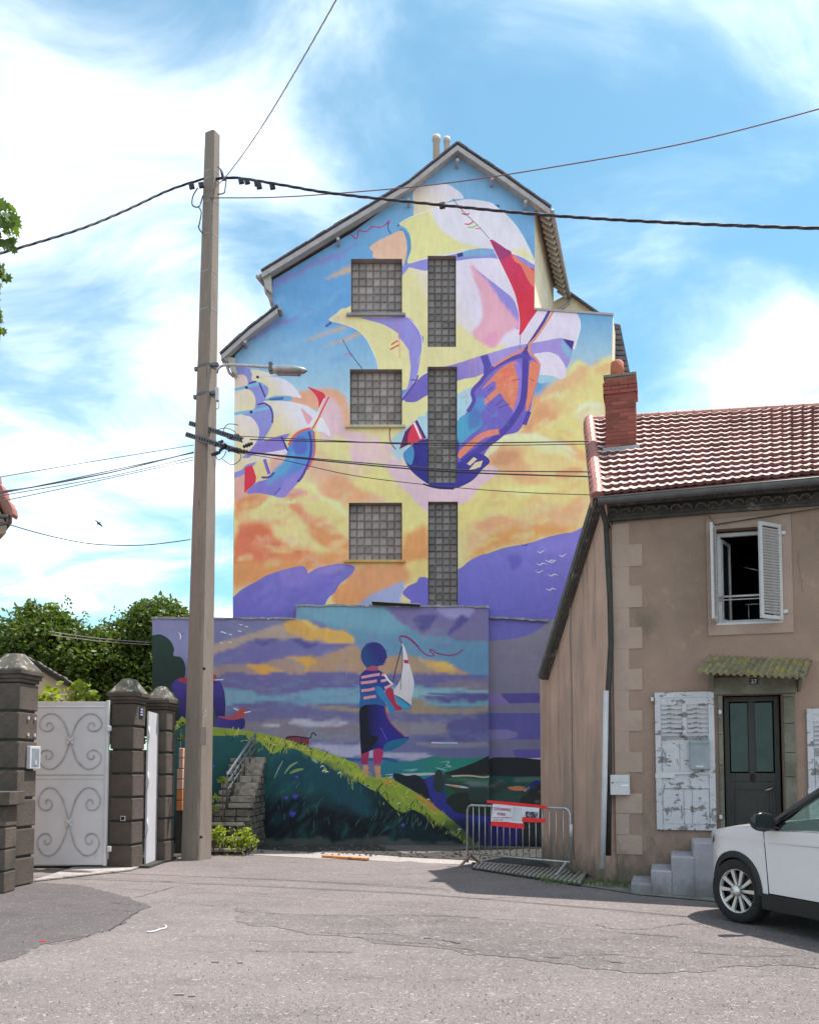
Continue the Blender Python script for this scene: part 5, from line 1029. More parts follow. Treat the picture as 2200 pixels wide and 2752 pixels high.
# chimney
cb = HI @ (lambda d: Vector((0,0,EYE)) + d * ((HM @ E0 - Vector((0,0,EYE))).dot(HM.to_3x3() @ RN) / d.dot(HM.to_3x3() @ RN)))(pixdir(1668, 1212))
CW, CD = .50, .42; cz1 = (HI @ at(1668, 1006, (HM @ cb).y)).z; chim = sub('chimney', (cb.x, cb.y + CD/2, cb.z - .15))
def CB(name, mb, m, **k): return mb.build(name, m, chim, local=True, **k)
HH = cz1 - cb.z + .15; mb = MB(); mb.box((-CW/2+.008, -CD/2+.008, -.3), (CW/2-.008, CD/2-.008, HH-.01)); CB('mortar_core', mb, M['joint'])
bm_ = {}
for ln in (.5, .25, 1): b_ = MB(); b_.box((-.5, -.5, -.5), (.5, .5, .5)); bm_[ln] = b_.mesh('brick', M['brick'])
bh = .066; nb = int((HH - .05) / bh)
for k in range(nb):
    z = .05 + k*bh; grow = .03 if k >= nb - 4 and k < nb - 1 else 0
    for side in range(4):
        ln, ot = ((CW, CD) if side % 2 == 0 else (CD, CW)); ln += 2*grow; hw = ot/2 + grow
        cuts = [0, .48, 1] if (k + side) % 2 else [0, .24, .74, 1]
        for a_, b_ in zip(cuts, cuts[1:]):
            l = (b_ - a_) * ln - .008; c = -ln/2 + (a_ + b_)/2 * ln; off = hw - .03 + rnd.uniform(-.003, .003)
            loc = [(c, -off, z), (off, c, z), (c, off, z), (-off, c, z)][side]
            o = inst('brick', bm_[.5], loc, chim, (0, 0, 0 if side % 2 == 0 else math.pi/2), (l, .06, bh - .010))
mb = MB(); mb.box((-CW/2-.05, -CD/2-.05, .06), (CW/2+.05, CD/2+.05, .22)); CB('flashing', mb, M['lead'], bevel=.02)
mb = MB(); mb.obox((0, -CD/2-.09, .02), (CW/2+.12, 0, 0), EY * .11, RN * .012); mb.obox((CW/2+.12, 0, .16), (.12, 0, 0), EY * .30, RN * .01); mb.obox((-CW/2-.08, 0, .16), (.06, 0, 0), EY * .30, RN * .01); CB('lead_apron', mb, M['lead'])
mb = MB(); mb.box((-CW/2-.02, -CD/2-.02, HH-.03), (CW/2+.02, CD/2+.02, HH+.01)); CB('cap', mb, M['joint'])
mb = MB(); mb.lathe([(.125, 0), (.105, .30), (.09, .32), (.075, 0)], (-.05, 0, HH), 14); CB('chimney_pot', mb, M['pot'])
# upstairs window
uw = sub('window', (UWIN[0], 0, UWIN[1]), 'open upstairs window between white louvred shutters')
W_, H_ = UWIN[2]-UWIN[0], UWIN[3]-UWIN[1]
def FR(mb, x0, z0, x1, z1, t_, y0, y1):
    mb.box((x0, y0, z0), (x0+t_, y1, z1)); mb.box((x1-t_, y0, z0), (x1, y1, z1)); mb.box((x0+t_, y0, z0), (x1-t_, y1, z0+t_)); mb.box((x0+t_, y0, z1-t_), (x1-t_, y1, z1)); return mb
def UB(name, mb, m, par=uw, **k): return mb.build(name, m, par, local=True, **k)
UB('frame', FR(MB(), .02, .0, W_-.02, H_-.03, .055, .12, .18), M['white'], bevel=.004)
UB('sill', MB().box((-.02, -.03, -.035), (W_+.02, .2, .0)), M['white'], bevel=.006)
sash = FR(MB(), 0, 0, .40, H_-.16, .045, -.02, .02); o = UB('open_sash', sash, M['white'], bevel=.003); o.location = (.08, .20, .06); o.rotation_euler = (0, 0, R(68))
o = UB('pane', MB().box((.045, -.003, .045), (.355, .003, H_-.205)), M['glass']); o.location = (.08, .20, .06); o.rotation_euler = (0, 0, R(68))
mb = MB(); mb.tube([(.04, .08, H_*.29), (W_-.04, .08, H_*.29)], .016, 8); UB('guard_bar', mb, M['white'])
mb = MB(); mb.tube([(.04, .08, H_*.29-.05), (W_-.04, .08, H_*.29-.05)], .008, 8); UB('guard_rod', mb, M['white'])
UB('rack_bar', MB().tube([(W_*.5, .5, .35), (W_*.8, .5, .35)], .010, 5), M['steel']); UB('rack_leg', MB().tube([(W_*.55, .5, .34), (W_*.55, .5, .05)], .008, 5), M['steel']); UB('indoor_rod', MB().tube([(W_*.5, .6, .95), (W_*.8, .55, .86)], .008, 5), M['steel'])
def shutter(name, w_, h_, m, louv=(.06, .94), par=uw, panel=True, cols=1, lab=None):
    s = bpy.data.objects.new(name, None); COL.objects.link(s); s.parent = par; tag(s, lab)
    def SB(nm, mb, m2, **k): return mb.build(nm, m2, s, local=True, **k)
    return s
def shutter_leaf(par, loc, rz, w_, h_, flip):
    me = []; root = MB(); FR(root, 0, 0, w_, h_, .055, -.018, .018); o = UB('shutter', root, M['shutter'], par, bevel=.003); o.location = loc; o.rotation_euler = (0, 0, rz)
    n_ = 30; sl_ = MB(); sl_.obox((0, 0, 0), ((w_-.112)/2, 0, 0), (0, .014, .012), (0, -.0025, .003)); sl_ = sl_.mesh('slat', M['shutter'])
    for i in range(n_): inst('slat', sl_, (w_/2, 0, .075 + (i+.5)*(h_-.15)/n_), o)
    return o
# (window is already one level deep, so each leaf's slats are joined to stay within three levels)
def leaf(loc, rz, w_, h_):
    mb = FR(MB(), 0, 0, w_, h_, .055, -.018, .018)
    mb2 = MB()
    for i in range(30): mb2.obox((w_/2, 0, .075 + (i+.5)*(h_-.15)/30), ((w_-.112)/2, 0, 0), (0, .014, .012), (0, -.0025, .003))
    o = HB('shutter', MB().add(mb.v, mb.f), M['shutter'], bevel=.003); o.location = loc; o.rotation_euler = (0, 0, rz)
    sl_ = MB().obox((0, 0, 0), ((w_-.112)/2, 0, 0), (0, .014, .012), (0, -.0025, .003)).mesh('slat', M['shutter'])
    for i in range(30): inst('slat', sl_, (w_/2, 0, .075 + (i+.5)*(h_-.15)/30), o)
    return o
leaf((UWIN[0]-.01, -.03, UWIN[1]-.0), R(-100), .44, H_).name = 'shutter'
leaf((UWIN[2]+.02, -.03, UWIN[1]-.0), R(180+42), .44, H_)
for x, z in ((UWIN[0]-.05, .1), (UWIN[0]-.05, H_-.15), (UWIN[2]+.06, .1), (UWIN[2]+.06, H_-.15)):
    HB('hinge', MB().box((x-.03, -.055, UWIN[1]+z), (x+.03, -.02, UWIN[1]+z+.05)), M['white'], bevel=.004)
# door
door = sub('door', (DOOR[0], 0, DOOR[1])); W_, H_ = DOOR[2]-DOOR[0], DOOR[3]-DOOR[1]
def DB(name, mb, m, **k): return mb.build(name, m, door, local=True, **k)
mb = FR(MB(), .03, 0, W_-.03, H_-.02, .07, .20, .27); mb.box((.10, .21, .07), (W_-.10, .26, H_*.40)); mb.box((W_/2-.045, .205, H_*.40), (W_/2+.045, .265, H_-.09)); mb.box((.10, .205, H_*.40), (W_-.10, .268, H_*.46)); DB('door_leaf', mb, M['doorwood'], bevel=.005)
mb = FR(MB(), .16, .14, W_-.16, H_*.36, .03, .195, .215); DB('panel_moulding', mb, M['doorwood'])
for a_, b_ in ((.12, W_/2-.05), (W_/2+.05, W_-.12)):
    mb = MB(); mb.box((a_, .235, H_*.47), (b_, .24, H_-.11)); DB('pane', mb, M['doorglass'])
mb = MB(); mb.tube([(W_-.15, .20, H_*.355), (W_-.15, .15, H_*.355), (W_-.25, .15, H_*.34)], .012, 8); DB('handle', mb, M['steel'])
a, b = fc(1912, 1822), fc(2140, 1866)
mb = MB(); mb.box((a.x, -.05, DOOR[3]+.002), (b.x, .0, a.z)); HB('lintel', mb, M['stone'], bevel=.008)
zb = DOOR[1]
for x0, x1 in ((fc(1930, 2000).x, DOOR[0]-.004), (DOOR[2]+.004, fc(2136, 2000).x)):
    zz = zb
    while zz < DOOR[3] - .05:
        z2 = min(DOOR[3] - .002, zz + rnd.uniform(.34, .5)); mb = MB(); mb.box((x0, -.045 + rnd.uniform(-.006, .006), zz), (x1, .1, z2 - .008)); HB('jamb_stone', mb, M['stone'], bevel=.008); zz = z2
def text(name, s, size, m, par, loc, rot=(math.pi/2, 0, 0), ext=.002, sx=1):
    c = bpy.data.curves.new(name, 'FONT'); c.body = s; c.size = size; c.extrude = ext; c.align_x = 'CENTER'; c.align_y = 'CENTER'; c.resolution_u = 3
    o = bpy.data.objects.new(name, c); COL.objects.link(o); bpy.context.view_layer.update()
    me = bpy.data.meshes.new_from_object(o); bpy.data.objects.remove(o); me.name = name; me.materials.clear(); me.materials.append(m)
    q = bpy.data.objects.new(name, me); COL.objects.link(q); q.parent = par; q.location = loc; q.rotation_euler = rot; q.scale = (sx, 1, 1); return q
c = fc(2025, 1832, .06); mb = MB(); mb.box((c.x-.062, -.062, c.z-.045), (c.x+.062, -.052, c.z+.045)); HB('number_plate', mb, mat('dark_enamel', (.03, .035, .05), .35), bevel=.003)
text('door_number', '27', .082, mat('enamel_white', (.8, .8, .8), .4), house, (c.x, -.066, c.z))
# canopy
a, b = fc(1905, 1762, .02), fc(2182, 1772, .02); c, d = fc(1868, 1806, .50), fc(2164, 1822, .50); mb = MB(); n_ = 96
for i in range(n_+1):
    f = i/n_; wv = .020*math.sin(f*2*math.pi*16)
    for P_, Q_ in ((a, b), (a.lerp(c, .5), b.lerp(d, .5)), (c, d)):
        p = P_.lerp(Q_, f); mb.v += [(p.x, p.y, p.z + wv), (p.x, p.y, p.z + wv - .012)]
for i in range(n_):
    k, l = i*6, (i+1)*6
    mb.f += [(k, k+2, l+2, l), (k+2, k+4, l+4, l+2), (k+1, l+1, l+3, k+3), (k+3, l+3, l+5, k+5), (k+4, k+5, l+5, l+4)]
mb.mi = [0]*len(mb.f); mb.sm = [False]*len(mb.f); HB('canopy', mb, M['canopy'], recalc=True)
for x in (fc(1910, 1830).x, fc(2145, 1830).x):
    HB('canopy_bracket', MB().prism([(x-.02, 0, c.z-.28), (x-.02, 0, c.z+.1), (x-.02, -.42, c.z-.03)], (.04, 0, 0)), M['stone'])
# peeling shutter beside the door and its neighbour
def big_shutter(x0, y0, x1, y1, box_, lab):
    a, b = fc(x0, y0, .05), fc(x1, y1, .05); w_, h_ = b.x-a.x, a.z-b.z; s = sub('old_shutter', (a.x, -.03, b.z), lab)
    SB = lambda nm, mb, m, **k: mb.build(nm, m, s, local=True, **k)
    SB('backing_board', MB().box((.03, -.004, .03), (w_-.03, .012, h_-.03)), M['peel'])
    SB('shutter_frame', FR(MB(), 0, 0, w_, h_, .085, -.03, .02), M['peel'], bevel=.004)
    for k, z in enumerate((.26, .36, .66, .73)):
        if k in (0, 2): continue
    for z, t_ in ((.345, .075), (.415, .03), (.60, .03), (.665, .05), (.68, .02)): pass
    rails = (.40, .355, .30); 
    for z in (.40, .54*1.22, .66+.0): SB('rail', MB().box((.085, -.028, h_*z), (w_-.085, .01, h_*z+.05)), M['peel'], bevel=.004)
    SB('rail', MB().box((.085, -.028, h_*.30), (w_-.085, .01, h_*.30+.04)), M['peel'], bevel=.004)
    SB('stile', MB().box((w_/2-.035, -.026, h_*.68), (w_/2+.035, .01, h_-.19)), M['peel'], bevel=.004)
    SB('top_board', MB().box((.085, -.024, h_-.19), (w_-.085, .01, h_-.085)), M['peel'], bevel=.004)
    for cx0, cx1 in ((.09, w_/2-.04), (w_/2+.04, w_-.09)):
        sl_ = MB().obox((0,0,0), ((cx1-cx0)/2, 0, 0), (0, .02, .022), (0, -.004, .004)).mesh('slat', M['peel']); z0, z1 = h_*.70, h_-.20
        for i in range(6): inst('slat', sl_, ((cx0+cx1)/2, -.014, z0 + (i+.5)*(z1-z0)/6), s)
    for cx0, cx1, z0, z1 in ((.095, w_*.46, .09, h_*.29), (w_*.47, w_*.60, .09, h_*.29), (w_*.61, w_-.095, .09, h_*.29), (.095, w_*.40, h_*.425, h_*.64), (w_*.42, w_-.095, h_*.425, h_*.64)):
        SB('panel', MB().box((cx0, -.016, z0), (cx1, -.005, z1)), M['peel'], bevel=.003)
    SB('hinge_strap', MB().box((-.01, -.036, h_*.375), (w_*.32, -.029, h_*.375+.07)), M['white'], bevel=.003)
    return s, w_, h_
s, w_, h_ = big_shutter(1758, 1862, 1925, 2233, True, 'tall white shutter with badly peeling paint, left of the door')
a, b = fc(1853, 1990, .12), fc(1906, 2068, .12)
bx = sub('meter_box', (a.x, 0, b.z)); BB = lambda nm, mb, m, **k: mb.build(nm, m, bx, local=True, **k)
bw_, bh_ = b.x-a.x, a.z-b.z
BB('box_body', MB().box((0, -.13, 0), (bw_, -.062, bh_-.04)), M['metalbox'], bevel=.006); BB('box_lid', MB().box((-.008, -.14, bh_-.055), (bw_+.008, -.062, bh_)), M['metalbox'], bevel=.006)
BB('box_window', MB().box((bw_*.3, -.134, .03), (bw_*.7, -.13, .055)), M['white'])
big_shutter(2166, 1905, 2335, 2275, False, 'white louvred shutter at the right-hand edge, right of the door')
for x, y in ((1934, 1914), (1936, 2196), (1752, 1880)):
    c = fc(x, y, .05); HB('shutter_stop', MB().box((c.x-.02, -.09, c.z-.03), (c.x+.02, 0, c.z+.03)), M['white'], bevel=.005)
# letterbox
a, b = fc(1639, 2083, .1), fc(1692, 2137, .1); lb = thing('letterbox', 'small white metal letterbox on the pink wall beside the white downpipe', 'letterbox', tuple(HM @ Vector((a.x, 0, b.z))), -HA)
w_, h_ = b.x-a.x, a.z-b.z; LBX = lambda nm, mb, m, **k: mb.build(nm, m, lb, local=True, **k)
LBX('box', MB().box((0, -.12, 0), (w_, -.016, h_)), M['white'], bevel=.006); LBX('flap', MB().box((.012, -.126, h_*.64), (w_-.012, -.12, h_-.02)), M['white'], bevel=.003)
LBX('name_strip', MB().box((w_*.55, -.124, h_*.46), (w_*.93, -.121, h_*.50)), mat('pale_label', (.85, .85, .86), .5)); LBX('lock', MB().lathe([(.010, 0), (.010, .006)], (w_*.12, -.121, h_*.60), 10, 'Y'), M['black'])
# steps
ZL = fc(1980, 2265, 1.0).z
xs_ = [fc(1694, 2380, 1.0).x, fc(1748, 2350, 1.0).x, fc(1803, 2310, 1.0).x, fc(1862, 2270, 1.0).x, fc(2200, 2270, .9).x]
zs_ = [fc(1700, 2374, 1.0).z, fc(1760, 2340, 1.0).z, fc(1830, 2303, 1.0).z, fc(1890, 2265, 1.0).z]
st = thing('doorstep_stairs', 'four pale worn concrete steps rising to the door of number 27', 'steps', tuple(HM @ Vector((xs_[0], 0, -.1))), -HA); SM = base_of(st)
for i in range(4):
    mb = MB(); mb.box((xs_[i], -1.0 + i*.012, -.4), (xs_[i+1] + (.012 if i < 3 else 0), -.002, zs_[i])); mb.v = [tuple(HM @ Vector(v)) for v in mb.v]; mb.build('step', M['stepcon'], st, bevel=.025, bseg=3)
# hairline cracks in the render
for k, (x, y, l, sl) in enumerate(((2140,1480,110,.15),(1745,2245,60,.6))):
    q = random.Random(k); P = []; 
    for i in range(9): P.append(fc(x + sl*l*i/8 + q.uniform(-4, 4), y + l*i/8, .001))
    HB('crack', MB().tube(P, .0018, 4), M['crack'])
# rubble and pavement at the foot of the house
o = sheet('pavement', [HM @ Vector(p) for p in ((-.5,-.35,0),(.0,-.7,0),(.5,-1.15,0),(1.5,-1.42,0),(3,-1.5,0),(6,-1.55,0),(6,.1,0),(0,.1,0),(-.5,.2,0))], .012, M['dirtconc'], world=True); tag(o, kind='structure')
# ------------------------------------------------------------------ gate pillars
M['gatestone'] = mat('brown_gate_stone', (.090, .066, .055), .9, var=.22, scale=4, bump=.008, bscale=35, per_obj=.10, fine=.14); addmask(M['gatestone'], (.045, .042, .035), 1.9, .50, .68); addmask(M['gatestone'], (.22, .20, .17), 11, .66, .72)
M['gatejoint'] = mat('dark_joint', (.05, .047, .042), .95, var=.3, scale=8)
M['lichen'] = addmask(addmask(mat('lichened_cap', (.10, .088, .075), .9, var=.25, scale=5, bump=.01, bscale=30, fine=.15), (.33, .32, .28), 10, .56, .60), (.30, .22, .06), 8, .64, .68, loc=(3, 3, 3))
M['greygate'] = mat('grey_gate_paint', (.54, .52, .55), .45, var=.05, scale=3, bump=.001, bscale=80); addmask(M['greygate'], (.42, .40, .40), 4, .62, .78, (1, 1, .4))
M['gatedark'] = mat('tarnished_scroll', (.34, .33, .34), .6, var=.35, scale=6)
M['rust'] = mat('rusty_paint', (.20, .15, .12), .7, var=.3, scale=12)
def pillar(px, py, w_, label, top_px, lc=7):
    c = ground(px, py); rz = R(-10); ax = Vector((math.cos(rz), math.sin(rz), 0)); ay = Vector((-math.sin(rz), math.cos(rz), 0))
    ctr = c - ax * w_/2 + ay * w_/2; ctr.z = gz(ctr.x)
    t = thing('gate_pillar', label, 'gate pillar', tuple(ctr), rz, 'rusticated stone gate pillars'); h = w_/2
    zt = onplane(px, top_px, c, (0, 1, 0)).z; hc = zt / lc
    PB = lambda nm, mb, m, **k: mb.build(nm, m, t, local=True, **k)
    PB('pillar_core', MB().box((-h+.03, -h+.03, -.3), (h-.03, h-.03, zt)), M['gatejoint'])
    bl = MB().box((-h, -h, .018), (h, h, hc-.018)).mesh('stone_block', M['gatestone'])
    for i in range(lc):
        o = inst('stone_block', bl, (rnd.uniform(-.006, .006), rnd.uniform(-.006, .006), i*hc), t, (0, 0, rnd.uniform(-.012, .012))); b = o.modifiers.new('bevel', 'BEVEL'); b.width = .014; b.segments = 2
    z = zt
    for d_, hh in ((.01, .05), (.035, .06), (.06, .07)):
        PB('cap_moulding', MB().box((-h-d_, -h-d_, z), (h+d_, h+d_, z+hh)), M['gatestone'], bevel=.010); z += hh
    a, b = h + .045, h * .42; mb = MB(); mb.add([(-a,-a,z),(a,-a,z),(a,a,z),(-a,a,z),(-b,-b,z+.25),(b,-b,z+.25),(b,b,z+.25),(-b,b,z+.25)], [(3,2,1,0),(4,5,6,7),(0,1,5,4),(1,2,6,5),(2,3,7,6),(3,0,4,7)]); PB('cap', mb, M['lichen'], bevel=.02)
    return t, c, ax, ay, hc
p1 = pillar(38, 2387, .46, 'nearest stone gate pillar with a framed white box on its side, at the left edge', 1832)
p2 = pillar(352, 2337, .42, 'middle stone gate pillar between the two grey gates, lichen on its cap', 1889)
p3 = pillar(442, 2320, .38, 'smaller stone gate pillar just left of the utility pole', 1906)
def onside(P, px, py, d=0):   # a point on a pillar's right-hand side
    t, c, ax, ay, hc = P; return onplane(px, py, c + ax * d, ax)
def sidebox(P, x0, y0, x1, y1, th):
    a, b = onside(P, x0, y0), onside(P, x1, y1); ax, ay = P[2], P[3]; cc = (a + b) / 2; return cc, abs((b - a).dot(ay)) / 2, abs(a.z - b.z) / 2
c, hy, hz = sidebox(p1, 70, 2008, 100, 2064, 0); ax, ay = p1[2], p1[3]
e = thing('wall_box', 'dark letter hatch in a white frame fixed to the side of the nearest gate pillar', 'box', tuple(c))
mb = MB(); hy = .13; hz = .165; mb.obox(c + ax*.03, ax*.03, ay*hy, (0, 0, hz)); mb.build('box', M['white'], e, bevel=.008)
MB().obox(c + ax*.062, ax*.003, ay*(hy-.04), (0, 0, hz-.035)).build('hatch', M['metalbox'], e); MB().obox(c + ax*.068 - Vector((0,0,hz*.45)), ax*.004, ay*.015, (0, 0, .03)).build('latch', M['white'], e)
for dy, dz in ((-.08, .12), (.08, .12), (-.08, -.12), (.08, -.12)):
    q = onside(p1, 83, 1953) + ay*dy + Vector((0, 0, dz)); MB().obox(q + ax*.012, ax*.01, ay*.014, (0, 0, .022)).build('bolt', M['white'], p1[0])
c = onside(p2, 378, 1915); e = thing('number_plaque', 'small dark blue plaque with white marks high on the middle gate pillar', 'plaque', tuple(c))
MB().obox(c + ax*.008, ax*.008, ay*.06, (0, 0, .085)).build('plate', mat('blue_enamel', (.02, .03, .09), .35), e)
for k in range(3): MB().obox(c + ax*.018 + Vector((0, 0, .05 - k*.045)), ax*.003, ay*.035, (0, 0, .012)).build('mark', M['white'], e)
fn = -p2[3]; c = onplane(331, 2200, p2[1], fn); mb = MB(); mb.obox(c + fn*.008, p2[2]*.042, fn*.008, (0, 0, .042)); e = thing('gate_socket', 'small square white framed socket low on the front of the middle gate pillar', 'socket', tuple(c)); mb.build('frame', M['white'], e)
MB().obox(c + fn*.018, p2[2]*.030, fn*.003, (0, 0, .030)).build('socket_hole', M['black'], e)
# low wall with coping left of the nearest pillar
lw = thing('garden_wall', 'low stone garden wall with pale coping, cut by the left edge of the photo', 'wall', (-6.6, 12.1, 0))
b = at(46, 2146, 12.1); zt = at(20, 2128, 11.95).z; zl = at(20, 2165, 11.95).z
for i in range(4): MB().box((b.x - .02 - i*.52, 11.92, zl), (b.x - .53 - i*.52, 12.4, zt)).build('coping_stone', M['gatestone'], lw, bevel=.012)
xr = at(14, 2300, 12.05).x
MB().box((xr - 2.2, 12.06, -.2), (xr, 12.34, zl)).build('wall_core', M['gatejoint'], lw)
for r_ in range(4):
    for i in range(5):
        x1 = xr + .01 - i*.44 - (r_ % 2)*.0; MB().box((x1, 12.02, .01 + r_*zl/4), (x1 - .42, 12.36, (r_+1)*zl/4 - .014)).build('stone_block', M['gatestone'], lw, bevel=.012)

# ------------------------------------------------------------------ grey sheet-steel gate with scrolls
GY = 15.05
gt = thing('metal_gate', 'grey sheet steel gate leaf with scrollwork between two stone pillars', 'gate', tuple(at(190, 2330, GY)))
g0, g1 = at(84, 1886, GY), at(289, 2326, GY); g0.x = at(70, 2100, GY).x; gx0, gx1, gz0, gz1 = g0.x, at(288, 2100, GY).x, g1.z, g0.z
mb = MB(); mb.box((gx0, GY, gz0), (gx1, GY+.03, gz1)); mb.build('gate_panel', M['greygate'], gt, bevel=.004)
mb = MB(); mb.box((gx1-.035, GY-.02, gz0-.01), (gx1+.012, GY+.05, gz1+.02)); mb.build('gate_stile', M['greygate'], gt, bevel=.006)
zm = at(190, 2092, GY).z
for z_ in (gz1 - .09, zm, gz0 + .02): MB().box((gx0, GY-.014, z_-.012), (gx1-.06, GY, z_+.012)).build('gate_rail', M['greygate'], gt, bevel=.004)
MB().box((gx0, GY-.006, zm+.05), (gx1-.06, GY, zm+.058)).build('gate_rail', M['rust'], gt)
def scroll(cx_, cz_, sx_, sz_):
    pts = [(.05, 0)]
    prof = catmull([(.02,.05),(.10,.36),(.22,.68),(.42,.93),(.62,1.0),(.82,.92),(.95,.74),(.97,.55),(.88,.40),(.74,.34),(.60,.38),(.54,.50),(.58,.62),(.68,.66),(.75,.60),(.73,.52)], False, 5)
    return [Vector((cx_ + p[0]*sx_, GY - .012, cz_ + p[1]*sz_)) for p in prof]
for (cy_, ty, by) in ((1990, 1918, 2067), (2210, 2117, 2300)):
    c = at(191, cy_, GY); hx = (gx1 - .10 - gx0 - .12)/2; cc = Vector((gx0 + .18 + hx*.95, GY, c.z)); cc.x = at(190 if cy_ < 2100 else 186, cy_, GY).x
    wx_ = gx1 - .09 - cc.x
    for sx_ in (1, -1):
        for zz in (at(0, ty, GY).z - c.z, at(0, by, GY).z - c.z):
            MB().tube(scroll(cc.x, c.z, sx_*wx_, zz), .0095, 6).build('scroll', M['gatedark'], gt)
    mb = MB(); 
    for k in range(4): a_ = k*math.pi/2 + math.pi/4; mb.obox(Vector((cc.x, GY-.022, c.z)) + Vector((math.cos(a_), 0, math.sin(a_)))*.035, Vector((math.cos(a_), 0, math.sin(a_)))*.04, (0, .006, 0), Vector((-math.sin(a_), 0, math.cos(a_)))*.022)
    mb.lathe([(.025, 0), (.02, .02), (.0, .028)], (cc.x, GY-.03, c.z), 10, 'Y'); mb.build('rosette', M['greygate'], gt)
for y in (1958, 2282): q = at(294, y, GY-.05); MB().obox(q, (.03, 0, 0), (0, .04, 0), (0, 0, .045)).build('hinge', M['white'] if y > 2000 else M['greygate'], gt, bevel=.01)
g2 = thing('narrow_gate', 'pale grey gate leaf seen nearly edge on between the middle and small pillars', 'gate', tuple(ground(396, 2326)))
a, b = ground(388, 2330), ground(402, 2324); a2 = at(389, 1912, a.y); mb = MB(); mb.prism([Vector((a.x, a.y, .05)), Vector((b.x, a.y+.75, .05)), Vector((b.x, a.y+.75, a2.z)), Vector((a.x, a.y, a2.z))], (.03, -.005, 0)); mb.build('gate_panel', M['greygate'], g2)
for z_ in (.5, 1.3, 2.1): q = Vector((a.x + .02, a.y - .01, z_)); MB().tube([q, q + Vector((.03, .02, .18)), q + Vector((.0, .03, .34))], .012, 6).build('scroll', M['greygate'], g2)
gs = MB(); q0, q1 = ground(88, 2372), ground(352, 2342); gs.prism([Vector((q0.x, q0.y, .012)), Vector((q1.x, q1.y, .012)), Vector((q1.x, q1.y+.55, .012)), Vector((q0.x-.1, q0.y+1.9, .012))], (0, 0, .02)); o = gs.build('gate_threshold', M['kerbcon']); tag(o, kind='structure')
gs = MB(); gs.box((-12, 15.25, -.02), (-4.4, 40, .045)); o = gs.build('courtyard_ground', M['dirt']); tag(o, kind='structure')

# ------------------------------------------------------------------ utility pole
M['poleconc'] = mat('pole_concrete', (.235, .185, .155), .85, var=.13, scale=2.2, stretch=(1.5, 1.5, .35), bump=.005, bscale=40, fine=.10); addmask(M['poleconc'], (.14, .115, .10), 2.4, .56, .74, (2, 2, .3)); addmask(M['poleconc'], (.10, .085, .078), 3.5, .60, .70, (5, 5, .22), loc=(2, 6, 1)); addmask(M['poleconc'], (.34, .28, .24), 5, .64, .72, (4, 4, .4), loc=(7, 1, 1)); addmask(M['poleconc'], (.09, .08, .075), 34, .70, .74, detail=2)
PB_, PT_ = ground(527, 2310), at(571, 352, 16.75); PY = PB_.y
pole = thing('utility_pole', 'tall tapering concrete utility pole in front of the painted wall', 'utility pole', tuple(PB_))
def polec(z): f = z / PT_.z; return PB_.lerp(PT_, f)
def polehw(z): return .215 + (.118 - .215) * z / PT_.z
rz = R(-27); pax = Vector((math.cos(rz), math.sin(rz), 0)); pay = Vector((-math.sin(rz), math.cos(rz), 0))
def polering(z, k=1.0, ch=.05):
    c = polec(z); h = polehw(z) * k; cs = []
    for a_, b_ in ((-1,-1),(1,-1),(1,1),(-1,1)):
        for q in ((a_*(h-ch), b_*h), (a_*h, b_*(h-ch))) if a_*b_ < 0 else ((a_*h, b_*(h-ch)), (a_*(h-ch), b_*h)): cs.append(c + pax*q[0] + pay*q[1]*.95)
    return cs
def ringmesh(zs, k=1.0, capz=None, ch=.05):
    mb = MB(); n_ = 8
    for z in zs: mb.v += [tuple(p) for p in polering(z, k, ch)]
    for i in range(len(zs)-1):
        for j in range(n_): mb.f.append((i*n_+j, i*n_+(j+1)%n_, (i+1)*n_+(j+1)%n_, (i+1)*n_+j))
    if capz: mb.v.append(tuple(polec(capz))); mb.f += [((len(zs)-1)*n_+j, (len(zs)-1)*n_+(j+1)%n_, len(zs)*n_) for j in range(n_)]
    else: mb.f += [tuple(range(n_))[::-1], tuple((len(zs)-1)*n_+j for j in range(n_))]
    mb.mi = [0]*len(mb.f); mb.sm = [False]*len(mb.f); return mb
zs_ = [-.4, 0] + [i*.6 for i in range(1, 23) if i*.6 < PT_.z - .2] + [PT_.z - .07]
ringmesh(zs_, 1, PT_.z + .0, .035).build('shaft', M['poleconc'], pole, recalc=True)
def zpole(py): return at(545, py, PY).z
for y in (646, 745, 845, 560, 478, 498): z = zpole(y); ringmesh([z, z + .02], 1.02).build('wire_band', M['pipe'], pole)
for y in (997, 1072):
    z = zpole(y); ringmesh([z, z + .05], 1.05).build('clamp_band', M['zinc'], pole)
    for s_ in (-1, 1): c = polec(z) + pax*s_*(polehw(z)*1.25+.02) + Vector((0, -.05, .02)); MB().obox(c, (.07, 0, 0), (0, .04, 0), (0, 0, .035)).build('clamp_lug', M['zinc'], pole, bevel=.008)
h_ = MB(); c = at(547, 1797, PY - .22)
for y in (1797, 2250): c = at(549 if y < 2000 else 541, y, PB_.y - .235); MB().lathe([(.026, 0), (.026, .02)], tuple(c), 10, 'Y').build('bolt_hole', M['black'], pole)
fpl = -pay; 
def onpole(px, py, d=.002): z_ = zpole(py); c0 = polec(z_) + fpl*(polehw(z_)*.95 + d); return onplane(px, py, c0, fpl)
M['plate'] = mat('pale_plate', (.30, .235, .21), .7)
c = onpole(547, 1979); MB().obox(c, pax*.07, fpl*.004, (0, 0, .17)).build('blank_plate', M['plate'], pole)
M['numgrey'] = mat('stencil_grey', (.42, .38, .35), .6)
text('pole_number', '8', .20, M['numgrey'], pole, tuple(base_of(pole).inverted() @ onpole(550, 1921, .01)), (math.pi/2, 0, rz), .004, .8)
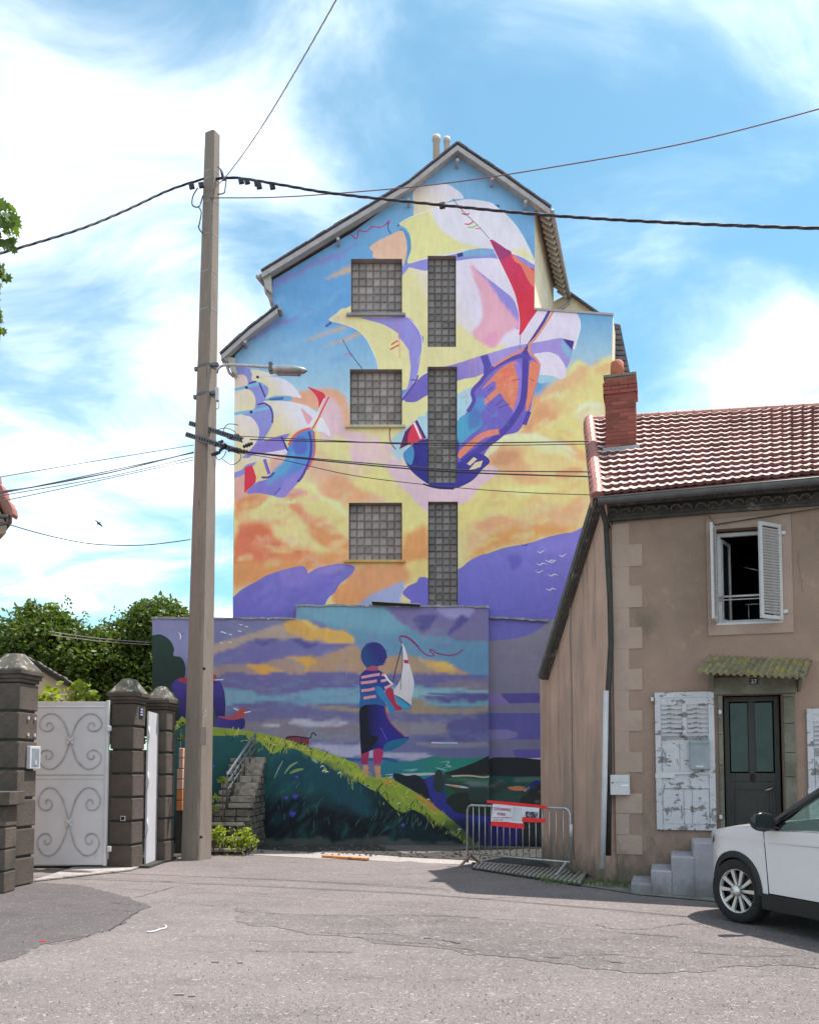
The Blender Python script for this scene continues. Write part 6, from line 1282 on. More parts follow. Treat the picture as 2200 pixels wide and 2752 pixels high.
# cross arms, perforated, with insulators
def arm(p0, p1, y0, y1):
    a, b = at(*p0, y0), at(*p1, y1); d_ = (b - a); n_ = int(d_.length / .09); mb = MB(); u = d_.normalized(); s_ = u.cross(Vector((0, 0, 1))).normalized(); up_ = s_.cross(u)
    for q in (-1, 1): mb.obox((a+b)/2 + up_*q*.035, d_/2, s_*.03, up_*.012)
    for i in range(n_+1): mb.obox(a + u*(i*.09), u*.02, s_*.028, up_*.035)
    return mb.build('cross_arm', M['zinc'], pole)
arm((512, 1138), (650, 1182), 17.15, 15.9); arm((503, 1168), (640, 1212), 16.95, 15.9)
ins = MB().lathe([(.02, -.14), (.045, -.11), (.025, -.08), (.055, -.05), (.03, -.02), (.055, .01), (.03, .04), (.04, .08), (.02, .1)], (0,0,0), 12).mesh('insulator', mat('brown_insulator', (.03, .022, .03), .35))
for x, y, Y, rx, ry in ((632, 1172, 16.1, 0, 70), (668, 1195, 15.9, 0, 68), (590, 1190, 16.3, 0, 60), (582, 1218, 16.2, 20, 80), (628, 1208, 16.0, 0, 80), (636, 1208, 15.9, 0, 95), (655, 1213, 15.85, 0, 95), (600, 1200, 16.1, 30, 50)):
    inst('insulator', ins, base_of(pole).inverted() @ at(x, y, Y), pole, (R(rx), R(ry), 0), (.8, .8, .8))
M['wire'] = mat('black_cable', (.03, .022, .035), .6, var=.2); M['wirel'] = mat('pale_red_cable', (.34, .22, .23), .6, var=.3, scale=20); M['wirep'] = mat('reddish_cable', (.20, .09, .105), .6, var=.2)
for k, pl in enumerate(([(586,448,16.6),(597,460,16.5),(602,478,16.4)], [(608,482,16.4),(605,505,16.4),(602,518,16.4),(585,522,16.5)], [(531,505,16.6),(519,525,16.5),(516,548,16.5),(526,556,16.5),(536,553,16.5),(541,540,16.6),(545,525,16.6)], [(534,556,16.5),(541,570,16.5),(536,600,16.5),(534,612,16.6),(545,628,16.6)],
    [(580,1157,16.2),(604,1150,16.1),(628,1158,16.0),(640,1172,15.9)], [(640,1142,16),(612,1140,16),(600,1160,16),(612,1178,16),(640,1185,16)], [(580,1222,16.2),(585,1236,16.1),(600,1228,16.1),(608,1212,16.1)], [(598,1234,16.1),(622,1249,16),(643,1238,16),(647,1222,16),(634,1212,16)], [(586,1080,16.5),(588,1095,16.4),(580,1100,16.5)])):
    MB().tube([at(*q) for q in [tuple(v) for v in catmull([(a_,b_,c_) for a_,b_,c_ in pl], False, 4)]], .012 if k < 4 else .007, 6).build('loop_wire', M['wire'], pole)
c = at(584, 1060, 16.5); MB().obox(c, (.03, 0, 0), (0, .05, 0), (0, 0, .13)).build('fuse_box', M['white'], pole, bevel=.01)
mb = MB(); mb.prism([at(590, 452, 16.5), at(600, 470, 16.5), at(608, 480, 16.5), at(596, 482, 16.5)], (0, .05, 0)); mb.build('cable_clamp', M['wire'], pole)
# street lamp on the pole
sl_ = thing('street_lamp', 'grey flat-headed street lamp on a curved arm fixed to the utility pole', 'street lamp', tuple(at(583, 1000, 16.5)))
ap = [at(*q) for q in [tuple(v) for v in catmull([(583,1002,16.55),(585,992,16.5),(594,984,16.5),(607,981,16.45),(640,981,16.35),(732,987,16.0)], False, 5)]]; MB().tube(ap, .027, 10).build('lamp_arm', M['steel'], sl_)
ha, hb = at(722, 990, 16.0), at(826, 993, 15.7); d_ = hb - ha; mb = MB(); st_ = [(0, .05, .05), (.04, .08, .075), (.12, .085, .085), (.35, .13, .095), (.7, .14, .085), (.9, .09, .055), (1, .02, .015)]
for f, hw, hh in st_:
    c = ha.lerp(hb, f); mb.v += [tuple(c + Vector((0, hw*math.cos(a_), hh*math.sin(a_)*(.55 if math.sin(a_) > 0 else 1) - .02*f))) for a_ in [2*math.pi*i/12 for i in range(12)]]
for i in range(len(st_)-1):
    for j in range(12): mb.f.append((i*12+j, i*12+(j+1)%12, (i+1)*12+(j+1)%12, (i+1)*12+j))
mb.f += [tuple(range(12)), tuple(range(6*12, 7*12))]; mb.mi = [0]*len(mb.f); mb.sm = [True]*len(mb.f); mb.build('lamp_head', M['steel'], sl_, recalc=True)
c = ha.lerp(hb, .52); MB().obox(c - Vector((0, 0, .085)), d_*.30, (0, .09, 0), (0, 0, .006)).build('lamp_glass', mat('lamp_diffuser', (.18, .18, .19), .3), sl_)
MB().obox(ha.lerp(hb, .06) + Vector((0,0,.01)), d_*.05, (0, .085, 0), (0, 0, .085)).build('lamp_joint', M['zinc'], sl_, bevel=.01)

# ------------------------------------------------------------------ cables overhead
def cable(pl, r, label, m=None, group=None, wob=0, twist=False):
    r = r*.66 if r > .01 else max(r*1.1, .0062)
    P = [at(*v) for v in [tuple(v) for v in catmull(pl, False, 8)]]
    if twist:
        A_ = []; B_ = []; L_ = 0; prev = P[0]; Q = []
        for a_, b_ in zip(P, P[1:]):
            k = max(2, int((b_-a_).length/.12))
            for i in range(k): Q.append(a_.lerp(b_, i/k))
        Q.append(P[-1]); mb = MB()
        for ph in (0, 2.1, 4.2):
            pts = []; l = 0
            for i, q in enumerate(Q):
                if i: l += (q - Q[i-1]).length
                t_ = (Q[min(i+1, len(Q)-1)] - Q[max(i-1, 0)]).normalized(); s_ = t_.cross(Vector((0, 0, 1))).normalized(); u_ = s_.cross(t_); a_ = l*7.0 + ph; pts.append(q + (s_*math.cos(a_) + u_*math.sin(a_))*r*.62)
            mb.tube(pts, r*.62, 5)
        o = mb.build('cable', m or M['wire'])
    else: o = MB().tube(P, r, 6).build('cable', m or M['wire'])
    tag(o, label, 'cable', group)
cable([(-1400,900,9.5),(-600,850,11.6),(-200,735,13),(0,680,14),(200,620,15),(330,568,15.8),(455,510,16.5),(560,476,16.75)], .030, 'thick twisted black cable running from the left edge up to the pole top', twist=True)
cable([(580,480,16.7),(640,478,16.6),(760,497,16.2),(900,520,15.8),(1200,552,15.0),(1500,580,14.2),(1850,600,13.3),(2200,613,12.4),(2420,615,11.8),(3300,600,9.6)], .034, 'thick twisted black cable running from the pole top across the gable to the right edge', twist=True)
cable([(565,531,16.6),(720,530,16.4),(880,521,16.1),(1180,494,15.4),(1500,446,14.6),(1850,382,13.8),(2200,292,12.9),(2400,230,12.4),(3100,0,11.2)], .016, 'thinner reddish cable rising from the pole to the upper right', M['wirep'])
cable([(550,525,16.5),(610,470,15.6),(700,345,13.6),(800,180,11.6),(905,-5,9.8),(960,-110,9),(1120,-480,7)], .012, 'thin pale reddish cable climbing steeply from the pole to the top of the photo', M['wirel'], twist=True)
for k, (x, y) in enumerate(((648,486),(664,487),(690,492),(696,500),(732,501),(515,500),(541,497),(1188,552))):
    Yc = 16.55 - max(0, (x-640))*.0026; MB().obox(at(x, y, Yc), (.05, 0, .01), (0, .03, 0), (-.01, 0, .05)).build('cable_connector', M['wire'], pole, bevel=.01)
G1 = 'service wires from the pole crossing the painted wall to the row house'
cable([(672,1181,15.9),(900,1187,15.4),(1200,1191,14.6),(1582,1186,13.5)], .0085, 'uppermost level wire from the pole arm past the painted hull to the roof', group=G1)
cable([(640,1172,15.95),(900,1184,15.4),(1200,1197,14.6),(1586,1193,13.5)], .006, 'thin wire just under the uppermost one', group=G1)
cable([(655,1213,15.85),(800,1228,15.5),(1100,1254,14.8),(1300,1265,14.3),(1588,1268,13.5)], .013, 'heavier black wire crossing just under the ships towards the house gutter', group=G1)
cable([(650,1214,15.9),(800,1231,15.5),(1100,1260,14.8),(1300,1272,14.3),(1590,1281,13.45)], .010, 'black wire running directly below the heavier one to the house gutter', group=G1)
cable([(636,1216,15.9),(760,1236,15.6),(950,1278,15.1),(1180,1306,14.5),(1400,1323,13.9),(1592,1330,13.5)], .005, 'lowest thin sagging wire ending at the corner of the row house', group=G1)
G2 = 'wires leaving the left side of the pole'
for k, (pl, r_, lb_) in enumerate((([(-100,1301,11),(0,1282,11.8),(280,1235,14.2),(520,1196,16.6)], .0045, 'highest of the thin wires left of the pole'), ([(-60,1330,11.3),(10,1320,11.8),(100,1307,12.6),(300,1269,14.4),(520,1215,16.5)], .009, 'thickest wire of the bundle left of the pole'),
    ([(-60,1334,11.3),(10,1324,11.8),(150,1296,13),(300,1264,14.4),(520,1217,16.5)], .007, 'wire twisted closely along the thickest one left of the pole'), ([(-60,1342,11.3),(14,1330,11.8),(300,1279,14.4),(520,1228,16.5)], .005, 'third thin wire down, left of the pole'), ([(-60,1352,11.3),(22,1343,11.8),(300,1284,14.4),(520,1236,16.5)], .004, 'lowest straight thin wire left of the pole'))): cable(pl, r_, lb_, group=G2)
cable([(-60,1385,12),(18,1408,12.5),(120,1437,13.4),(220,1458,14.4),(300,1465,15.2),(400,1464,16),(512,1450,16.5)], .008, 'single sagging wire below the bird, from the left roof corner to the pole')
for k, (a_, b_) in enumerate((((130,1697),(405,1727)), ((140,1707),(405,1733)))):
    cable([(a_[0],a_[1],19.6),((a_[0]+b_[0])/2,(a_[1]+b_[1])/2+4,20),(b_[0],b_[1],20.3)], .006, ['upper', 'lower'][k] + ' thin pale wire in front of the dark trees at left', M['pipe'], 'pale wires in front of the trees')

# ------------------------------------------------------------------ stone stairs and railing against the painted wall
M['rubble'] = mat('rubble_stone', (.115, .10, .085), .95, var=.35, scale=5, bump=.02, bscale=14, per_obj=.35, fine=.2); addmask(M['rubble'], (.21, .19, .16), 7, .56, .64)
M['tread'] = mat('worn_tread', (.30, .255, .215), .9, var=.25, scale=6, bump=.008, bscale=30, per_obj=.15, fine=.15); addmask(M['tread'], (.14, .12, .10), 7, .52, .62)
SX0, SX1, SY0, SY1 = -3.98, -3.24, 18.25, 20.10
zs0 = at(640, 2160, SY0).z; zs1 = at(715, 2036, SY1).z
stt = thing('stone_stairs', 'narrow rubble stone stairs climbing along the painted wall beside an iron handrail', 'steps', (-3.6, 19.2, 0))
mb = MB(); mb.prism([(SX1-.03, SY0+.02, -.1), (SX1-.03, SY1, -.1), (SX1-.03, SY1, zs1-.05), (SX1-.03, SY0+.02, zs0-.08)], (-(SX1-SX0)+.06, 0, 0)); mb.build('stair_core', M['gatejoint'], stt)
def stones(x0, y0, x1, y1, zlo, ztop, axis):    # irregular stones proud of the core, on one face
    z = zlo
    while z < 2.1:
        h_ = rnd.uniform(.09, .16); s_ = 0; L_ = (y1-y0) if axis == 'y' else (x1-x0)
        while s_ < L_:
            w_ = rnd.uniform(.12, .30); f = (s_ + w_/2)/L_
            if f <= 1 and z + h_ < ztop(f) + .01:
                d_ = rnd.uniform(.012, .05); c = Vector((x1, y0 + s_ + w_/2, z + h_/2)) if axis == 'y' else Vector((x0 + s_ + w_/2, y0, z + h_/2))
                mb = MB(); a_ = rnd.uniform(-.12, .12)
                if axis == 'y': mb.obox(c, (d_, 0, 0), (0, w_/2*.93, a_*w_/3), (0, -a_*h_/3, h_/2*.9))
                else: mb.obox(c, (w_/2*.93, 0, a_*w_/3), (0, d_, 0), (-a_*h_/3, 0, h_/2*.9))
                mb.build('stone', M['rubble'], stt, bevel=.018)
            s_ += w_
        z += h_
stones(SX0, SY0, SX1-.03, SY1, .02, lambda f: zs0 - .10 + (zs1-zs0)*f, 'y'); stones(SX0, SY0+.01, SX1, SY1, .02, lambda f: zs0 - .10, 'x')
NS = 8; rise = (zs1-zs0)/(NS-1); run = (SY1-SY0)/NS; RX = -3.72
for i in range(NS):
    y0_ = SY0 + i*run; z_ = zs0 + i*rise
    mb = MB(); mb.box((RX+.03, y0_-.02, z_-rise if i else z_-.09), (SX1+.02, y0_+run+.03, z_)); mb.build('tread', M['tread'], stt, bevel=.015)
    mb = MB(); mb.box((SX0, y0_, z_-.12), (RX-.03, y0_+run-.012, z_-.02)); mb.build('side_slab', M['tread'], stt, bevel=.015)
for (x0_, x1_, y_, z_, w_) in ((-4.05, -3.35, 18.05, .62, .28), (-4.0, -3.2, 17.95, .34, .36), (-4.1, -3.3, 17.8, .12, .4)):
    mb = MB(); mb.box((x0_, y_, z_-.07), (x1_, y_+w_, z_)); mb.build('broken_slab', M['tread'], stt, bevel=.02)
    for k in range(4): mb = MB(); mb.box((x0_ + k*.18 + .02, y_+.08, z_-.25), (x0_ + k*.18 + .17, y_+w_+.1, z_-.075)); mb.build('stone', M['rubble'], stt, bevel=.02)
rl = thing('handrail', 'grey iron handrail with three sloping rails beside the stone stairs', 'railing', (RX, 18.3, zs0)); 
ra, rb_ = at(608, 2082, 18.28), at(688, 1972, 20.0); ra.x = RX; rb_.x = at(686, 1972, 20.0).x
for k, dz in enumerate((0, -.17, -.33)): MB().tube([ra + Vector((0, 0, dz)), rb_ + Vector((0, 0, dz*1.0))], .026 if k == 0 else .014, 8).build('rail', M['steel'], rl)
for i in range(6):
    f = i/5; p = ra.lerp(rb_, f); zb_ = zs0 + (zs1-zs0)*f - .02; MB().tube([Vector((p.x, p.y, zb_ - (.1 if i == 0 else 0))), p], .018 if i else .024, 8).build('post', M['zinc'], rl)
# sunlit rubble and roof stub seen between the small pillar and the pole
ss = thing('brick_stub', 'sunlit pink brick pier between the small gate pillar and the utility pole', 'pier', tuple(ground(482, 2300)))
a = at(474, 2180, 17.6); b = at(492, 2010, 17.6); nb_ = 6
for i in range(nb_): z0_, z1_ = a.z + (b.z-a.z)*i/nb_, a.z + (b.z-a.z)*(i+1)/nb_; MB().box((a.x + (.03 if i > 3 else 0), 17.6, z0_+.008), (b.x, 17.9, z1_-.008)).build('brick', [mat('pink_brick', (.62,.36,.28), .8), mat('orange_brick', (.62,.22,.07), .8)][0 if i > 1 else 1], ss, bevel=.01)
MB().box((a.x-.02, 17.62, -.1), (b.x+.05, 17.9, a.z)).build('pier_base', M['gatejoint'], ss)

# ------------------------------------------------------------------ crowd barrier
bl_, br_ = ground(1256, 2328), ground(1534, 2361); d_ = (br_ - bl_); d_.z = 0; BL = d_.length; rz = math.atan2(d_.y, d_.x)
bar = thing('crowd_barrier', 'galvanised crowd barrier with a taped paper notice in front of the wall', 'barrier', (bl_.x, bl_.y, gz(bl_.x)), rz)
BX = lambda nm, mb, m, **k: mb.build(nm, m, bar, local=True, **k)
zt_, zb2 = 1.07, .22
fp = [(0, 0, .06), (0, 0, zt_-.10), (.03, 0, zt_-.03), (.10, 0, zt_), (BL-.10, 0, zt_), (BL-.03, 0, zt_-.03), (BL, 0, zt_-.10), (BL, 0, .06)]
BX('frame', MB().tube(fp, .019, 8), M['steel']); BX('bottom_rail', MB().tube([(0, 0, zb2), (BL, 0, zb2)], .016, 8), M['steel'])
for i in range(15): x = (i+1)*BL/16; BX('bar', MB().tube([(x, 0, zb2), (x, 0, zt_)], .0085, 6), M['steel'])
for x in (.07, BL-.10):
    for s_ in (-1, 1): BX('foot', MB().obox((x, s_*.14, .10), (.022, 0, 0), (0, s_*.155, -.10), (0, .008*s_, .012)), M['steel'] if x > 1 else M['rust'])
BX('hook_sleeve', MB().tube([(BL+.012, 0, .62), (BL+.012, 0, .82)], .028, 8), M['white'])
nt_ = thing('paper_notice', 'two white sheets with red wording taped with red tape on the barrier', 'notice', (bl_.x, bl_.y, gz(bl_.x)), rz); NX = lambda nm, mb, m, **k: mb.build(nm, m, nt_, local=True, **k)
bn = Vector((-math.sin(rz), math.cos(rz), 0)); bn = -bn if bn.y > 0 else bn; NI = base_of(nt_).inverted()
def np_(px, py, d=.03): return NI @ onplane(px, py, Vector((bl_.x, bl_.y, 0)) + bn*d, bn)
M['paper'] = addmask(mat('paper', (.70, .68, .74), .8, var=.03), (.58, .56, .64), 4, .5, .6); M['redtape'] = mat('red_tape', (.78, .015, .025), .35, var=.1, scale=8, spec=.6); M['redink'] = mat('red_ink', (.36, .02, .09), .7); M['blkink'] = mat('dark_ink', (.05, .04, .07), .7)
def pan(nm, q, m, d, th=.002, wav=0):
    mb = MB(); P = [np_(x, y, d) for x, y in q]; mb.prism(P, (0, th, 0)); return NX(nm, mb, m)
pan('paper_sheet', [(1324,2161),(1408,2166),(1405,2214),(1319,2208)], M['paper'], .030); pan('paper_sheet', [(1404,2166),(1449,2170),(1447,2200),(1404,2196)], M['paper'], .034)
pan('printed_picture', [(1411,2181),(1445,2183),(1444,2199),(1412,2197)], addmask(mat('grey_print', (.05,.045,.06), .7), (.35,.33,.38), 24, .5, .55), .038)
pan('faint_panel', [(1377,2170),(1402,2172),(1400,2208),(1376,2206)], mat('pale_print', (.55,.54,.60), .8), .033)
pan('tape_strip', [(1308,2151),(1380,2157),(1469,2166),(1469,2174),(1380,2166),(1308,2158)], M['redtape'], .034); pan('tape_strip', [(1319,2208),(1360,2209),(1408,2216),(1408,2228),(1360,2224),(1317,2219)], M['redtape'], .036); pan('tape_strip', [(1403,2197),(1440,2200),(1467,2201),(1465,2210),(1440,2211),(1402,2209)], M['redtape'], .040)
for s_, (x, y), sz in (('STATIONNEMENT', (1349.5, 2176), .072), ('INTERDIT', (1347, 2189), .068)):
    p = np_(x, y, .036); text('notice_wording', s_, sz, M['redink'], nt_, tuple(p), (math.pi/2, R(2.5), 0), .001, .66)
for y in (2197, 2203):
    x = 1324
    while x < (1374 if y < 2200 else 1350): w_ = rnd.uniform(1.5, 5); pan('small_print', [(x,y),(x+w_,y+.3),(x+w_,y+2.6),(x,y+2.2)], M['redink'] if y < 2200 else M['blkink'], .034); x += w_ + 1.6
# slatted gutter grating under the barrier
M['slatcon'] = mat('slat_concrete', (.24, .225, .20), .95, var=.25, scale=6, bump=.01, bscale=30)
gr = thing('gutter_grating', 'long low slatted kerb grating on the ground beneath the barrier', 'grating', tuple(ground(1400, 2335)))
a0, a1 = ground(1268, 2322), ground(1268, 2338); b0, b1 = ground(1575, 2352), ground(1560, 2384)
mb = MB(); mb.prism([v + Vector((0,0,.012)) for v in (a1, b1, b0, a0)], (0, 0, .02)); mb.build('grating_bed', M['dirt'], gr)
for i in range(26):
    f = (i+.5)/26; f2 = min(1, f+.05); p, q = a1.lerp(b1, f), a0.lerp(b0, f2); c = (p+q)/2 + Vector((0,0,.055)); mb = MB(); v_ = (q-p)/2; w_ = (b1-a1).normalized()*.034; mb.obox(c - Vector((0,0,.012)), w_, v_*.96, (0, 0, .018)); mb.build('slat', M['kerbcon'] if i < 6 else M['slatcon'], gr, bevel=.006)  # first slats take paler concrete: the grating's sunlit end put into the colour
# plank and litter
p, q = ground(868, 2306), ground(988, 2314); d_ = q-p; o = MB().obox((p+q)/2 + Vector((0,0,.03)), d_/2, Vector((-d_.y, d_.x, 0)).normalized()*.05, (0, 0, .022)).build('wooden_plank', addmask(mat('orange_wood', (.50,.19,.06), .8, var=.3, scale=8), (.2,.09,.04), 6, .52, .6), bevel=.01); tag(o, 'orange brown wooden plank lying on the road before the painted wall', 'plank')
o = MB().tube([ground(x, y) + Vector((0,0,.01)) for x, y in catmull([(394,2508),(412,2507),(430,2501),(443,2498),(447,2493),(443,2491)], False, 4)], .010, 6).build('plastic_strip', M['white']); tag(o, 'curled white plastic strip on the asphalt, with a hook at one end', 'litter')
for x, y, l, lb_ in ((578,2588,.06,'larger pale wood chip on the near asphalt, left of its neighbour'), (646,2590,.045,'smaller pale wood chip on the near asphalt, right of its neighbour'), (482,2676,.07,'pale chip lying closest to the bottom of the photo'), (516,2680,.05,'thin pale chip just right of the lowest one'), (115,2532,.06,'small red leaf on the dark patch')):
    c = ground(x, y); o = MB().obox(c + Vector((0,0,.008)), (l*.5,0,0), (0,.009,0), (0,0,.005)).build('wood_chip' if 'chip' in lb_ else 'red_leaf', M['plate'] if 'chip' in lb_ else M['redtape']); tag(o, lb_, 'litter')
# gravel crumbs on the asphalt: nobody could count them
gm = MB(); q_ = random.Random(5)
for i in range(2600):
    y = 2320 + 430 * q_.random()**.8; x = q_.uniform(-60, 2260); c = ground(x, y)
    if c.y > 13 and c.x > 1.0: continue
    if c.x > 3.2 and c.y > 8.3: continue
    s_ = q_.uniform(.004, .011); gm.add([c + Vector((q_.uniform(-s_,s_), q_.uniform(-s_,s_), .004)) , c + Vector((s_,0,.004)), c + Vector((0,s_,.004)), c + Vector((0,0,.004+s_))], [(0,1,3),(1,2,3),(2,0,3)])
o = gm.build('gravel', M['kerbcon']); tag(o, 'loose pale grit scattered over the asphalt', 'gravel', kind='stuff')
# ------------------------------------------------------------------ vegetation
def leafmat(name, c1, c2, tr=.25):
    m, t, p = newmat(name); L = t.links.new; tcn = N(t, 'ShaderNodeTexCoord'); nz = N(t, 'ShaderNodeTexNoise'); nz.inputs['Scale'].default_value = 1.4; nz.inputs['Detail'].default_value = 8; nz.inputs['Roughness'].default_value = .8; L(tcn.outputs['Object'], nz.inputs['Vector'])
    r_ = N(t, 'ShaderNodeValToRGB'); r_.color_ramp.elements[0].position = .35; r_.color_ramp.elements[1].position = .65; r_.color_ramp.elements[0].color = (*c1, 1); r_.color_ramp.elements[1].color = (*c2, 1); L(nz.outputs['Fac'], r_.inputs[0]); L(r_.outputs[0], p.inputs['Base Color'])
    p.inputs['Roughness'].default_value = .5; p.inputs['Specular IOR Level'].default_value = .4
    tl = N(t, 'ShaderNodeBsdfTranslucent'); hs = N(t, 'ShaderNodeVectorMath', operation='MULTIPLY'); L(r_.outputs[0], hs.inputs[0]); hs.inputs[1].default_value = (2.2, 2.2, .8); L(hs.outputs[0], tl.inputs['Color'])
    mx = N(t, 'ShaderNodeMixShader'); mx.inputs[0].default_value = tr; L(p.outputs[0], mx.inputs[1]); L(tl.outputs[0], mx.inputs[2]); L(mx.outputs[0], t.nodes['Material Output'].inputs[0]); return m
M['leaf'] = leafmat('tree_leaf', (.022, .042, .010), (.12, .17, .030), .30); M['leafy'] = leafmat('yellow_leaf', (.14, .19, .02), (.28, .32, .04), .35); M['leafm'] = leafmat('maple_leaf', (.05, .085, .02), (.10, .15, .035), .35)
M['bark'] = mat('bark', (.09, .07, .05), .9, var=.3, scale=8, bump=.02, bscale=20)
LEAF = [(0, 0), (.28, .22), (.62, .24), (1, 0), (.62, -.24), (.28, -.22)]
MAPLE = [(0, 0), (.05, .12), (-.05, .42), (.22, .34), (.30, .62), (.50, .36), (.78, .46), (.72, .18), (1.05, 0), (.72, -.18), (.78, -.46), (.50, -.36), (.30, -.62), (.22, -.34), (-.05, -.42), (.05, -.12)]
def leaves(mb, c, size, q, shape=LEAF, dirn=None, fold=.12):
    a = Vector((q.gauss(0, 1), q.gauss(0, 1), q.gauss(-.15, .7))) if dirn is None else dirn + Vector((q.gauss(0, .3), q.gauss(0, .3), q.gauss(0, .3))); a.normalize()
    b = a.cross(Vector((q.gauss(0, 1), q.gauss(0, 1), q.gauss(0, 1)))).normalized(); n_ = a.cross(b)
    mb.add([c + (a*x + b*y)*size + n_*abs(y)*size*fold*3 for x, y in shape], [tuple(range(len(shape)))])
def crown(lobes, n, size, q, keepz=None):
    mb = MB()
    for i in range(n):
        c, r_ = q.choices(lobes, [l[1].x*l[1].z for l in lobes])[0]
        d_ = Vector((q.gauss(0,1), q.gauss(0,1), q.gauss(0,1))).normalized(); k = q.uniform(.45, 1.0)**.5
        k *= 1 + .22*mnoise.noise(d_*2.3 + c) + .12*mnoise.noise(d_*6 + c)
        p = c + Vector((d_.x*r_.x, d_.y*r_.y, d_.z*r_.z))*k
        if mnoise.noise(p*1.7) < -.32 and k > .8: continue
        if k > 1.06: continue
        leaves(mb, p, size*q.uniform(.6, 1.25), q)
    return mb
def tree(px, py, Y, lob, n, size, label, seed, spikes=()):
    q = random.Random(seed); b = at(px, 2080, Y); t = thing('ivy_tree', label, 'tree', (b.x, b.y, 0), 0, 'dense trees behind the gate')
    L_ = [(at(x, y, Y + dy), Vector((rx, ry, rz_))) for x, y, dy, rx, ry, rz_ in lob]
    crown(L_, n, size, q).build('crown', M['leaf'], t)
    mb = MB()
    for x, y, l in spikes:
        c = at(x, y + 42, Y - .2)
        for k in range(int(l*60)): leaves(mb, c + Vector((q.gauss(0,.09)*(1.4 - k/(l*60)), q.gauss(0,.09), k*.019)), .10, q, dirn=Vector((q.gauss(0,1), q.gauss(0,1), .5)))
    if mb.v: mb.build('shoot_leaves', M['leaf'], t)['kind'] = 'stuff'
    mb = MB(); top = L_[0][0]; mb.tube([Vector((b.x, b.y, -.1)), Vector((b.x+.1, b.y, top.z*.5)), top], [.22, .16, .06], 8)
    for c, r_ in L_[1:3]: mb.tube([Vector((b.x+.1, b.y, top.z*.45)), c], [.1, .03], 6)
    mb.build('trunk', M['bark'], t)
tree(110, 1700, 24, [(110, 1740, 0, 1.15, 1.2, 1.25), (60, 1780, 0, .8, 1, 1.1), (170, 1760, 0, 1.1, 1.1, 1.0), (110, 1850, 0, 1.5, 1.2, 1.2)], 21000, .155, 'rounded bright topped tree at the left, above the cream gable behind the gate', 1, ((90, 1640, .35), (50, 1690, .3), (160, 1650, .3)))
tree(250, 1760, 25, [(250, 1790, 0, 1.3, 1.2, 1.05), (320, 1770, 0, 1.0, 1.2, 1.1), (190, 1800, 0, 1.1, 1, 1.0), (270, 1880, 0, 1.8, 1.2, 1.2)], 21000, .155, 'lower dark tree filling the dip between its two taller neighbours', 2, ((185, 1640, .7), (230, 1655, .5), (272, 1670, .5), (310, 1655, .6), (352, 1650, .6)))
tree(430, 1690, 25, [(430, 1680, 0, .85, 1, .85), (400, 1720, 0, 1.0, 1, .95), (380, 1790, 0, 1.2, 1.2, 1.1), (400, 1880, 0, 1.4, 1.2, 1.2), (470, 1700, 0, .5, .8, .7)], 19000, .155, 'tree with the tallest yellow green top, beside the utility pole', 3)
# house gable and shrub behind the gate
gb = thing('garden_house', 'low cream building with sloping tiled roof behind the grey gate', 'house', tuple(at(170, 2080, 19)))
MB().prism([at(60, 2330, 19), at(60, 1770, 19), at(84, 1778, 19), at(250, 1876, 19), at(262, 2330, 19)], (-1.3, 3, 0)).build('gable_wall', M['cream'], gb)
r0, r1 = at(52, 1758, 18.8), at(256, 1878, 18.8); d_ = (r1-r0)
MB().prism([r0, r1, r1 - Vector((0,0,.07)), r0 - Vector((0,0,.07))], (-1.45, 3.3, 0)).build('roof', M['stained'], gb)
tl_ = MB().prism([(.08*math.cos(a), .0, .05*math.sin(a)) for a in [math.pi*i/5 for i in range(6)]], (0, .2, 0)).mesh('roof_edge_tile', M['stained'])
for i in range(15): p = r0.lerp(r1, (i+.5)/15) + Vector((0, -.05, .01)); inst('roof_edge_tile', tl_, base_of(gb).inverted() @ p, gb, (0, math.atan2(-d_.z, d_.x), 0), (rnd.uniform(.7,1.1), 1, rnd.uniform(.6, 1.3)))
gw = thing('garden_wall', 'dim stone garden wall glimpsed through the gaps beside the middle gate pillar', 'wall', (-9, 22.4, 0))
MB().box((-16, 22.4, -.1), (-6.0, 22.7, 2.1)).build('wall_body', M['stained'], gw); MB().box((-16, 22.36, 2.1), (-6.0, 22.74, 2.2)).build('coping', M['gatestone'], gw, bevel=.01)
def bush(name, spots, Y, n, size, m, label, seed, cat='shrub', up=.3):
    q = random.Random(seed); c0 = at(spots[0][0], spots[0][1], Y); t = thing(name, label, cat, (c0.x, c0.y, gz(c0.x))); mb = MB(); sm_ = MB()
    for x, y, r_ in spots:
        c = at(x, y, Y)
        for i in range(n): p = c + Vector((q.gauss(0, r_), q.gauss(0, r_), q.gauss(0, r_*.8))); leaves(mb, p, size*q.uniform(.6, 1.3), q, dirn=Vector((q.gauss(0,1), q.gauss(0,1), up)))
        sm_.tube([Vector((c.x, c.y, gz(c.x)-.02)), c], .012, 5)
    mb.build('foliage', m, t); sm_.build('stem', M['bark'], t)
bush('leafy_shrub', [(150,1868,.10),(120,1878,.08),(205,1850,.07),(232,1865,.09),(200,1880,.08),(245,1880,.06),(135,1890,.1)], 16.2, 26, .15, M['leafy'], 'yellow green leafy shrub showing over the top of the grey gate', 11)
bush('roadside_weeds', [(600,2262,.09),(650,2250,.10),(670,2265,.08),(640,2275,.08),(575,2250,.08),(590,2235,.06),(662,2240,.06)], 17.7, 60, .085, M['leafy'], 'bright green weeds growing at the foot of the stone stairs', 12, 'weeds', .9)
bush('wall_weeds', [(572,2150,.07),(570,2175,.05),(600,2100,.04)], 18.1, 34, .08, M['leafy'], 'small tuft of weeds beside the pole, left of the handrail', 13, 'weeds', .9)
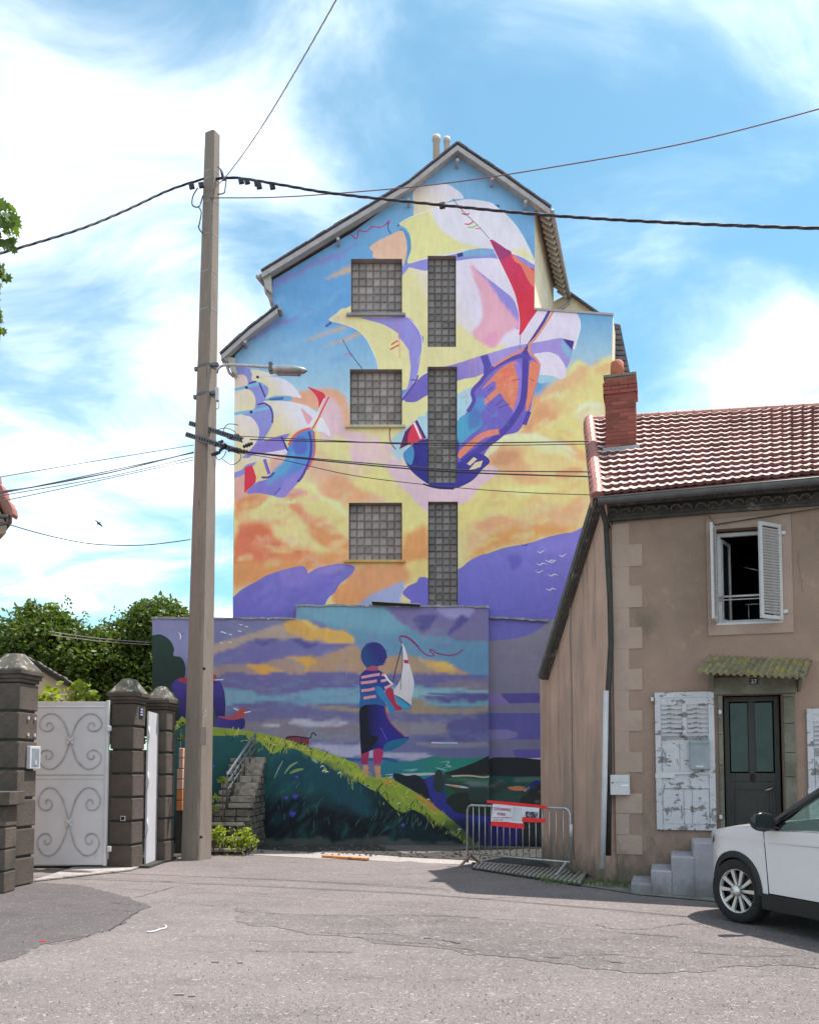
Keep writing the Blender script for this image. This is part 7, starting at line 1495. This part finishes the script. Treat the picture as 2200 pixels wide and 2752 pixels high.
bush('pole_foot_bush', [(486,1945,.05),(484,1985,.04)], 18.2, 22, .10, M['leaf'], 'sprig of green leaves between the small pillar and the pole', 14, 'plant', .2)
mo = MB(); q = random.Random(4)
for i in range(900):
    x = q.uniform(-1.0, 2.2); y = -q.uniform(-.2, .5) - .05; p = HM @ Vector((x, y, 0)); p.z = gz(p.x) + .02; mo.add([p, p + Vector((.012,0,0)), p + Vector((q.uniform(-.03,.03), q.uniform(-.03,.03), q.uniform(.02,.09)))], [(0,1,2)])
o = mo.build('kerb_weeds', M['leafm']); tag(o, 'thin moss and weeds along the foot of the pink house', 'ground cover', kind='stuff')
dr = MB()
for i in range(420):
    x = q.uniform(570, 1455); y = q.uniform(2262, 2292 + (x-600)*.03); p = ground(x, y) + Vector((0,0,.012)); s_ = q.uniform(.01, .04); dr.add([p + Vector((-s_,0,0)), p + Vector((s_,0,0)), p + Vector((0,s_,0)), p + Vector((q.uniform(-s_,s_),0,s_*q.uniform(.4,1.6)))], [(0,1,3),(1,2,3),(2,0,3)])
o = dr.build('debris', M['rubble']); tag(o, 'crumbled stone and dead leaves along the foot of the painted wall', 'debris', kind='stuff')
# tree at the left edge: only the tips of its branches reach the photo
q = random.Random(31); TX = at(-420, 2080, 10.5); mt = thing('maple_tree', 'maple tree whose leafy branch tips reach in at the left edge', 'tree', (TX.x, 10.5, 0))
mb = MB(); br = MB(); ctr = at(-300, 700, 10.5); br.tube([Vector((TX.x, 10.5, -.1)), Vector((TX.x+.1, 10.5, 3)), ctr], [.22, .17, .08], 8)
tips = [(10,545,26),(25,560,26),(34,585,30),(44,575,20),(20,610,32),(28,600,26),(12,650,24),(22,630,20),(8,620,30),(14,725,18),(24,728,12),(6,755,12),(4,780,10),(8,845,12),(10,880,10),(-20,600,40),(-20,700,30),(-25,850,20),(-60,600,50),(-90,700,60),(-80,800,60),(-130,560,60),(-200,640,80),(-200,800,80),(-300,600,90),(-120,900,40)]
for x, y, s_ in tips:
    c = at(x-18, y, 10.5 + q.uniform(-.3, .3)); br.tube([ctr + Vector((q.uniform(-.1,.1), 0, q.uniform(-.3,.3))), (ctr+c)/2 + Vector((0,0,.1)), c], [.03, .015, .004], 5)
    for i in range(9 if x > -60 else 60):
        k = max(s_, 8)/210; p = c + Vector((q.uniform(-1,.6)*k, q.uniform(-1,1)*k*1.5, q.uniform(-1,1)*k)); leaves(mb, p, q.uniform(.08, .15), q, MAPLE, Vector((.5, q.uniform(-.6,.6), -.9)), .05)
mb.build('crown', M['leafm'], mt); br.build('trunk', M['bark'], mt)
# house corner at the left edge
lh = thing('left_house', 'corner of a tiled gable roof with gutter poking in at the left edge', 'house', (at(-200, 2080, 13).x, 13, 0))
ra_, rb_ = at(-330, 640, 12.9), at(33, 1388, 12.9); t_ = (rb_ - ra_)
MB().prism([ra_, rb_, rb_ - Vector((.0,0,.10)), ra_ - Vector((0,0,.10))], (-2.6, 4, 0)).build('roof', M['vergetile'], lh)
vt2 = MB().prism([(.16*math.cos(a), 0, .07*math.sin(a)) for a in [math.pi*i/5 for i in range(6)]], (0, .18, 0)).mesh('verge_tile', M['vergetile'])
for i in range(17): p = ra_.lerp(rb_, (i+.5)/17) + Vector((0,-.06,0)); inst('verge_tile', vt2, base_of(lh).inverted() @ p, lh, (0, math.atan2(-t_.z, t_.x), 0))
MB().prism([ra_ + Vector((0,.1,-.12)), rb_ + Vector((-.12,.1,-.12)), rb_ + Vector((-.13,.1,-.22)), Vector((at(4,2000,13).x-.22, 13, rb_.z-.25)), Vector((at(4,2000,13).x-.22, 13, -.1)), Vector((ra_.x, 13, -.1))], (-2.6, 3.8, 0)).build('gable_wall', mat('rose_render', (.42,.30,.22), .9, var=.1), lh)
gpt = at(24, 1388, 12.85); MB().tube([gpt, gpt + Vector((-.3, 0, 0)), gpt + Vector((-1.2, 0, 0))], .035, 8).build('gutter', M['zinc'], lh)
MB().tube([gpt + Vector((-.02,0,0)), gpt + Vector((-.02,0,-.08)), gpt + Vector((-.05,0,-.11)), gpt + Vector((-.35,0,-.16))], .02, 6).build('downpipe', M['zinc'], lh)
# bird
c = at(265, 1407, 60); bd = MB(); u = Vector((.27, 0, -.25)); v = Vector((.06, 0, .06)); bd.add([c - u - Vector((.03,0,0)), c - u*.5 + v*.9, c + v*.7, c + u*.55 + v*1.0, c + u*1.15, c + u*.5 - v*.4, c - v*.8, c - u*.5 - v*.1], [tuple(range(8))]); bd.tube([c - Vector((.12,0,.06)), c - Vector((.02,0,.01)), c + Vector((.10,0,.06)), c + Vector((.16,0,.09))], [.02, .05, .04, .008], 8)
k_ = len(bd.v); o = bd.build('bird', M['black']); so = o.modifiers.new('solid', 'SOLIDIFY'); so.thickness = .015; tag(o, 'dark bird gliding in the bright sky left of the utility pole', 'bird')
# ------------------------------------------------------------------ the parked white car
M['carpaint'] = mat('white_car_paint', (.68, .63, .645), .22, var=.02, spec=.6, coat=.6); M['cartrim'] = mat('black_plastic', (.016, .015, .015), .6, var=.2, scale=20); M['gloss'] = mat('gloss_black', (.012, .012, .014), .15, spec=.6)
M['tyre'] = mat('tyre_rubber', (.018, .017, .017), .85, var=.2, scale=12); M['alloy'] = mat('alloy', (.62, .60, .58), .3, metal=.6, var=.1); M['carglass'] = None
m, t, p = newmat('car_glass'); p.inputs['Base Color'].default_value = (.72, .85, .78, 1); p.inputs['Roughness'].default_value = .02; p.inputs['Transmission Weight'].default_value = .92; p.inputs['IOR'].default_value = 1.12; p.inputs['Specular IOR Level'].default_value = .8; M['carglass'] = m
M['lamp'] = mat('headlamp_glass', (.45, .47, .50), .1, spec=.8, var=.1); M['seat'] = mat('dark_fabric', (.03, .03, .032), .85)
CAR_ANG = 71; CAR_STEER = 10; CTH = R(CAR_ANG)
wc = ground(1975, 2481)
CY = {}
def build_car():
    fwd_rz = math.atan2(math.sin(CTH), -math.cos(CTH))        # heading
    # local frame: +x = towards the REAR, y = to the far side, z up ; origin under the near front wheel
    rz = -CTH
    car = thing('parked_car', 'white compact car parked at the right edge, front wheel turned', 'car', (wc.x, wc.y, gz(wc.x)), rz); car.scale = (1.10, 1.10, 1.10)
    X = lambda nm, mb, m, par=car, **k: mb.build(nm, m, par, local=True, **k)
    WB, W = 2.50, 1.76; XF, XR = -.80, 3.30
    def hw(x, z):     # distance of the near side skin from the near side plane (0 = widest), grows inboard
        f = 0
        if x < -.15: f += ((-.15 - x)/.65)**2 * .42
        if x > 2.7: f += ((x-2.7)/.6)**2 * .22
        if z > .95: f += (z-.95)*.42
        if z < .45: f += (.45-z)*.10
        f += .015*math.cos((z-.62)*6) + (.012 if .80 < z < .86 else 0)
        return max(0, f)
    Rw, Ra = .325, .385
    def arch(cx_, n_=14): return [(cx_ - Ra*math.cos(math.pi*i/n_), .325 + Ra*math.sin(math.pi*i/n_)) for i in range(n_+1)]
    belt = [(XF, .62), (-.76, .74), (-.66, .84), (-.45, .91), (-.1, .965), (.25, 1.0), (.50, 1.02)]
    outl = [(XF, .34)] + [(a_, b_) for a_, b_ in arch(0)][0:0] + [(-Ra-.01, .33)] + arch(0)[1:-1] + [(Ra+.01, .33), (.52, .30), (WB-Ra-.01, .30)] + arch(WB)[1:-1] + [(WB+Ra+.01, .33), (XR, .36), (XR+.02, .75), (XR-.03, 1.0), (2.6, 1.02), (1.6, .985), (.56, .965), (.50, 1.02), (.25, 1.0), (-.1, .965), (-.45, .91), (-.66, .84), (-.76, .74), (XF, .62)]
    def skin(poly, off=0, sp=.07):
        co = [Vector(q) for q in poly]; n_ = len(co); ed = [(i, (i+1) % n_) for i in range(n_)]; P = np.array(poly); lo, hi = P.min(0), P.max(0)
        gx, gy = np.meshgrid(np.arange(lo[0], hi[0], sp), np.arange(lo[1], hi[1], sp)); gx, gy = gx.ravel(), gy.ravel(); k = sdist(P, gx, gy) > sp*.4
        co += [Vector((float(a_), float(b_))) for a_, b_ in zip(gx[k], gy[k])]
        vs, _, fs, _, _, _ = delaunay_2d_cdt(co, ed, [], 0, 1e-5); C = [(sum(vs[i].x for i in f)/3, sum(vs[i].y for i in f)/3) for f in fs]
        ins_ = inside(P, np.array([c[0] for c in C]), np.array([c[1] for c in C])); F_ = [list(f) for f, q in zip(fs, ins_) if q]
        for s_ in (1,):
            V_ = [(v.x, hw(v.x, v.y) + off, v.y) for v in vs]
        F2 = []
        for f in F_:
            a_, b_, c_ = [Vector(V_[i]) for i in f]
            F2.append(f if (b_-a_).cross(c_-a_).y < 0 else f[::-1])
        return V_, F2
    def both(nm, poly, m, off=0, sp=.07, far=True, th=0):
        V_, F_ = skin(poly, off, sp); mb = MB(); mb.add(V_, F_, 0, True)
        o = X(nm, mb, m)
        if th: md = o.modifiers.new('solid', 'SOLIDIFY'); md.thickness = th; md.offset = -1
        if far:
            mb = MB(); mb.add([(x, W - y, z) for x, y, z in V_], [f[::-1] for f in F_], 0, True); X(nm, mb, m)
    fender = [q for q in outl if q[0] <= .515 and not (q[0] > .5 and q[1] < .9)]
    fender = [(XF, .34), (-Ra-.01, .33)] + arch(0)[1:-1] + [(Ra+.01, .33), (.485, .31), (.455, .60), (.44, .96), (.50, 1.02), (.25, 1.0), (-.1, .965), (-.45, .91), (-.66, .84), (-.76, .74), (XF, .62)]
    both('front_wing', fender, M['carpaint'], sp=.05)
    both('front_door', [(.497, .36), (1.50, .36), (1.53, .60), (1.54, .985), (1.0, .98), (.56, .966), (.452, .962), (.467, .60)], M['carpaint'])
    both('rear_door', [(1.512, .36), (2.08, .36), (2.15, .60), (2.42, .84), (2.46, 1.0), (1.552, .987), (1.542, .60)], M['carpaint'])
    both('rear_quarter', [(2.10, .33), (2.115, .34)] + arch(WB)[1:-1] + [(WB+Ra+.01, .33), (XR, .36), (XR+.02, .75), (XR-.03, 1.02), (2.47, 1.0), (2.43, .84), (2.16, .60)], M['carpaint'])
    both('sill', [(.40, .20), (2.12, .20), (2.10, .352), (.40, .352)], M['cartrim'], off=-.012)
    both('crease', [(.1, .845), (1.5, .86), (2.4, .88), (2.4, .872), (1.5, .850), (.1, .838)], M['carpaint'], off=-.006)
    for cx_ in (0, WB):
        mb = MB(); n_ = 18
        ro = Ra + .035
        for s_, yy in ((0, -.016), (1, -.004)):
            pass
        for i in range(n_+1):
            a_ = math.pi*i/n_; 
            for r_, yo in ((Ra-.045, -.010), (Ra+.02, -.016), (Ra+.025, .01), (Ra-.045, .10)): x, z = cx_ - r_*math.cos(a_), .325 + r_*math.sin(a_); mb.v.append((x, hw(x, z) + yo, z))
        for i in range(n_):
            for k in range(3): a_ = i*4+k; mb.f.append((a_, a_+1, a_+5, a_+4))
        mb.mi = [0]*len(mb.f); mb.sm = [True]*len(mb.f); X('arch_trim', mb, M['cartrim'], recalc=True)
        mb = MB(); n_ = 16
        for i in range(n_+1):
            a_ = math.pi*i/n_; x, z = cx_ - (Ra-.02)*math.cos(a_), .325 + (Ra-.02)*math.sin(a_); mb.v += [(x, .06, z), (x, .55, z)]
        mb.f = [(i*2, i*2+1, i*2+3, i*2+2) for i in range(n_)]; mb.mi = [0]*n_; mb.sm = [True]*n_; X('wheel_liner', mb, M['cartrim'])
    # nose, bonnet, cowl : lofted across the width
    def loft(nm, prof, m, ys=None, crown=.05, taper=None):
        mb = MB(); S_ = 13
        for k in range(S_):
            f = k/(S_-1)
            for (x, z) in prof:
                y0_ = hw(x, min(z, .95)); y = y0_ + (W - 2*y0_)*f; e_ = math.sin(math.pi*f); mb.v.append((x - (.10*e_ if x < -.3 else 0), y, z + crown*e_**.7))
        n_ = len(prof)
        for k in range(S_-1):
            for i in range(n_-1): a_ = k*n_+i; mb.f.append((a_, a_+1, a_+1+n_, a_+n_))
        mb.mi = [0]*len(mb.f); mb.sm = [True]*len(mb.f); return X(nm, mb, m, recalc=True)
    loft('front_bumper', [(XF, .30), (XF-.02, .45), (XF, .62)], M['carpaint'], crown=0); loft('grille', [(XF, .62), (-.76, .74)], M['gloss'], crown=.0); loft('bonnet', [(-.76, .74), (-.66, .84), (-.45, .91), (-.1, .965), (.25, 1.0), (.50, 1.02)], M['carpaint'], crown=.055)
    loft('underbody', [(XF, .28), (-.5, .24), (.4, .22), (2.1, .22), (XR, .30)], M['cartrim'], crown=0)
    loft('rear_panel', [(XR+.02, .36), (XR+.04, .75), (XR-.02, 1.02), (XR-.35, 1.50)], M['carpaint'], crown=.02)
    for s_ in (0, 1):
        def hl(y): return y if s_ == 0 else W - y
        mb = MB(); q = [(-.74, .745), (-.66, .835), (-.50, .885), (-.34, .875), (-.44, .80), (-.60, .74)]
        mb.add([(x, hl(hw(x, z) - .010), z) for x, z in q], [tuple(range(6))[::-1] if s_ == 0 else tuple(range(6))]); X('headlight', mb, M['lamp'])
    # greenhouse
    zr = 1.52; yr = .26
    roof = [(1.18, 1.47), (1.35, 1.505), (1.7, 1.53), (2.3, 1.52), (2.95, 1.46)]
    mb = MB(); S_ = 9
    for k in range(S_):
        f = k/(S_-1)
        for x, z in roof: y0_ = yr; mb.v.append((x, y0_ + (W-2*y0_)*f, z + .035*math.sin(math.pi*f)))
    n_ = len(roof)
    for k in range(S_-1):
        for i in range(n_-1): a_ = k*n_+i; mb.f.append((a_, a_+1, a_+1+n_, a_+n_))
    mb.mi = [0]*len(mb.f); mb.sm = [True]*len(mb.f); o = X('roof', mb, M['gloss'], recalc=True); md = o.modifiers.new('solid', 'SOLIDIFY'); md.thickness = .03
    ap = [(.42, .07, 1.0), (.62, .105, 1.13), (.88, .17, 1.30), (1.06, .215, 1.41), (1.20, .25, 1.475), (1.5, .265, 1.51), (2.3, .265, 1.50), (2.9, .27, 1.44), (3.15, .22, 1.25), (3.24, .14, 1.02)]
    for s_ in (0, 1):
        pts = [(x, y if s_ == 0 else W-y, z) for x, y, z in catmull(ap, False, 4)]
        mb = MB(); n_ = len(pts)
        for i, p_ in enumerate(pts):
            t_ = (Vector(pts[min(i+1, n_-1)]) - Vector(pts[max(i-1, 0)])).normalized(); nrm = Vector((0, 1, 0)); b_ = t_.cross(nrm).normalized()
            if b_.z < 0: b_ = -b_
            c_ = Vector(p_); sy = 1 if s_ == 0 else -1
            mb.v += [tuple(c_ + b_*.035 + Vector((0, sy*.02, 0))), tuple(c_ + b_*.02 - Vector((0, sy*.018, 0))), tuple(c_ - b_*.055 - Vector((0, sy*.022, 0))), tuple(c_ - b_*.05 + Vector((0, sy*.035, 0)))]
        for i in range(n_-1):
            for k in range(4): mb.f.append((i*4+k, i*4+(k+1)%4, i*4+4+(k+1)%4, i*4+4+k))
        mb.mi = [0]*len(mb.f); mb.sm = [True]*len(mb.f); X('pillar_rail', mb, M['gloss'], recalc=True)
        mb = MB(); pts2 = [(1.50, .035, .985), (1.55, .25, 1.48)]; mb.prism([(1.49, pts2[0][1] if s_==0 else W-pts2[0][1], .985), (1.60, pts2[0][1] if s_==0 else W-pts2[0][1], .985), (1.62, pts2[1][1] if s_==0 else W-pts2[1][1], 1.49), (1.54, pts2[1][1] if s_==0 else W-pts2[1][1], 1.49)], (0, .02, 0)); X('centre_post', mb, M['gloss'], recalc=True)
        yb = (lambda y: y) if s_ == 0 else (lambda y: W - y)
        def gl(q): mb = MB(); mb.add([(x, yb(.04 + (z-.98)*.42), z) for x, z in q], [tuple(range(len(q)))]); o = X('side_window', mb, M['carglass']); md = o.modifiers.new('solid', 'SOLIDIFY'); md.thickness = .004
        gl([(.62, .985), (1.5, .99), (1.55, 1.47), (1.22, 1.44), (1.05, 1.36), (.85, 1.22)]); gl([(1.60, .99), (2.9, 1.03), (2.8, 1.38), (2.3, 1.46), (1.62, 1.48)])
        mb = MB(); mb.tube([(.45, yb(.028), .968), (1.0, yb(.03), .984), (1.6, yb(.03), .992), (2.6, yb(.035), 1.02)], .010, 6); X('window_trim', mb, M['steel'])
    mb = MB(); mb.add([(.50, .10, 1.02), (.50, W-.10, 1.02), (1.18, W-.26, 1.47), (1.18, .26, 1.47), (.42, W/2, 1.05), (1.12, W/2, 1.50)], [(0, 4, 5, 3), (4, 1, 2, 5)]); o = X('windscreen', mb, M['carglass']); md = o.modifiers.new('solid', 'SOLIDIFY'); md.thickness = .004
    X('dashboard', MB().box((.55, .14, .6), (.85, W-.14, .97)), M['seat'], bevel=.06); mb = MB(); mb.tube([(.98 + .04*math.sin(a_), .42 + .18*math.cos(a_), .93 + .18*math.sin(a_)) for a_ in [2*math.pi*i/20 for i in range(20)]], .014, 6, closed=True); X('steering_wheel', mb, M['seat'])
    for y in (.42, W-.42):
        X('seat', MB().box((1.25, y-.22, .35), (1.75, y+.22, .55)), M['seat'], bevel=.05); mb = MB(); mb.obox((1.78, y, .88), (.05, 0, .015), (0, .21, 0), (.10, 0, .33)); X('seat_back', mb, M['seat'], bevel=.05); mb = MB(); mb.obox((1.90, y, 1.28), (.04, 0, .01), (0, .12, 0), (.02, 0, .09)); X('headrest', mb, M['seat'], bevel=.03)
    # mirror
    mb = MB(); mb.lathe([(.0, -.085), (.07, -.07), (.105, -.02), (.11, .04), (.095, .045)], (0, 0, 0), 14); M4 = Matrix.Translation((.60, -.155, 1.06)) @ Matrix.Rotation(R(90), 4, 'Y') @ Matrix.Scale(.85, 4, (1, 0, 0)) @ Matrix.Scale(1.15, 4, (0, 1, 0))
    mb.v = [tuple(M4 @ Vector(v)) for v in mb.v]; mr = X('door_mirror', mb, M['gloss'])
    mb = MB(); mb.obox((.648, -.155, 1.06), (.003, 0, 0), (0, .10, 0), (0, 0, .072)); X('mirror_glass', mb, M['glass']); X('mirror_stalk', MB().obox((.60, -.03, 1.0), (.035, 0, 0), (0, .07, -.015), (0, 0, .018)), M['gloss'], bevel=.01)
    mb = MB(); mb.tube([(1.24, hw(1.24, .845)-.012, .845), (1.27, hw(1.27,.845)-.045, .852), (1.42, hw(1.4,.845)-.045, .856), (1.46, hw(1.46,.845)-.012, .855)], .016, 8); X('door_handle', mb, M['carpaint'])
    mb = MB(); mb.lathe([(.0, .0), (.05, .004), (.062, .0)], (1.35, hw(1.35, .85)-.002, .84), 14, 'Y'); X('handle_recess', mb, M['carpaint'])
    # wheels
    def wheel(x, y, steer):
        wl = bpy.data.objects.new('wheel', None); COL.objects.link(wl); wl.parent = car; wl.location = (x, y, Rw); wl.rotation_euler = (0, 0, steer)
        Z = lambda nm, mb, m, **k: mb.build(nm, m, wl, local=True, **k)
        pr = [(.222, -.105), (.232, -.108), (.29, -.112), (.315, -.10), (.325, -.08), (.325, .08), (.315, .10), (.29, .112), (.225, .105)]
        mb = MB(); seg = 40
        for r_, h_ in pr: mb.v += [(r_*math.cos(2*math.pi*k/seg), h_, r_*math.sin(2*math.pi*k/seg)) for k in range(seg)]
        for i in range(len(pr)-1):
            for k in range(seg): mb.f.append((i*seg+k, (i+1)*seg+k, (i+1)*seg+(k+1)%seg, i*seg+(k+1)%seg))
        mb.mi = [0]*len(mb.f); mb.sm = [True]*len(mb.f); Z('tyre', mb, M['tyre'], recalc=True)
        pr = [(.205, -.06), (.212, -.095), (.226, -.104), (.228, -.09)]; mb = MB()
        for r_, h_ in pr: mb.v += [(r_*math.cos(2*math.pi*k/seg), h_, r_*math.sin(2*math.pi*k/seg)) for k in range(seg)]
        for i in range(len(pr)-1):
            for k in range(seg): mb.f.append((i*seg+k, (i+1)*seg+k, (i+1)*seg+(k+1)%seg, i*seg+(k+1)%seg))
        mb.mi = [0]*len(mb.f); mb.sm = [True]*len(mb.f); Z('rim', mb, M['alloy'], recalc=True)
        Z('brake_disc', MB().lathe([(.20, .03), (.21, .0), (.06, -.01)], (0, 0, 0), 24, 'Y'), M['cartrim'])
        for k in range(5):
            for s_ in (-1, 1):
                a_ = 2*math.pi*k/5 + math.pi/2 + s_*.30; u = Vector((math.cos(a_), 0, math.sin(a_))); v = Vector((-math.sin(a_), 0, math.cos(a_))); mb = MB()
                q0, q1 = .045, .214; mb.add([u*q0 - v*.013 + Vector((0,-.085,0)), u*q0 + v*.013 + Vector((0,-.085,0)), u*q1 + v*.021 + Vector((0,-.094,0)), u*q1 - v*.021 + Vector((0,-.094,0)), u*q0 - v*.013 + Vector((0,-.05,0)), u*q0 + v*.013 + Vector((0,-.05,0)), u*q1 + v*.021 + Vector((0,-.06,0)), u*q1 - v*.021 + Vector((0,-.06,0))], [(0,1,2,3),(4,7,6,5),(0,4,5,1),(1,5,6,2),(2,6,7,3),(3,7,4,0)]); Z('spoke', mb, M['alloy'], recalc=True, bevel=.004)
        Z('hub', MB().lathe([(.055, .05), (.055, -.0), (.05, .012), (.028, .016), (.026, .008), (.0, .008)], (0, -.082, 0), 20, 'Y'), M['alloy'])
        for k in range(5): a_ = 2*math.pi*k/5 + math.pi/2; Z('wheel_nut', MB().lathe([(.011, 0), (.011, .006), (0, .006)], (.040*math.cos(a_), -.096, .040*math.sin(a_)), 8, 'Y'), M['black'])
    wheel(0, .11, R(CAR_STEER)); wheel(WB, .11, 0); wheel(0, W-.11, R(CAR_STEER)); wheel(WB, W-.11, 0)
build_car()
